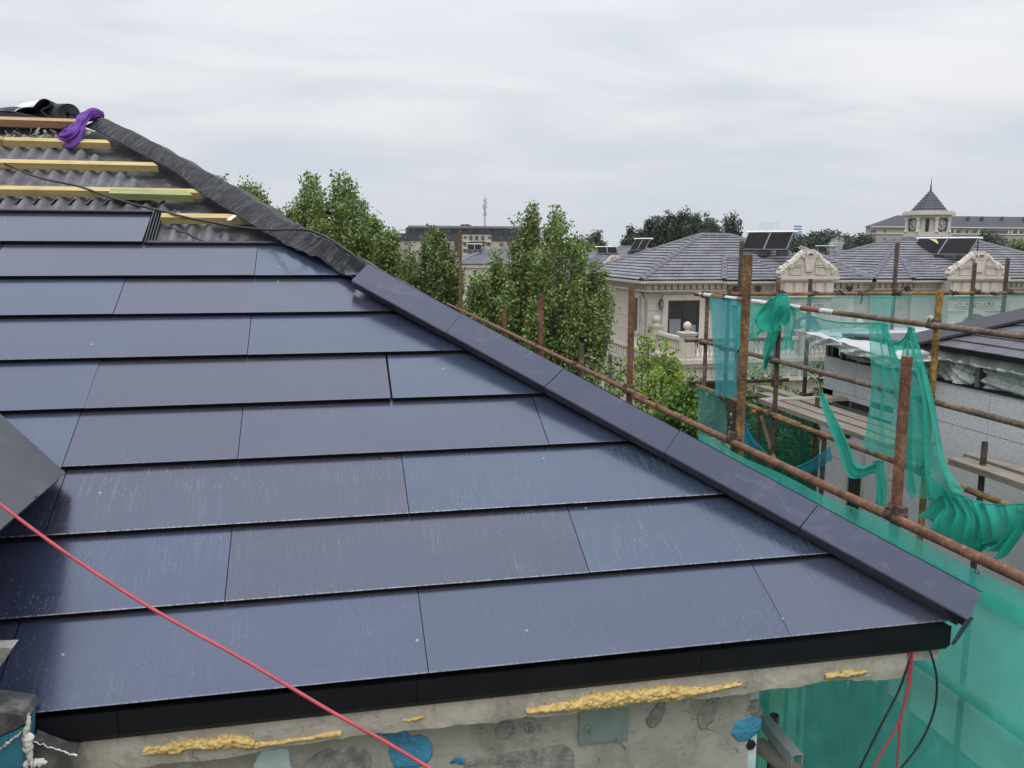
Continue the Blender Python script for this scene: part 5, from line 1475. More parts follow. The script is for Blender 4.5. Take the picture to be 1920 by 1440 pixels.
def pediment(parent, x0, x1, y, z0, h):
    """shaped gable with scrolls, keystone and recessed panels"""
    w = x1 - x0; m = (x0 + x1) / 2
    half = [(1.0, 0), (1.0, .10), (.97, .24), (.86, .34), (.74, .385), (.73, .45), (.71, .49), (.63, .52), (.52, .60), (.42, .73), (.30, .86), (.19, .93), (.18, 1.0)]
    pts = [(m + w / 2 * a, z0 + h * b) for a, b in half] + [(m - w / 2 * a, z0 + h * b) for a, b in half[::-1]]
    mb = MB(); mb.prism([(x, y, z) for x, z in pts], (0, -.28, 0)); pd = mb.build('pediment', M_VIL, parent)
    # coping following the edge, with curled ends
    mb = MB()
    for sgn in (1, -1):
        path = [np.array([m + sgn * w / 2 * a, y - .16, z0 + h * b]) for a, b in half]
        for p, q in zip(path[1:-1], path[2:]):
            mb.tube([p, q], .17, 8)
        for (a, b, r) in ((.93, .13, .15), (.66, .42, .13), (.24, .83, .11)):
            c = np.array([m + sgn * w / 2 * a, y - .30, z0 + h * b])
            mb.tube([c + np.array([r * (1 - t / 11) * math.cos(t * sgn + (0 if sgn > 0 else math.pi)), -.02, r * (1 - t / 11) * math.sin(t)]) for t in np.linspace(0, 9.0, 26)], .045, 6)
    mb.box(m - w * .11, y - .34, z0 + h * .93, m + w * .11, y + .05, z0 + h * 1.04)
    mb.box(m - w * .085, y - .32, z0 + h * 1.042, m + w * .085, y + .03, z0 + h * 1.10)
    mb.build('coping', M_VILT, pd)
    mb = MB()
    mb.prism([(m - .10 * w, y - .281, z0 + h * .80), (m + .10 * w, y - .281, z0 + h * .80), (m + .055 * w, y - .281, z0 + h * .20), (m - .055 * w, y - .281, z0 + h * .20)][::-1], (0, -.09, 0))
    mb.tube([(m + .055 * w * math.cos(t), y - .36, z0 + h * .86 + .04 * w * math.sin(t)) for t in np.linspace(0, 6.28, 14)], .035, 6)
    mb.build('keystone', M_VILT, pd)
    mb = MB()
    for sgn in (1, -1):
        a, b = (m + sgn * w * .13, m + sgn * w * .33)
        lo, hi = z0 + h * .10, z0 + h * .42
        for p, q in (((a, lo), (b, lo)), ((a, hi), (b, hi)), ((a, lo), (a, hi)), ((b, lo), (b, hi))):
            mb.bar((p[0], y - .30, p[1]), (q[0], y - .30, q[1]), .05, .05, (0, 1, 0))
        mb.bar((m + sgn * w * .12, y - .30, z0 + h * .50), (m + sgn * w * .30, y - .30, z0 + h * .50), .045, .05, (0, 1, 0))
    mb.box(x0 - .12, y - .42, z0 - .12, x1 + .12, y - .28, z0 + .04); mb.box(x0 - .06, y - .36, z0 - .2, x1 + .06, y - .281, z0 - .122)
    mb.build('moulding', M_VILT, pd)
    return pd
def balusters(parent, p, q, z, h, n):
    prof = [(.06, 0), (.06, .06), (.035, .10), (.045, .16), (.075, .26), (.07, .34), (.035, .52), (.03, .56), (.045, .60), (.055, .64), (.055, .70)]
    prof = [(r, zz / .70 * h) for r, zz in prof]
    me = None; p, q = np.asarray(p, float), np.asarray(q, float)
    for k in range(n):
        c = p + (q - p) * (k + .5) / n
        if me is None:
            mb = MB(); mb.lathe(prof, (0, 0, 0), 8); me = mb.mesh('baluster', M_VILT, smooth=True)
        place('baluster', me, parent, Matrix.Translation((c[0], c[1], z)))
def pier(parent, x, y, z, h, w=.36):
    mb = MB(); mb.box(x - w / 2, y - w / 2, z, x + w / 2, y + w / 2, z + h); mb.box(x - w * .62, y - w * .62, z + h + .001, x + w * .62, y + w * .62, z + h + .08)
    mb.box(x - w * .7, y - w * .7, z + h + .081, x + w * .7, y + w * .7, z + h + .14)
    for s_ in (-1,):
        for a, b in (((-.3, .12), (.3, .16)), ((-.3, h - .16), (.3, h - .12))):
            mb.box(x + w * a[0], y - w / 2 - .02, z + a[1], x + w * b[0], y - w / 2 - .001, z + b[1])
        mb.box(x - w * .34, y - w / 2 - .02, z + .161, x - w * .24, y - w / 2 - .001, z + h - .161); mb.box(x + w * .24, y - w / 2 - .02, z + .161, x + w * .34, y - w / 2 - .001, z + h - .161)
    o = mb.build('pier', M_VILT, parent)
    mb = MB(); prof = [(.13, 0), (.13, .05), (.06, .08), (.06, .10)] + [(.17 * math.sin(t) + .0, .26 - .17 * math.cos(t)) for t in np.linspace(.45, 3.1, 9)]
    mb.lathe(prof, (x, y, z + h + .14), 12); mb.build('ball_finial', M_VILT, o, smooth=True)
def lamp(parent, x, y, z):
    mb = MB(); mb.box(x - .06, y - .03, z - .05, x + .06, y, z + .12); mb.bar((x, y - .02, z + .1), (x, y - .16, z + .16), .02, .02)
    mb.lathe([(.02, .30), (.09, .22), (.10, .20), (.10, .19)], (x, y - .17, z - .02), 6)
    for dx in (-.075, .075):
        for dy in (-.075, .075): mb.box(x + dx - .008, y - .17 + dy - .008, z - .14, x + dx + .008, y - .17 + dy + .008, z + .17)
    mb.lathe([(.09, -.16), (.10, -.14), (.03, -.18)], (x, y - .17, z), 6)
    o = mb.build('wall_lamp', M_WFR, parent)
    mb = MB(); mb.lathe([(.065, -.13), (.075, .16)], (x, y - .17, z), 6); mb.build('lamp_glass', M_CURT, o)
def heater(loc, px_scale, label, cat='solar water heater', wide=2.1, group='solar water heaters on the roofs', ang=math.radians(33), yawd=-78, hgt=1.7):
    """flat plate collector pair on a leg frame; loc is the foot of the front edge"""
    h = thing('solar_heater', loc, label, cat, group)
    th = math.radians(yawd); f = np.array([math.cos(th), math.sin(th), 0.0]); s_ = np.array([-math.sin(th), math.cos(th), 0.0]); L0 = np.asarray(loc, float)
    # f points downhill of the panel (its face looks along f), s_ is across
    upd = -f * math.cos(ang) + np.array([0, 0, math.sin(ang)]); n_ = np.cross(s_, upd)
    if n_[2] < 0: n_ = -n_
    base = L0 + np.array([0, 0, .12])
    for k in range(2):
        a = base + s_ * (-wide / 2 + k * wide / 2 + .02); b = base + s_ * (-wide / 2 + (k + 1) * wide / 2 - .02)
        mb = MB(); mb.prism([a, b, b + upd * hgt, a + upd * hgt], n_ * .06); pnl = mb.build('collector', M_PANEL, h)
        mb = MB()
        for p, q in ((a, b), (a + upd * hgt, b + upd * hgt), (a, a + upd * hgt), (b, b + upd * hgt)):
            mb.bar(p + n_ * .035, q + n_ * .035, .035, .08, n_)
        mb.build('collector_frame', M_FRM, pnl)
    top = base + upd * hgt
    mb = MB(); mb.tube([top - s_ * (wide / 2 + .15) + n_ * .03, top + s_ * (wide / 2 + .15) + n_ * .03], .055, 8); mb.build('header_pipe', M_FILM, h)
    mb = MB()
    for sg in (-1, 0, 1):
        t = top + s_ * sg * wide / 2 * .96 - n_ * .03; ft = np.array([t[0], t[1], L0[2] - .05]); mb.bar(ft, t, .04, .04, (1, .2, 0))
        mb.bar(base + s_ * sg * wide / 2 * .96 - n_ * .03, ft + np.array([0, 0, .25]), .04, .04, (0, 0, 1))
    mb.bar(top - s_ * wide / 2 + np.array([0, 0, -hgt * .3]), top + s_ * wide / 2 + np.array([0, 0, -hgt * .3]), .03, .03)
    mb.build('leg_frame', M_LEGS, h)
    for sg in (-.8, 0.0, .8):
        c = L0 + s_ * sg * wide / 2; mb = MB(); mb.box(c[0] - .22, c[1] - .18, L0[2] - .16, c[0] + .22, c[1] + .18, L0[2] + .1); mb.build('plinth', M_LEGS, h)
    return h
FYV = 36.0
def vx(u, y=FYV, v=525): return hy(u, v, y)[0]
ZE = 6.58
def villa(label, corner_u, wing, ped, ridge_u, right_x, mirror=False):
    x0 = vx(corner_u); d = 4.6; y0, y1 = FYV, FYV + 2 * d
    v_ = thing('villa', (x0 + 5, FYV + d, 0), label, 'villa', 'cream stone villas with grey tile roofs')
    zr = hy(*ridge_u[0], FYV + d)[2]
    x1 = right_x
    mb = MB(); mb.box(x0 + .25, y0 + .3, 0, x1 - .25, y1 - .3, ZE - .25); mb.build('wall', M_VILJ, v_)
    r0, r1 = hip_roof(v_, x0 - .35, x1 + .3, y0 - .3, y1 + .3, ZE, zr)
    # eaves: gutter, cornice, dentils
    band(v_, x0, x1, y0, y1, ZE - .13, ZE - .03, .40, 'gutter', M_GUT); band(v_, x0, x1, y0, y1, ZE - .20, ZE - .131, .24, 'cornice'); band(v_, x0, x1, y0, y1, ZE - .52, ZE - .44, .05, 'frieze_moulding'); band(v_, x0, x1, y0, y1, ZE - .44, ZE - .201, -.10, 'frieze')
    dentils(x0, x1, y0 + .08, ZE - .425, .21, .30, .22, v_, 'x', .10); dentils(y0, y1, x0 + .08, ZE - .425, .21, .30, .13, v_, 'y', .10)
    return v_, x0, x1, y0, y1, zr
# --- the nearer villa, with the balcony
v1, x0, x1, y0, y1, zr = villa('cream stone villa with a balustraded balcony and dark glazed door at its left corner', 1212, None, None, [(1330, 441)], 24.6)
XL, YF = x0 + .23, y0 + .28
dz0, dz1 = 3.42, hy(1275, 563, YF)[2]; du0, du1 = vx(1251, YF, 600), vx(1310, YF, 600)
window(v1, 'y', YF - .01, du0, du1, dz0, dz1, 'balcony_door', .26, 2, sill=False, curtain=True)
clad(v1, 'y', YF, XL - .02, 20.2, 3.45, ZE - .52, 1.5, .78, [(du0 - .26, du1 + .26, dz0, dz1 + .26)])
yw0 = hx(1191, 620, XL)[1]
lw = [(yw0 - .5, yw0 + .45, 4.1, 5.75)]
window(v1, 'x', XL - .01, yw0 - .45, yw0 + .40, 4.15, 5.7, 'window', .18, 1)
yw1 = hx(1146, 655, XL)[1]; 
window(v1, 'x', XL - .01, yw1 - .4, yw1 + .3, 1.2, 2.6, 'window', .18, 1)
yw2 = hx(1142, 540, XL)[1]
clad(v1, 'x', XL, y0 + .28, y1 - .3, 3.45, ZE - .52, 1.25, .62, [(yw0 - .66, yw0 + .60, 4.05, 5.9)])
clad(v1, 'x', XL, y0 - 1.3, y1 - .3, 0.1, 2.62, 1.25, .62, [(yw1 - .6, yw1 + .5, 1.1, 2.8)])
mb = MB(); mb.tube([(XL - .09, y0 + 1.2, ZE - .2), (XL - .09, y0 + 1.2, ZE - .55), (XL - .09, y0 + .55, ZE - .95), (XL - .09, y0 + .55, 3.4)], .05, 8); mb.build('downpipe', M_GUT, v1)
lamp(v1, vx(1237, YF, 560), YF - .02, hy(1237, 571, YF)[2]); lamp(v1, vx(1327, YF, 560), YF - .02, hy(1327, 571, YF)[2])
# string course between the storeys + balcony block
px0 = vx(1233, FYV, 600); yb0 = hx(1288, 640, px0)[1] - .22
band(v1, XL + .2, x1 - .3, y0 + .5, y1 - .5, 3.30, 3.44, .34, 'string_course'); band(v1, XL + .2, x1 - .3, y0 + .5, y1 - .5, 2.62, 2.78, .26, 'string_course'); band(v1, XL + .2, x1 - .3, y0 + .5, y1 - .5, 2.782, 3.298, .16, 'frieze')
dentils(y0 - .4, y1 - .5, XL + .05, 2.82, .40, .36, .2, v1, 'y', .12)
bx1 = 24.3; bx0 = px0 - .24
mb = MB(); mb.box(bx0 + .3, yb0 + .35, 0, bx1, y0 + .35, 2.6); mb.build('porch_wall', M_VILJ, v1)
for k, (za, zb_, o_) in enumerate(((3.28, 3.46, .12), (3.14, 3.279, .02), (2.46, 2.60, -.02), (2.601, 3.139, -.12))):
    mb = MB(); mb.box(bx0 - o_, yb0 - o_, za, bx1 + .2, y0 + .55, zb_); mb.build('balcony_band', M_VILT, v1)
mb = MB(); t = bx0 + .3
while t < bx1 - .2:
    if True:
        for p, q in (((t, 2.70), (t + .32, 2.70)), ((t, 3.04), (t + .32, 3.04)), ((t, 2.70), (t, 3.04)), ((t + .32, 2.70), (t + .32, 3.04))): mb.bar((p[0], yb0 + .10, p[1]), (q[0], yb0 + .10, q[1]), .035, .05, (0, 1, 0))
    t += .52
mb.build('panel_moulding', M_VILT, v1, kind='stuff')
clad(v1, 'y', yb0 + .35, bx0 + .3, bx1, .1, 2.45, 1.5, .78, [(vx(1318, yb0, 700) - .2, vx(1385, yb0, 700) + .2, 0, 2.5), (17.7, 18.4, .6, 2.3)])
arch(v1, yb0 + .33, vx(1318, yb0, 700), vx(1385, yb0, 700), .1, hy(1350, 716, yb0)[2] - .55, 'arched_window')
window(v1, 'y', yb0 + .335, 17.75, 18.35, .7, 2.2, 'window', .15, 1)
z_b = 3.46; hb = .62
pier(v1, px0, y0 + .1, z_b, .98, .42); pier(v1, px0, yb0 + .22, z_b, .98, .48)
def rail(parent, p, q, z, h, n, name='balustrade'):
    mb = MB(); p, q = np.asarray(p, float), np.asarray(q, float)
    a, b = np.array([p[0], p[1], 0]), np.array([q[0], q[1], 0])
    mb.bar(a + [0, 0, z + .05], b + [0, 0, z + .05], .2, .10); mb.bar(a + [0, 0, z + h + .15], b + [0, 0, z + h + .15], .22, .11); mb.bar(a + [0, 0, z + h + .22], b + [0, 0, z + h + .22], .16, .03)
    o = mb.build(name, M_VILT, parent); balusters(o, (p[0], p[1], 0), (q[0], q[1], 0), z + .10, h, n)
    return o
rail(v1, (px0, y0 - .12), (px0, yb0 + .47), z_b, hb, 11)
xx = px0 + .3
for n_ in (10, 10, 10):
    e = xx + 2.1; rail(v1, (xx, yb0 + .22), (e, yb0 + .22), z_b, hb, n_); pier(v1, e + .26, yb0 + .22, z_b, .98, .44); xx = e + .52
# front wing with its own small hip roof, pediment bay
wx0, wx1 = vx(1349), vx(1470)
def wing(v_, xa, xb, zr, yproj=.45, ridge_d=2.3):
    a, b = np.array([xa, FYV - yproj, ZE - .02]), np.array([xb, FYV - yproj, ZE - .02])
    r0, r1 = np.array([xa + 1.1, FYV - yproj + ridge_d, zr]), np.array([xb - .6, FYV - yproj + ridge_d, zr])
    mb = MB(); dz = np.array([0, 0, -.012]); mb.prism([a + dz, b + dz, r1 + dz, r0 + dz], (0, 0, -.03)); l = np.array([xa, FYV + ridge_d + 1.4, zr]); mb.prism([l + dz, a + dz, r0 + dz], (0, 0, -.03))
    rf = mb.build('wing_roof', M_RJ, v_)
    mb = MB(); roof_face(a, b, r0, r1, mb); roof_face(np.array([xa, FYV + 1.3, ZE - .02]), a, r0, r0, mb); mb.build('roof_tile', M_RTILE, rf, kind='stuff')
    hip_strip(a, r0, rf); hip_strip(r0, r1, rf)
    mb = MB(); mb.box(xa + .4, FYV - yproj + .55, 0, xb - .05, FYV + .6, ZE - .3); mb.build('wing_wall', M_VIL, v_)
    for z0_, z1_, o_, m_, nm in ((ZE - .15, ZE - .04, .0, M_GUT, 'gutter'), (ZE - .22, ZE - .151, .17, M_VILT, 'cornice'), (ZE - .46, ZE - .221, .46, M_VILT, 'frieze'), (ZE - .54, ZE - .461, .36, M_VILT, 'frieze_moulding')):
        mb = MB(); mb.box(xa + o_, FYV - yproj + o_, z0_, xb - .02, FYV + .3, z1_); mb.build(nm, m_, v_)
    dentils(xa + .5, xb - .1, FYV - yproj + .46, ZE - .445, .21, .30, .22, v_, 'x', .06)
def pedbay(v_, ua, ub, utop, gated=True):
    xa, xb = vx(ua, FYV - .9, 525), vx(ub, FYV - .9, 525); yb_ = FYV - .9
    zb_, zt = hy(ua, 519, yb_)[2], hy(utop[0], utop[1], yb_)[2]
    mb = MB(); mb.box(xa + .12, yb_, 0, xb - .12, FYV + .4, zb_ - .2); mb.build('bay_wall', M_VIL, v_)
    pediment(v_, xa, xb, yb_ + .25, zb_, (zt - zb_) / 1.08)
    for z0_, z1_, o_, nm in ((zb_ - .95, zb_ - .83, .12, 'frieze_moulding'), (zb_ - 1.62, zb_ - 1.55, .05, 'frieze_moulding')):
        mb = MB(); mb.box(xa + .12 - o_, yb_ - o_, z0_, xb - .12 + o_, yb_ - .001, z1_); mb.build(nm, M_VILT, v_)
    dentils(xa + .15, xb - .15, yb_, zb_ - .82, .58, .52, .36, v_, 'x', .04, 'frieze_panel')
    mb = MB()
    rr = random.Random(5)
    for k in range(13):
        x = xa + .6 + (xb - xa - 1.2) * k / 12; mb.tube([(x + .12 * math.cos(t), yb_ - .03, zb_ - 1.3 + .1 * math.sin(t + k)) for t in np.linspace(0, 5, 9)], .03, 5)
    for p, q in (((xa + .45, zb_ - 1.48), (xb - .45, zb_ - 1.48)), ((xa + .45, zb_ - 1.08), (xb - .45, zb_ - 1.08))): mb.bar((p[0], yb_ - .02, p[1]), (q[0], yb_ - .02, q[1]), .05, .04, (0, 1, 0))
    mb.build('carved_panel', M_VILT, v_)
    m = (xa + xb) / 2; r = (xb - xa) * .27
    arch(v_, yb_ - .004, m - r, m + r, 3.3, zb_ - 1.75 - r, 'arched_window', M_BLIND)
    for x in (xa + .35, xb - .35):
        mb = MB(); mb.box(x - .2, yb_ - .10, 0, x + .2, yb_ - .001, zb_ - 2.3); mb.box(x - .3, yb_ - .18, zb_ - 2.30, x + .3, yb_ - .001, zb_ - 2.12); mb.box(x - .25, yb_ - .14, zb_ - 2.42, x + .25, yb_ - .101 + .1, zb_ - 2.302); mb.build('pilaster', M_VILT, v_)
    return xa, xb
wing(v1, wx0, wx1, hy(1400, 484, FYV + 1.8)[2])
pedbay(v1, 1462, 1566, (1515, 468))
# link between the two villas
lx0, lx1 = vx(1566), vx(1632)
a, b = np.array([lx0, FYV - .1, ZE - .02]), np.array([lx1 + .3, FYV - .1, ZE - .02])
mb = MB(); mb.prism([a + [0, 0, -.02], b + [0, 0, -.02], np.array([lx0, FYV + 3.2, ZE + 1.45])], (0, 0, -.03)); rf = mb.build('link_roof', M_RJ, v1)
mb = MB(); roof_face(a, b, np.array([lx0 - .2, FYV + 3.2, ZE + 1.45]), np.array([lx0, FYV + 3.2, ZE + 1.45]), mb); mb.build('roof_tile', M_RTILE, rf, kind='stuff'); hip_strip(b, np.array([lx0, FYV + 3.2, ZE + 1.45]), rf, .10, mat=M_RTILE)
mb = MB(); mb.box(lx0 - .3, FYV + .35, 0, lx1 + .4, FYV + .9, ZE - .3); mb.build('link_wall', M_VIL, v1)
for z0_, z1_, o_, m_, nm in ((ZE - .15, ZE - .04, -.1, M_GUT, 'gutter'), (ZE - .22, ZE - .151, .05, M_VILT, 'cornice'), (ZE - .54, ZE - .221, .25, M_VILT, 'frieze')):
    mb = MB(); mb.box(lx0 - .1, FYV + o_, z0_, lx1 + .2, FYV + .4, z1_); mb.build(nm, m_, v1)
dentils(lx0, lx1, FYV + .25, ZE - .445, .21, .30, .22, v1)
window(v1, 'y', FYV + .345, vx(1566), vx(1588), 3.4, 5.2, 'window', .25, 1, M_BLIND)
for u in (1378, 1421, 1592, 1700):
    c = hy(u, 541, FYV - .2); mb = MB(); mb.tube([c, c + np.array([0, -.12, 0])], .12, 10); mb.box(c[0] - .1, c[1] - .1, c[2] - .19, c[0] + .1, c[1], c[2] - .121); mb.build('spotlight', M_WFR, v1)

v2, x0b, x1b, y0b, y1b, zrb = villa('cream stone villa at the right whose roof rises in front of the clock tower', 1640, None, None, [(1740, 447)], 38.3)
wing(v2, vx(1700), vx(1792), hy(1760, 487, FYV + 1.8)[2])
pedbay(v2, 1779, 1885, (1832, 472))
window(v2, 'y', FYV + .295, vx(1735), vx(1757), 3.5, 5.2, 'window', .3, 1, M_BLIND)
clad(v2, 'y', FYV + .28, vx(1640), vx(1785), 3.3, ZE - .54, 1.6, .8, [(vx(1735) - .3, vx(1757) + .3, 3.3, 5.55)])
window(v2, 'y', FYV + .295, vx(1868), vx(1890) + .2, 3.5, 5.2, 'window', .25, 1, M_BLIND)
pier(v2, vx(1750, FYV - 1.6), FYV - 1.6, 3.5, .9, .5); rail(v2, (vx(1722, FYV - 1.6), FYV - 1.6), (vx(1742, FYV - 1.6), FYV - 1.6), 3.5, .6, 5); rail(v2, (vx(1758, FYV - 1.6), FYV - 1.6), (vx(1860, FYV - 1.6), FYV - 1.6), 3.5, .6, 20)
mb = MB(); mb.box(vx(1715, FYV - 1.6), FYV - 1.9, 0, vx(1900, FYV - 1.6), FYV + .3, 3.49); mb.build('porch_wall', M_VIL, v2)
# yellow sheet lying by the second heater
hz1 = hy(1432, 474, FYV + 2.0); hz2 = hy(1758, 483, FYV + 2.2)
heater((hz1[0], hz1[1], hz1[2]), 1, 'pair of solar collectors on a leg frame over the balcony villa roof', wide=2.3, yawd=-143, ang=math.radians(48), hgt=1.15)
heater((hz2[0], hz2[1], hz2[2]), 1, 'pair of solar collectors with a yellow sheet on the roof below the clock tower', wide=3.0, yawd=-153, ang=math.radians(38), hgt=1.35)
p = hy(1742, 448, FYV + 2.6); mb = MB(); mb.add([p, p + [.5, .1, -.02], p + [.75, .25, -.18], p + [.45, -.1, -.25], p + [.2, -.05, -.1]], [(0, 1, 2, 3, 4)]); o = mb.build('sheet', simple('yellow_sheet', (.5, .47, .2), .6, .1), None); so = o.modifiers.new('t', 'SOLIDIFY'); so.thickness = .01
tag(o, 'small yellow sheet caught on the collector below the clock tower', 'sheet')

# smaller villas seen between the trees
def far_villa(label, u_corner, v_eave, Y, wid, dep, rise, ped_u=None, heat_u=None, windows=(), heat_label=None):
    c = hy(u_corner, v_eave, Y); x0_, ze = c[0], c[2]
    v_ = thing('villa', (x0_ + wid / 2, Y + dep / 2, 0), label, 'villa', 'cream stone villas with grey tile roofs')
    mb = MB(); mb.box(x0_ + .4, Y + .4, 0, x0_ + wid - .4, Y + dep - .4, ze - .2); mb.build('wall', M_VIL, v_)
    hip_roof(v_, x0_, x0_ + wid, Y, Y + dep, ze, ze + rise, exp_=.4, tw=.6)
    band(v_, x0_ + .4, x0_ + wid - .4, Y + .4, Y + dep - .4, ze - .5, ze - .05, .25, 'cornice')
    if ped_u:
        a, b = hy(ped_u[0], ped_u[2], Y - .3), hy(ped_u[1], ped_u[2], Y - .3); t = hy(ped_u[0], ped_u[3], Y - .3)
        mb = MB(); mb.box(a[0] + .2, Y - .3, 0, b[0] - .2, Y + .5, a[2]); mb.build('bay_wall', M_VIL, v_)
        pediment(v_, a[0], b[0], Y, a[2], (t[2] - a[2]) / 1.08)
    for (ua, ub, va, vb) in windows:
        p, q = hy(ua, va, Y + .4), hy(ub, vb, Y + .4); window(v_, 'y', Y + .395, p[0], q[0], q[2], p[2], 'window', .2, 1)
    if heat_u:
        h = hy(heat_u[0], heat_u[1], Y + dep * .3); heater((h[0], h[1], h[2]), 1, heat_label, wide=heat_u[2], yawd=-95, ang=math.radians(55), hgt=heat_u[3])
    return v_
far_villa('distant cream villa glimpsed between the two big leafy trees', 851, 495, 112, 20, 12, 1.9, None, (890, 471, 1.9, 1.0), [(866, 871, 507, 517), (888, 893, 507, 517)], 'small solar collector on the distant roof between the two big trees')
far_villa('distant cream villa with a small pediment left of the balcony villa', 1080, 503, 78, 14, 11, 2.0, (1133, 1172, 500, 478), (1139, 478, 2.0, .8), [], 'solar collector above the small pediment left of the balcony villa')
far_villa('distant villa roof with pediment glimpsed between the two nearer villas', 1500, 490, 100, 18, 9, 1.3, (1560, 1620, 500, 476), (1552, 476, 2.6, 1.1), [], 'solar collector beside the white steam between the two nearer villas')
h = hy(1195, 473, 60); heater(tuple(h), 1, 'small tilted solar collector peeking over the left slope of the balcony villa', wide=1.4, yawd=-150, ang=math.radians(50), hgt=1.1)
# steam from the vent beside it
st = MB(); c = hy(1566, 466, 58)
st.lathe([(.05, -.9), (.25, -.6), (.5, -.1), (.62, .35), (.45, .75), (.1, .95)], (0, 0, 0), 14); st.v = [(c[0] + x + .25 * z, c[1] + y, c[2] + z) for x, y, z in st.v]
ms = bpy.data.materials.new('steam'); ms.use_nodes = True; nn_ = ms.node_tree.nodes; nn_.remove(nn_['Principled BSDF']); pv = nn_.new('ShaderNodeVolumePrincipled'); tcn = nn_.new('ShaderNodeTexCoord'); nz_ = nn_.new('ShaderNodeTexNoise'); nz_.inputs['Scale'].default_value = 2.6; nz_.inputs['Detail'].default_value = 4; gm = nn_.new('ShaderNodeMapRange'); gm.inputs[1].default_value = .45; gm.inputs[2].default_value = .75; gm.inputs[3].default_value = 0; gm.inputs[4].default_value = 3.0; ms.node_tree.links.new(tcn.outputs['Object'], nz_.inputs['Vector']); ms.node_tree.links.new(nz_.outputs['Fac'], gm.inputs[0]); ms.node_tree.links.new(gm.outputs[0], pv.inputs['Density']); pv.inputs['Color'].default_value = (.95, .95, .95, 1); ms.node_tree.links.new(pv.outputs[0], nn_['Material Output'].inputs['Volume'])
tag(st.build('steam', ms, None, smooth=True), 'white puff of steam rising from a roof vent', kind='stuff')

# ---------------------------------------------------------------- clock tower and apartment blocks
M_AP1 = simple('apartment_render', (.30, .275, .245), .85, .12, 3)
M_AP2 = simple('apartment_cream', (.38, .34, .27), .85, .12, 3)
M_AP3 = simple('apartment_band', (.52, .48, .42), .85, .1, 3)
M_APR = simple('apartment_roof', (.034, .031, .042), .7, .2, 2)
M_APD = simple('dark_cladding', (.022, .020, .026), .7, .2, 2)
M_GLS = simple('balcony_glass', (.05, .065, .085), .15, .3, 1)
TY = 150.0
tc_ = hy(1737, 460, TY); kx = 1 / (FPX / (TY * 1.02))      # metres per pixel at the tower
tw_ = thing('clock_tower', (tc_[0], TY, 0), 'cream clock tower with a pyramid slate roof and spire beyond the villas', 'tower')
ztw = lambda v: hy(1737, v, TY)[2]
def ngon(r, z, n=8, rot=0.0): return [(tc_[0] + r * math.cos(2 * math.pi * k / n + rot), TY + r * math.sin(2 * math.pi * k / n + rot), z) for k in range(n)]
rot_ = math.atan2(-TY, -tc_[0]) + math.radians(45 + 18 - 2)
W_ = 49 * kx
mb = MB()
def oct_prism(r, z0, z1, mbx, cut=.35, m=0):
    # square plan set diagonally, with cut corners
    pts = []
    for k in range(4):
        a = rot_ + math.radians(-18) + k * math.pi / 2
        for s_ in (-1, 1):
            b = a + s_ * math.radians(27); pts.append((tc_[0] + r * math.cos(b), TY + r * math.sin(b), z0))
    mbx.prism(pts, (0, 0, z1 - z0), m)
    return pts
oct_prism(W_ * .92, 0, ztw(455), mb); oct_prism(W_ * .95, ztw(455), ztw(436), mb); mb.build('shaft', M_VIL, tw_)
mb = MB(); oct_prism(W_ * .80, ztw(436) + .001, ztw(409), mb); mb.build('clock_stage', M_VIL, tw_)
mb = MB(); oct_prism(W_ * .92, ztw(409), ztw(404), mb); oct_prism(W_ * 1.06, ztw(404) + .001, ztw(399), mb); oct_prism(W_ * .99, ztw(399) + .001, ztw(396.5), mb); mb.build('cornice', M_VILT, tw_)
mb = MB(); oct_prism(W_ * .97, ztw(444), ztw(440), mb); oct_prism(W_ * 1.0, ztw(456), ztw(453), mb); oct_prism(W_ * 1.04, ztw(470), ztw(463), mb); mb.build('string_course', M_VILT, tw_)
pts = [np.array(p) for p in oct_prism(W_ * .72, ztw(396), ztw(395.9), MB())]
apex = np.array([tc_[0], TY, ztw(356)])
mb = MB()
for k in range(8):
    a, b = pts[k], pts[(k + 1) % 8]; a[2] = b[2] = ztw(396.4)
    n_ = 8
    for i in range(n_):
        f0_, f1_ = i / n_, (i + 1.08) / n_; nr = np.array([(a + b)[0] / 2 - tc_[0], (a + b)[1] / 2 - TY, 0]); nr /= np.linalg.norm(nr)
        f1_ = min(f1_, .995)
        mb.add([a + (apex - a) * f0_ + nr * .22, b + (apex - b) * f0_ + nr * .22, b + (apex - b) * f1_, a + (apex - a) * f1_, a + (apex - a) * f0_, b + (apex - b) * f0_], [(0, 1, 2, 3), (4, 5, 1, 0)])
mb.build('spire_roof', M_SLATE if False else simple('tower_slate', (.06, .062, .085), .6, .25, 2), tw_)
mb = MB()
for k in range(8): mb.tube([pts[k], apex], .055, 5)
mb.build('hip_line', M_HIPT, tw_)
mb = MB(); mb.tube([apex + [0, 0, -.4], apex + [0, 0, .3], apex + [0, 0, (ztw(333) - ztw(356)) * .5], [apex[0] + .1, TY, ztw(332)]], [.22, .16, .09, .02], 8); mb.build('spire', M_APD, tw_)
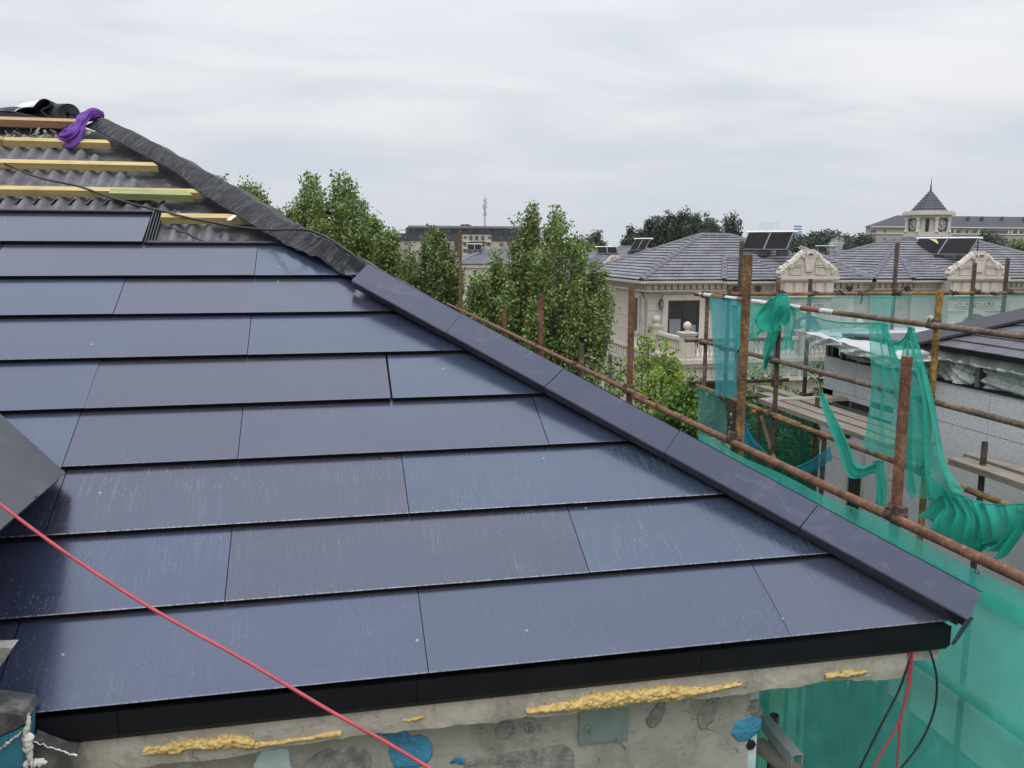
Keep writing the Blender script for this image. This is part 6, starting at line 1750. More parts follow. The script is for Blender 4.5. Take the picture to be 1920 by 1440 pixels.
for k, (u0, u1) in enumerate(((1699, 1718), (1738, 1759))):
    um = (u0 + u1) / 2
    # face plane: the two long sides that show
    al = rot_ + math.radians(-18) + (k - 0) * math.pi / 2
    nrm = None; best = None
    ctrs = []
    P8 = [np.array(p) for p in oct_prism(W_ * .80, 0, 1, MB())]
    for q in range(8):
        m_ = (P8[q] + P8[(q + 1) % 8]) / 2; ln = np.linalg.norm(P8[q] - P8[(q + 1) % 8]); nv_ = m_ - np.array([tc_[0], TY, 0]); nv_[2] = 0; nv_ /= np.linalg.norm(nv_)
        if np.dot(nv_, FW) < -.2 and ln > W_ * .6: ctrs.append((m_, nv_, P8[q], P8[(q + 1) % 8]))
    ctrs.sort(key=lambda t: np.dot(t[0], RT))
    if k >= len(ctrs): continue
    m_, nv_, pa_, pb_ = ctrs[k]; tx = np.array([-nv_[1], nv_[0], 0]);
    if np.dot(tx, RT) < 0: tx = -tx
    cz = (ztw(411) + ztw(433)) / 2; c = np.array([m_[0], m_[1], cz]) + nv_ * .02; rad = (ztw(411) - ztw(433)) / 2
    def fp(x, z, o=0.0): return c + tx * x + np.array([0, 0, z]) + nv_ * o
    mb = MB(); mb.prism([fp(-rad, -rad), fp(rad, -rad), fp(rad, rad), fp(-rad, rad)], nv_ * .10); clk = mb.build('clock_panel', simple('clock_blue', (.05, .06, .09), .5, .1), tw_)
    mb = MB(); mb.prism([fp(rad * .9 * math.cos(t), rad * .9 * math.sin(t), .105) for t in np.linspace(0, 2 * math.pi, 25)[:-1]], nv_ * .05); mb.build('clock_dial', simple('clock_white', (.42, .47, .5), .5, .08), clk)
    mb = MB()
    for h_ in range(12):
        t = h_ * math.pi / 6; mb.bar(fp(rad * .58 * math.sin(t), rad * .58 * math.cos(t), .165), fp(rad * .86 * math.sin(t), rad * .86 * math.cos(t), .165), .13 * rad, .02, nv_)
    ring = [fp(rad * .46 * math.cos(t), rad * .46 * math.sin(t), .165) for t in np.linspace(0, 2 * math.pi, 25)]; mb.tube(ring, .045 * rad, 5); ring = [fp(rad * .93 * math.cos(t), rad * .93 * math.sin(t), .14) for t in np.linspace(0, 2 * math.pi, 25)]; mb.tube(ring, .06 * rad, 5)
    mb.build('clock_numerals', M_WFR, clk)
    mb = MB(); mb.bar(fp(0, 0, .2), fp(-.62 * rad, .15 * rad, .2), .1 * rad, .03, nv_); mb.bar(fp(0, 0, .22), fp(-.1 * rad, -.42 * rad, .22), .13 * rad, .03, nv_); mb.build('clock_hands', M_WFR, clk)
    for sg in (-1.32, 1.32):
        b_ = fp(sg * rad, 0, .38); z0_, z1_ = ztw(436), ztw(409)
        mb = MB(); mb.lathe([(.5, 0), (.5, .3), (.36, .4), (.32, z1_ - z0_ - .5), (.48, z1_ - z0_ - .3), (.48, z1_ - z0_)], (b_[0], b_[1], z0_), 10); mb.build('column', M_VILT, tw_)

P8 = [np.array(p) for p in oct_prism(W_ * .80, 0, 1, MB())]
for q in range(8):
    m_ = (P8[q] + P8[(q + 1) % 8]) / 2; nv_ = m_ - np.array([tc_[0], TY, 0]); nv_[2] = 0; nv_ /= np.linalg.norm(nv_); tx = np.array([-nv_[1], nv_[0], 0]); c = np.array([m_[0], m_[1], 0])
    if np.dot(nv_, FW) < -.8:
        mb = MB(); mb.prism([c + tx * x + np.array([0, 0, z]) + nv_ * .01 for x, z in ((-.32, ztw(435)), (.32, ztw(435)), (.32, ztw(411)), (-.32, ztw(411)))], nv_ * .05); mb.build('belfry_slot', M_DARK, tw_)
def block(label, pts_top, wall, zs, name='apartment_building', group='apartment blocks on the skyline'):
    pass
# apartment block at the right
AY = 330.0
ab = thing('apartment_building', (hy(1780, 450, AY)[0], AY, 0), 'long beige apartment block with a dark hipped roof behind the clock tower', 'building', 'apartment blocks on the skyline')
L0, L1 = hy(1634, 423, AY), hy(1990, 428, AY + 8)
zev = hy(1640, 424, AY)[2]; zri = hy(1700, 404, AY + 8)[2]; zmid = hy(1640, 437.5, AY)[2]
A0x, A1x = L0[0] + .8, L1[0]
mb = MB(); mb.box(A0x, AY, 0, A1x, AY + 16, zmid - .3); mb.build('wall', M_AP1, ab)
mb = MB(); mb.box(A0x, AY, zmid + .301, A1x, AY + 16, zev); mb.build('upper_wall', M_AP2, ab)
mb = MB(); mb.box(A0x - .4, AY - .4, zmid - .299, A1x, AY + 16, zmid + .3); mb.build('floor_band', M_AP3, ab)
e = [np.array([A0x - 1.2, AY - 1.2, zev]), np.array([A1x, AY - 1.2, zev]), np.array([A1x, AY + 17, zev]), np.array([A0x - 1.2, AY + 17, zev])]
r = [np.array([A0x + 13, AY + 8, zri]), np.array([A1x, AY + 8, zri])]
mb = MB(); mb.add(e + r, [(0, 1, 5, 4), (3, 0, 4), (2, 3, 4, 5), (3, 2, 1, 0)])
rf = mb.build('roof', M_APR, ab)
mb = MB(); mb.box(A0x - 1.3, AY - 1.35, zev - .5, A1x, AY - .9, zev - .02); mb.build('eave_trim', M_AP3, rf)
for u in (1832, 1870, 1806, 1912):
    c = hy(u, 408, AY + 5); mb = MB(); mb.box(c[0] - .5, AY + 4, c[2] - 2, c[0] + .5, AY + 5.5, c[2] - .1); mb.prism([(c[0] - .9, AY + 3.8, c[2] - .09), (c[0] + .9, AY + 3.8, c[2] - .09), (c[0], AY + 3.8, c[2] + .5)], (0, 2, 0)); mb.build('roof_vent', M_APD, rf)
for z_, n_ in ((zev - 2.6, 0), (zmid - 2.9, 1), (zmid - 6.0, 1), (zmid - 9.0, 1)):
    for u, w_ in ((1637.5, 2.4), (1659, 1.1), (1785, 2.2), (1796, 2.2), (1811, 2.2), (1826, 1.8), (1842, 3.5), (1858, 5.5), (1874, 4.0), (1886, 2.0), (1902, 2.0), (1914, 2.4)):
        x = hy(u, 440, AY)[0]; mb = MB(); mb.box(x - w_ / 2, AY - .12, z_ - .8, x + w_ / 2, AY - .001, z_ + 1.0); o = mb.build('window', M_GLS, ab)
for u in (1789, 1804, 1806, 1817, 1819, 1834, 1890, 1896, 1908):
    x = hy(u, 440, AY)[0]; mb = MB(); mb.box(x - .5, AY - .5, zmid + .302, x + .5, AY - .13, zev - .52); mb.build('pillar', M_AP3, ab)
for z_ in (zmid, zmid - 3.2, zmid - 6.4):
    for ua, ub in ((1634, 1641), (1838, 1884)):
        xa, xb = hy(ua, 440, AY)[0], hy(ub, 440, AY)[0]; mb = MB(); mb.box(xa, AY - 1.5, z_ - .25, xb, AY - .41, z_ + .15); mb.box(xa, AY - 1.5, z_ + .151, xb, AY - 1.42, z_ + 1.0, 1); mb.build('balcony', [M_AP3, M_GLS], ab)

for o in [k for k in bpy.data.objects if k.type == 'MESH' and (k.parent == ab or (k.parent and k.parent.parent == ab))]:
    co = np.zeros(len(o.data.vertices) * 3); o.data.vertices.foreach_get('co', co); co = co.reshape(-1, 3)
    co[:, 0] += co[:, 1] * 0.47; o.data.vertices.foreach_set('co', co.ravel()); o.data.update()
# apartment block at the left, stepped roof line and dark upper floors
BY = 390.0
bb = thing('apartment_building', (hy(880, 470, BY)[0], BY, 0), 'cream apartment block with dark upper floors behind the big leafy trees', 'building', 'apartment blocks on the skyline')
zB = lambda v: hy(880, v, BY)[2]
xB = lambda u: hy(u, 460, BY)[0]
def bbox(name, u0, u1, v0, v1, d0, d1, m):
    mb = MB(); mb.box(xB(u0), BY + d0, max(0, zB(v1)), xB(u1), BY + d1, zB(v0)); return mb.build(name, m, bb)
bbox('dark_wall', 766, 1013, 427, 439.5, 0.0, 14, M_APD); bbox('cream_wall', 770, 1010, 439.7, 640, 0.3, 14, M_AP2)
for ua, ub in ((766, 796), (838, 851), (922, 1013)): bbox('dark_wall', ua, ub, 439.7, 452, 0.0, .29, M_APD)
bbox('dark_wall', 742, 767, 438, 452, 4.0, 14, M_APD); bbox('cream_wall', 742, 769, 452.2, 640, 4.3, 14, M_AP2)
bbox('cream_wall', 797, 837, 440, 453, -.5, -.01, M_AP2); bbox('cream_wall', 867, 920, 440, 453, -.5, -.01, M_AP2); bbox('dark_wall', 852, 864, 440, 640, -.3, .29, M_APD)
bbox('dark_wall', 827, 836, 452.2, 640, -.0, .29, M_APD)
mb = MB(); mb.prism([(xB(763), BY - 1.5, zB(427)), (xB(1015), BY - 1.5, zB(427)), (xB(1012), BY + 5, zB(423)), (xB(769), BY + 5, zB(423))], (0, .0, -.6)); mb.build('roof', M_APR, bb)
for u0, u1, v in ((803, 813, 422), (863, 895, 423), (870, 875, 420), (878, 883, 419.5), (885, 888, 421), (943, 953, 425), (752, 764, 431)): bbox('roof_box', u0, u1, v, 432, 6, 10, M_APR)
for u in (776, 798, 842, 882, 904, 916, 935, 950, 983): bbox('window', u - 3, u + 3, 430.5, 436, -.12, -.001, M_GLS)
for v in (445, 457, 469.5, 482):
    for u in (761, 797, 812, 832, 842, 872, 882.5, 893.5, 905, 917, 940, 955, 975, 995):
        w_ = 2.6 if u not in (882.5, 893.5, 905) else 3.0; hh = 2.6 if w_ < 3 else 5.2
        bbox('window', u - w_, u + w_, v - hh / 2 - .5, v + hh, -.62 if (797 <= u <= 837 or 867 <= u <= 920) and v < 452 else -.1, -.501 if (797 <= u <= 837 or 867 <= u <= 920) and v < 452 else .299, M_GLS)
    for u0, u1 in ((825, 837), (867, 880), (910, 921)): bbox('balcony', u0, u1, v + 6.5, v + 9, -1.6, -.51, M_AP3)
# far blue tower block, radio mast, pylon
mb = MB(); c = hy(1494, 470, 900); mb.box(c[0] - 5.5, 900, 0, c[0] + 2.5, 910, hy(1494, 437, 900)[2]); mb.box(c[0] + 2.501, 900, 0, c[0] + 5, 910, hy(1494, 442, 900)[2]); mb.box(c[0] - 3.5, 901, hy(1494, 437, 900)[2] + .001, c[0] + 1, 907, hy(1494, 435.5, 900)[2])
for k in range(9): mb.box(c[0] - 5.3, 899.85, 6 + k * 3.2, c[0] + 4.8, 899.99, 7.6 + k * 3.2, 1)
tag(mb.build('office_building', [simple('blue_cladding', (.10, .17, .30), .5, .1), simple('blue_glass', (.07, .12, .22), .3, .1)], None), 'small blue tower block on the skyline right of the first solar collectors', 'building')
mast = thing('radio_mast', hy(909, 470, 420), 'thin lattice radio mast standing behind the cream apartment block', 'mast')
mb = MB(); zt, zb_ = hy(909, 374, 420)[2], 0; mx = hy(909, 420, 420)[0]
for dx, dy in ((-.55, -.3), (.55, -.3), (0, .6)): mb.tube([(mx + dx, 420 + dy, zb_), (mx + dx * .6, 420 + dy * .6, zt)], .11, 5)
k = 0; z = 0.0
while z < zt - 1.5: mb.tube([(mx - .5, 419.7, z), (mx + .5, 419.7, z + 1.2)], .06, 4); mb.tube([(mx + .5, 419.7, z + 1.2), (mx - .5, 419.7, z + 2.4)], .06, 4); z += 2.4
mb.tube([(mx, 420, zt - 1), (mx, 420, hy(909, 355, 420)[2])], [.10, .04], 5); mb.build('lattice', M_BOLT, mast)
for v, w_ in ((376, 2.2), (390, 2.4)):
    z = hy(909, v, 420)[2]; mb = MB(); mb.lathe([(w_ * .5, 0), (w_ * .5, .15)], (mx, 420, z), 8); mb.build('platform', M_BOLT, mast)
rr = random.Random(2)
for k in range(13):
    z = hy(909, rr.uniform(374, 406), 420)[2]; a = rr.uniform(0, 6.28); w_ = rr.uniform(.6, 1.15); x, y = mx + w_ * math.cos(a), 420 + w_ * math.sin(a); mb = MB(); mb.box(x - .1, y - .1, z, x + .1, y + .1, z + rr.uniform(.8, 1.5)); mb.bar((x, y, z + .4), (mx, 420, z + .3), .08, .08); mb.build('antenna', M_FRM, mast)
py = 800.0; P_ = lambda u, v: hy(u, v, py)
pyl = thing('pylon', P_(1441, 470), 'pale lattice electricity pylon far off beyond the solar collectors', 'pylon')
M_PYL = simple('pylon_steel', (.42, .44, .46), .6, .05, 2)
mb = MB(); L = lambda a, b, r=.16: mb.tube([P_(*a), P_(*b)], r, 4)
for a, b in (((1425, 418), (1459, 418)), ((1423, 427), (1461, 427)), ((1425, 418), (1423, 427)), ((1459, 418), (1461, 427)), ((1436, 427), (1438, 460)), ((1447, 427), (1445, 460)), ((1423, 427), (1423, 431)), ((1461, 427), (1461, 437)), ((1461, 408), (1461, 420)), ((1432, 470), (1438, 440)), ((1451, 470), (1445, 440))): L(a, b)
for k in range(8): L((1425 + k * 4.25, 418), (1427 + k * 4.25, 427), .09); L((1427 + k * 4.25, 427), (1429.2 + k * 4.25, 418), .09)
for k in range(5): L((1436, 428 + k * 7), (1446, 435 + k * 7), .09); L((1447, 428 + k * 7), (1437, 435 + k * 7), .09)
mb.build('lattice', M_PYL, pyl)
for k, (a, b) in enumerate((((1424, 428), (1330, 462)), ((1424, 431), (1300, 470)), ((1460, 428), (1700, 462)), ((1438, 431), (1240, 476)))):
    p, q = P_(*a), P_(*b); pts = [p + (q - p) * t + np.array([0, 0, -9 * t * (1 - t)]) for t in np.linspace(0, 1, 14)]
    mb = MB(); mb.tube(pts, .07, 4); mb.build('power_line', M_PYL, pyl)
# ---------------------------------------------------------------- trees
def mat_leaf(name, stops, tr=0.28):
    t = NT(name)
    g = t.n.new('ShaderNodeNewGeometry')
    n = t.noise(t.coord(), 0.9, 3, 0.6)
    f = t.math('ADD', t.math('MULTIPLY', g.outputs['Random Per Island'], 0.7), t.math('MULTIPLY', n, 0.3))
    k = t.ramp(f, stops)
    t.col(k); t.set(Roughness=0.5, Specular_IOR_Level=0.35)
    tl = t.n.new('ShaderNodeBsdfTranslucent'); t.l.new(k, tl.inputs[0])
    mx = t.n.new('ShaderNodeMixShader'); mx.inputs[0].default_value = tr
    t.l.new(t.b.outputs[0], mx.inputs[1]); t.l.new(tl.outputs[0], mx.inputs[2]); t.l.new(mx.outputs[0], t.out.inputs['Surface'])
    return t.mat
M_LEAF = mat_leaf('leaf_green', [(0.05, (.048, .085, .018)), (.4, (.135, .20, .045)), (.75, (.24, .32, .10)), (1.0, (.42, .47, .26))])
M_LEAF2 = mat_leaf('leaf_deep_green', [(0.05, (.046, .078, .022)), (.5, (.115, .17, .045)), (1.0, (.26, .32, .13))])
M_LEAFY = mat_leaf('leaf_lime', [(0.1, (.10, .18, .016)), (.5, (.20, .31, .032)), (1.0, (.33, .44, .08))], .38)
M_LEAFF = mat_leaf('leaf_far', [(0.1, (.030, .052, .028)), (.5, (.050, .080, .042)), (1.0, (.085, .12, .062))], .2)
M_BARK = simple('bark', (.10, .085, .065), .9, .4, 9, .5, 30, stretch=(1, 1, .25))
def leaf_object(name, C, size, mat, parent, seed, upb=0.5, asp=0.8, kind=None):
    rr = np.random.default_rng(seed); N_ = len(C)
    nrm = rr.normal(0, 1, (N_, 3)); nrm[:, 2] = np.abs(nrm[:, 2]) * 1.0 + upb * rr.random(N_); nrm /= np.linalg.norm(nrm, axis=1)[:, None]
    a = np.cross(nrm, rr.normal(0, 1, (N_, 3))); a /= np.linalg.norm(a, axis=1)[:, None] + 1e-9
    b = np.cross(nrm, a); s_ = size * rr.uniform(.65, 1.3, N_)[:, None] / 2
    V = np.stack([C - a * s_, C + b * s_ * asp - a * s_ * .25 + nrm * s_ * .12, C + a * s_ * 1.1, C - b * s_ * asp - a * s_ * .25 + nrm * s_ * .12], 1).reshape(-1, 3)
    off = np.array(OFF[parent.name]) if parent is not None else np.array([V[:, 0].mean(), V[:, 1].mean(), V[:, 2].min()])
    V = V - off
    me = bpy.data.meshes.new(name)
    me.vertices.add(4 * N_); me.vertices.foreach_set('co', V.astype(np.float32).ravel())
    me.loops.add(4 * N_); me.loops.foreach_set('vertex_index', np.arange(4 * N_, dtype=np.int32))
    me.polygons.add(N_); me.polygons.foreach_set('loop_start', np.arange(0, 4 * N_, 4, dtype=np.int32))
    try: me.polygons.foreach_set('loop_total', np.full(N_, 4, dtype=np.int32))
    except Exception: pass
    me.materials.append(mat); me.update(calc_edges=True)
    o = bpy.data.objects.new(name, me); COL.objects.link(o)
    if parent is not None: o.parent = parent
    else: o.location = off
    OFF[o.name] = tuple(off)
    if kind: o['kind'] = kind
    return o
def tree(label, base, tops, nleaf, lsize, mat, seed, group=None, name='tree', zsplit=2.2, rise=1.3, clump=9, cr=.13, trunk_r=.16, cat='tree', branches=46, show=True):
    """tops: (point, radius). Upright sprays of leaves round limbs that fan out of one trunk."""
    rr = np.random.default_rng(seed)
    base = np.asarray(base, float)
    t = thing(name, base, label, cat, group)
    mb = MB(); sp = base + np.array([0, 0, zsplit])
    mb.tube([base, base + np.array([.02, .0, zsplit * .5]), sp], [trunk_r * 1.25, trunk_r, trunk_r * .8], 9)
    trk = mb.build('trunk', M_BARK, t, smooth=True)
    C = []
    tot = sum(r * np.linalg.norm(np.asarray(p) - sp) for p, r in tops)
    for p, R_ in tops:
        p = np.asarray(p, float); d = p - sp; ln = np.linalg.norm(d)
        bow = np.array([d[0], d[1], 0]) * .28
        ax = lambda s_: sp + d * s_ + bow * math.sin(math.pi * s_) * (1 - .3 * s_)
        mb = MB(); mb.tube([ax(s_) for s_ in np.linspace(0, .97, 8)], [trunk_r * .5 * (1 - s_) + .008 for s_ in np.linspace(0, .97, 8)], 6); mb.build('limb', M_BARK, t, smooth=True)
        share = int(nleaf * R_ * ln / tot); nb = branches; per = max(1, share // nb)
        for k in range(nb):
            s_ = 1 - rr.random() ** 1.15 * .78
            prof = min(1, (1 - s_) * 2.4 + .10) * (.75 + .25 * min(1, s_ * 3))
            L_ = R_ * prof * rr.uniform(.45, 1.15)
            az = rr.uniform(0, 2 * math.pi)
            dirv = np.array([math.cos(az), math.sin(az), rise * rr.uniform(.5, 1.3)]); dirv /= np.linalg.norm(dirv)
            o_ = ax(s_)
            ncl = max(1, per // clump)
            for q in range(ncl):
                f = rr.uniform(.15, 1.0)
                c = o_ + dirv * L_ * 1.25 * f + rr.normal(0, .04, 3)
                C.append(c + np.clip(rr.normal(0, cr, (clump, 3)), -1.5 * cr, 1.5 * cr) * np.array([1, 1, 1.15]))
    C = np.concatenate(C)
    leaf_object('crown', C, lsize, mat, t, seed + 1)
    return t
def P3(u, v, Y, dy=0.0): return hy(u, v, Y + dy)
def spiky(tops, seed):
    r_ = random.Random(seed); out = []
    for u, v, dy, R_ in tops:
        out.append((u, v - 2, dy, R_ * .42))
        for k in range(3): out.append((u + r_.uniform(-8, 8), v + r_.uniform(2, 12), dy + r_.uniform(-1, 1), R_ * r_.uniform(.35, .6)))
    return out
def frond(lst, seed):
    r_ = random.Random(seed); out = []
    for u, v, dy, R_ in lst:
        out.append((u, v, dy, R_ * .74))
        for k in range(2): out.append((u + r_.uniform(-17, 17), v + r_.uniform(6, 40), dy + r_.uniform(-.5, .5), R_ * r_.uniform(.4, .62)))
    return out
def tp(Y, lst): return [(P3(u, v, Y, dy), r) for u, v, dy, r in lst]
def gnd(u, Y):
    p = hy(u, 600, Y); return (p[0], Y, 0)
G1 = 'upright leafy trees between the houses'
tree('big upright leafy tree in the middle, its two tips above the skyline', gnd(1008, 24), tp(24, frond([(1000, 388, 0, .8), (985, 405, .2, .6), (1040, 389, .3, .8), (1052, 402, -.2, .55), (1064, 425, .2, .6), (960, 455, .5, .75), (930, 470, 0, .7), (905, 505, -.5, .95), (890, 530, .2, .9), (925, 490, .1, .85), (1082, 450, .5, .7), (1094, 470, -.3, .7), (1112, 495, .2, .75), (1134, 512, 0, .7), (884, 560, .3, .95), (1020, 470, -1.2, 1.0), (955, 540, -1, .9), (1080, 540, -1, .9), (1118, 560, -.6, .8), (1146, 545, .3, .5), (1000, 570, -1.4, 1.0), (900, 600, -.8, 1.05), (1060, 600, -1.2, .9), (1130, 600, -.5, .7), (960, 500, .8, 1.0), (1040, 480, .9, 1.0), (1085, 520, .8, 1.0), (935, 560, .6, 1.0), (1000, 520, 1.0, 1.1)], 1)), 112000, .083, M_LEAF, 1, G1, rise=1.8, branches=44, cr=.10, zsplit=1.6)
tree('dense leafy tree standing left of the rusty pole in front of the apartment block', gnd(812, 27), tp(27, frond([(812, 427, 0, .75), (800, 440, .3, .7), (826, 440, -.2, .7), (775, 468, .3, .8), (848, 475, 0, .75), (760, 495, -.3, .8), (858, 505, -.2, .7), (815, 470, -1, .95), (840, 500, -.9, .9), (785, 510, -1, .95), (770, 530, -.7, .9), (850, 545, -.6, .8), (820, 540, -1.3, 1.0), (745, 520, .2, .8)], 2)), 54000, .09, M_LEAF2, 3, G1, rise=1.8, branches=44, cr=.11, zsplit=1.6)
tree('tallest leafy tree with twin tops rising behind the hip of the solar roof', gnd(628, 23), tp(23, frond([(575, 330, 0, .62), (588, 340, .2, .6), (557, 368, -.1, .55), (634, 327, .3, .62), (648, 336, -.1, .6), (662, 360, .2, .6), (612, 372, .3, .7), (676, 384, -.2, .65), (600, 380, -.9, .8), (640, 385, -1, .85), (672, 420, -.9, .8), (550, 395, -.5, .7), (610, 420, -1.2, .9), (650, 440, -1.2, .9), (690, 450, -.8, .8)], 3)), 64000, .08, M_LEAF, 5, G1, rise=1.8, branches=44, cr=.095, zsplit=1.6)
tree('smaller leafy tree crowded between the twin topped tree and its neighbour', gnd(715, 24.5), tp(24.5, frond([(700, 405, 0, .55), (722, 424, .2, .6), (738, 446, 0, .6), (712, 440, -.6, .7), (690, 420, .4, .6), (735, 480, -.5, .7), (700, 470, -.8, .8)], 4)), 32000, .085, M_LEAF, 7, G1, rise=1.8, branches=40, cr=.10, zsplit=1.6)
tree('leafy tree whose top barely shows over the crumpled hip membrane', gnd(480, 25), tp(25, [(462, 346, 0, .5), (478, 352, .2, .5), (492, 366, 0, .5), (522, 386, 0, .5), (535, 400, .2, .5), (412, 338, 0, .45), (440, 365, .3, .7), (480, 385, -.5, .8)]), 20000, .082, M_LEAF, 9, G1, branches=60, cr=.12, zsplit=2)
G2 = 'young trees in the gap between the houses'
tree('bright lime green young tree in front of the balcony villa', gnd(1225, 16.5), tp(16.5, [(1216, 628, 0, .38), (1204, 648, .1, .3), (1244, 652, .2, .42), (1254, 668, 0, .35), (1190, 682, .1, .4), (1180, 705, -.1, .35), (1262, 680, .1, .4), (1272, 705, -.2, .4), (1230, 690, -.3, .5), (1216, 730, -.3, .5), (1160, 710, .2, .35), (1250, 740, -.3, .5)]), 5600, .085, M_LEAFY, 11, G2, branches=18, cr=.10, zsplit=2.2, trunk_r=.09, rise=.9, clump=8)
tree('dark leafed young tree beside the short rusty pole', gnd(1135, 18), tp(18, [(1150, 676, 0, .35), (1165, 684, .1, .3), (1120, 680, 0, .35), (1135, 700, -.1, .4), (1110, 695, .2, .3)]), 1500, .11, M_LEAF2, 13, G2, branches=20, cr=.12, zsplit=2.5, trunk_r=.06, rise=.5)
tree('bushy green young tree just outside the pale net triangle', gnd(1285, 13), tp(13, [(1298, 706, 0, .30), (1286, 722, .1, .35), (1270, 745, 0, .4), (1306, 735, -.2, .35), (1290, 765, -.3, .45), (1262, 760, .2, .4), (1308, 770, -.2, .35), (1240, 770, 0, .4)]), 9000, .075, mat_leaf('leaf_fresh', [(0.1, (.045, .10, .018)), (.5, (.09, .18, .03)), (1.0, (.17, .28, .06))], .35), 15, G2, branches=34, cr=.09, zsplit=2.0, trunk_r=.06)
tree('shrubby tree behind the dark green net of the far scaffold bay', gnd(1470, 12.5), tp(12.5, [(1400, 745, 0, .5), (1430, 720, .2, .5), (1460, 725, 0, .5), (1490, 740, .1, .5), (1520, 745, 0, .5), (1540, 700, .2, .35), (1440, 770, -.4, .6), (1500, 780, -.4, .6), (1410, 800, -.3, .6), (1530, 790, -.2, .6), (1470, 820, -.6, .7)]), 16000, .08, mat_leaf('leaf_mid', [(0.1, (.03, .065, .016)), (.5, (.065, .125, .028)), (1.0, (.15, .22, .07))], .3), 17, G2, branches=40, cr=.10, zsplit=1.0, trunk_r=.08)
tree('slender light green sapling seen over the far scaffold planks', gnd(1420, 14), tp(14, [(1415, 682, 0, .3), (1440, 690, .1, .3), (1460, 686, 0, .3), (1400, 700, 0, .3)]), 900, .09, M_LEAFY, 19, G2, branches=14, cr=.09, zsplit=3, trunk_r=.04)
G3 = 'dark far trees beyond the villas'
far_spec = [
    (1190, 130, [(1182, 428, .0, 2.2), (1172, 445, 1, 2.0), (1200, 430, 0, 2.2), (1190, 440, -2, 2.4)], 'leftmost rounded dark tree of the far clump above the balcony villa'),
    (1228, 132, [(1222, 412, 0, 2.2), (1236, 405, 0, 1.9), (1214, 422, 1, 2.2), (1230, 420, -2, 2.4)], 'dark far tree second from the left in the clump above the balcony villa'),
    (1260, 130, [(1252, 400, 0, 1.7), (1262, 405, 0, 1.8), (1246, 412, 0, 2), (1270, 410, 1, 2.0), (1258, 420, -2, 2.3)], 'broad dark far tree above the ridge of the balcony villa'),
    (1284, 128, [(1279, 396, 0, 1.5), (1287, 394, 0, 1.5), (1292, 408, 0, 1.6), (1274, 405, 0, 1.6), (1284, 415, -2, 2.2)], 'tallest spiky dark tree in the far clump'),
    (1306, 130, [(1300, 410, 0, 1.6), (1309, 405, 0, 1.5), (1316, 418, 0, 1.8), (1306, 425, -2, 2.2)], 'spiky dark far tree right of the tallest one in the clump'),
    (1330, 134, [(1324, 405, 0, 1.2), (1331, 412, 0, 1.4), (1340, 420, 0, 1.6), (1350, 428, 0, 1.4), (1328, 430, -1, 2.2)], 'thin topped far tree at the right end of the clump'),
    (1371, 132, [(1364, 408, 0, .9), (1371, 402, 0, .9), (1379, 406, 0, .9), (1384, 432, 0, 1.2), (1372, 425, 0, 1.6)], 'lone slim dark tree standing apart right of the far clump'),
    (1112, 125, [(1098, 448, 0, 1.8), (1112, 437, 0, 1.6), (1124, 440, 0, 1.5), (1130, 452, 0, 1.5), (1108, 452, -1, 2.2), (1090, 455, 0, 1.6)], 'small dark far tree left above the little pediment'),
]
for k, (u, Y, tops, lab) in enumerate(far_spec):
    tree(lab, gnd(u, Y), tp(Y, spiky(tops, k)), 6500, .36, M_LEAFF, 30 + 2 * k, G3, branches=24, clump=5, cr=.32, zsplit=3, trunk_r=.3, rise=2.2)
tree('pale green low tree in front of the small dark far tree', gnd(1090, 90), tp(90, [(1075, 458, 0, 1.3), (1090, 462, 0, 1.5), (1105, 466, 0, 1.4), (1115, 470, 0, 1.3), (1085, 475, -1, 1.6)]), 5200, .30, M_LEAF, 60, G3, branches=40, clump=6, cr=.4, zsplit=3, trunk_r=.25)
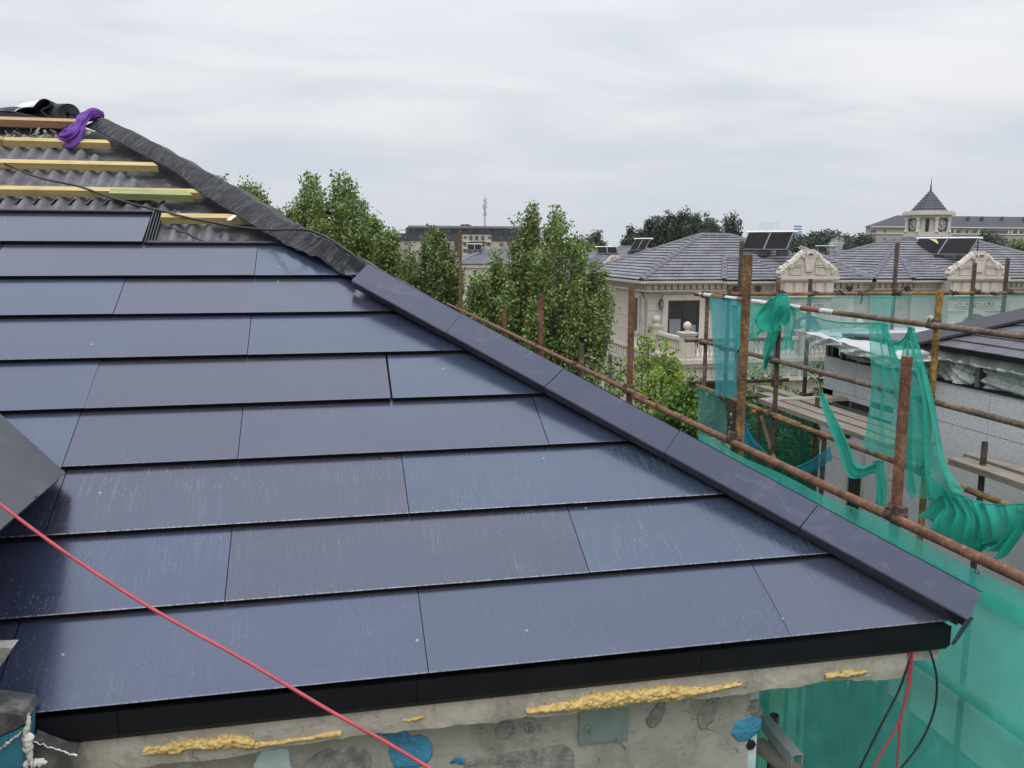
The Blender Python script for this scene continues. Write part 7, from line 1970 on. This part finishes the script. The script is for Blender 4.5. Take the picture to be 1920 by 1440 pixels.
for k, (u, Y, tops, lab) in enumerate([
    (1508, 190, [(1498, 455, 0, 2.6), (1512, 449, 0, 2.8), (1506, 462, -2, 3), (1488, 462, 0, 2.4)], 'rounded far tree right of the blue tower block'),
    (1535, 185, [(1528, 445, 0, 2.6), (1540, 447, 0, 2.6), (1534, 455, -2, 3.2), (1520, 455, 0, 2.5)], 'far tree behind the white film edge of the steam vent'),
    (1560, 185, [(1550, 441, 0, 2.7), (1563, 442, 0, 2.7), (1556, 452, -2, 3.3), (1572, 450, 0, 2.6)], 'highest rounded far tree between the two pediments'),
    (1590, 190, [(1582, 449, 0, 2.6), (1594, 451, 0, 2.5), (1588, 460, -2, 3), (1602, 456, 0, 2.4)], 'far tree just right of the steam puff'),
    (1620, 175, [(1612, 448, 0, 1.6), (1620, 446, 0, 1.7), (1627, 452, 0, 1.7), (1618, 460, 0, 2.4)], 'darker far tree close to the left end of the long apartment block'),
    (1868, 95, [(1850, 440, 0, 1.4), (1865, 446, 0, 1.6), (1880, 455, 0, 1.6), (1858, 462, -1, 1.9), (1878, 478, -1, 1.9), (1842, 450, 0, 1.2)], 'bushy dark tree in front of the long apartment block at the right'),
    (1905, 88, [(1895, 462, 0, 1.4), (1910, 458, 0, 1.5), (1925, 462, 0, 1.5), (1900, 485, -1, 1.8), (1920, 490, -1, 1.8)], 'olive green tree at the right edge below the apartment block')]):
    tree(lab, gnd(u, Y), tp(Y, tops), 7000, .0028 * Y, M_LEAFF if k < 6 else M_LEAF2, 70 + 2 * k, G3, branches=46, clump=6, cr=.0042 * Y, zsplit=2.5, trunk_r=.3, rise=.8)
# far-off woods closing the horizon
rr = np.random.default_rng(91); C = []
for Y, u0, u1, n_ in ((420, 700, 2100, 620), (300, 1060, 1660, 240), (430, -1300, 700, 420)):
    for k in range(n_):
        u = rr.uniform(u0, u1); p = hy(u, 462, Y + rr.uniform(-30, 60)); h = rr.uniform(3.5, 9.5 if Y > 350 else 8) + 2 * math.sin(u * .021)
        C.append(np.array([p[0], p[1], 0]) + rr.normal(0, 1, (46, 3)) * np.array([2.6, 2.0, 0]) + np.stack([np.zeros(46), np.zeros(46), rr.random(46) ** .6 * h], 1))
tag(leaf_object('woods', np.concatenate(C), 1.5, M_LEAFF, None, 92), 'far-off low woods along the horizon', kind='stuff')
# ---------------------------------------------------------------- thin summer haze
hb_ = MB(); hb_.box(-260, -15, -1.5, 900, 960, 46)
hm_ = bpy.data.materials.new('haze'); hm_.use_nodes = True; n_ = hm_.node_tree.nodes; n_.remove(n_['Principled BSDF'])
hv = n_.new('ShaderNodeVolumePrincipled'); hv.inputs['Density'].default_value = 0.00013; hv.inputs['Color'].default_value = (.82, .88, .96, 1); hv.inputs['Anisotropy'].default_value = 0.1
hm_.node_tree.links.new(hv.outputs[0], n_['Material Output'].inputs['Volume'])
tag(hb_.build('haze', hm_, None), 'thin pale summer haze over the houses', kind='stuff')
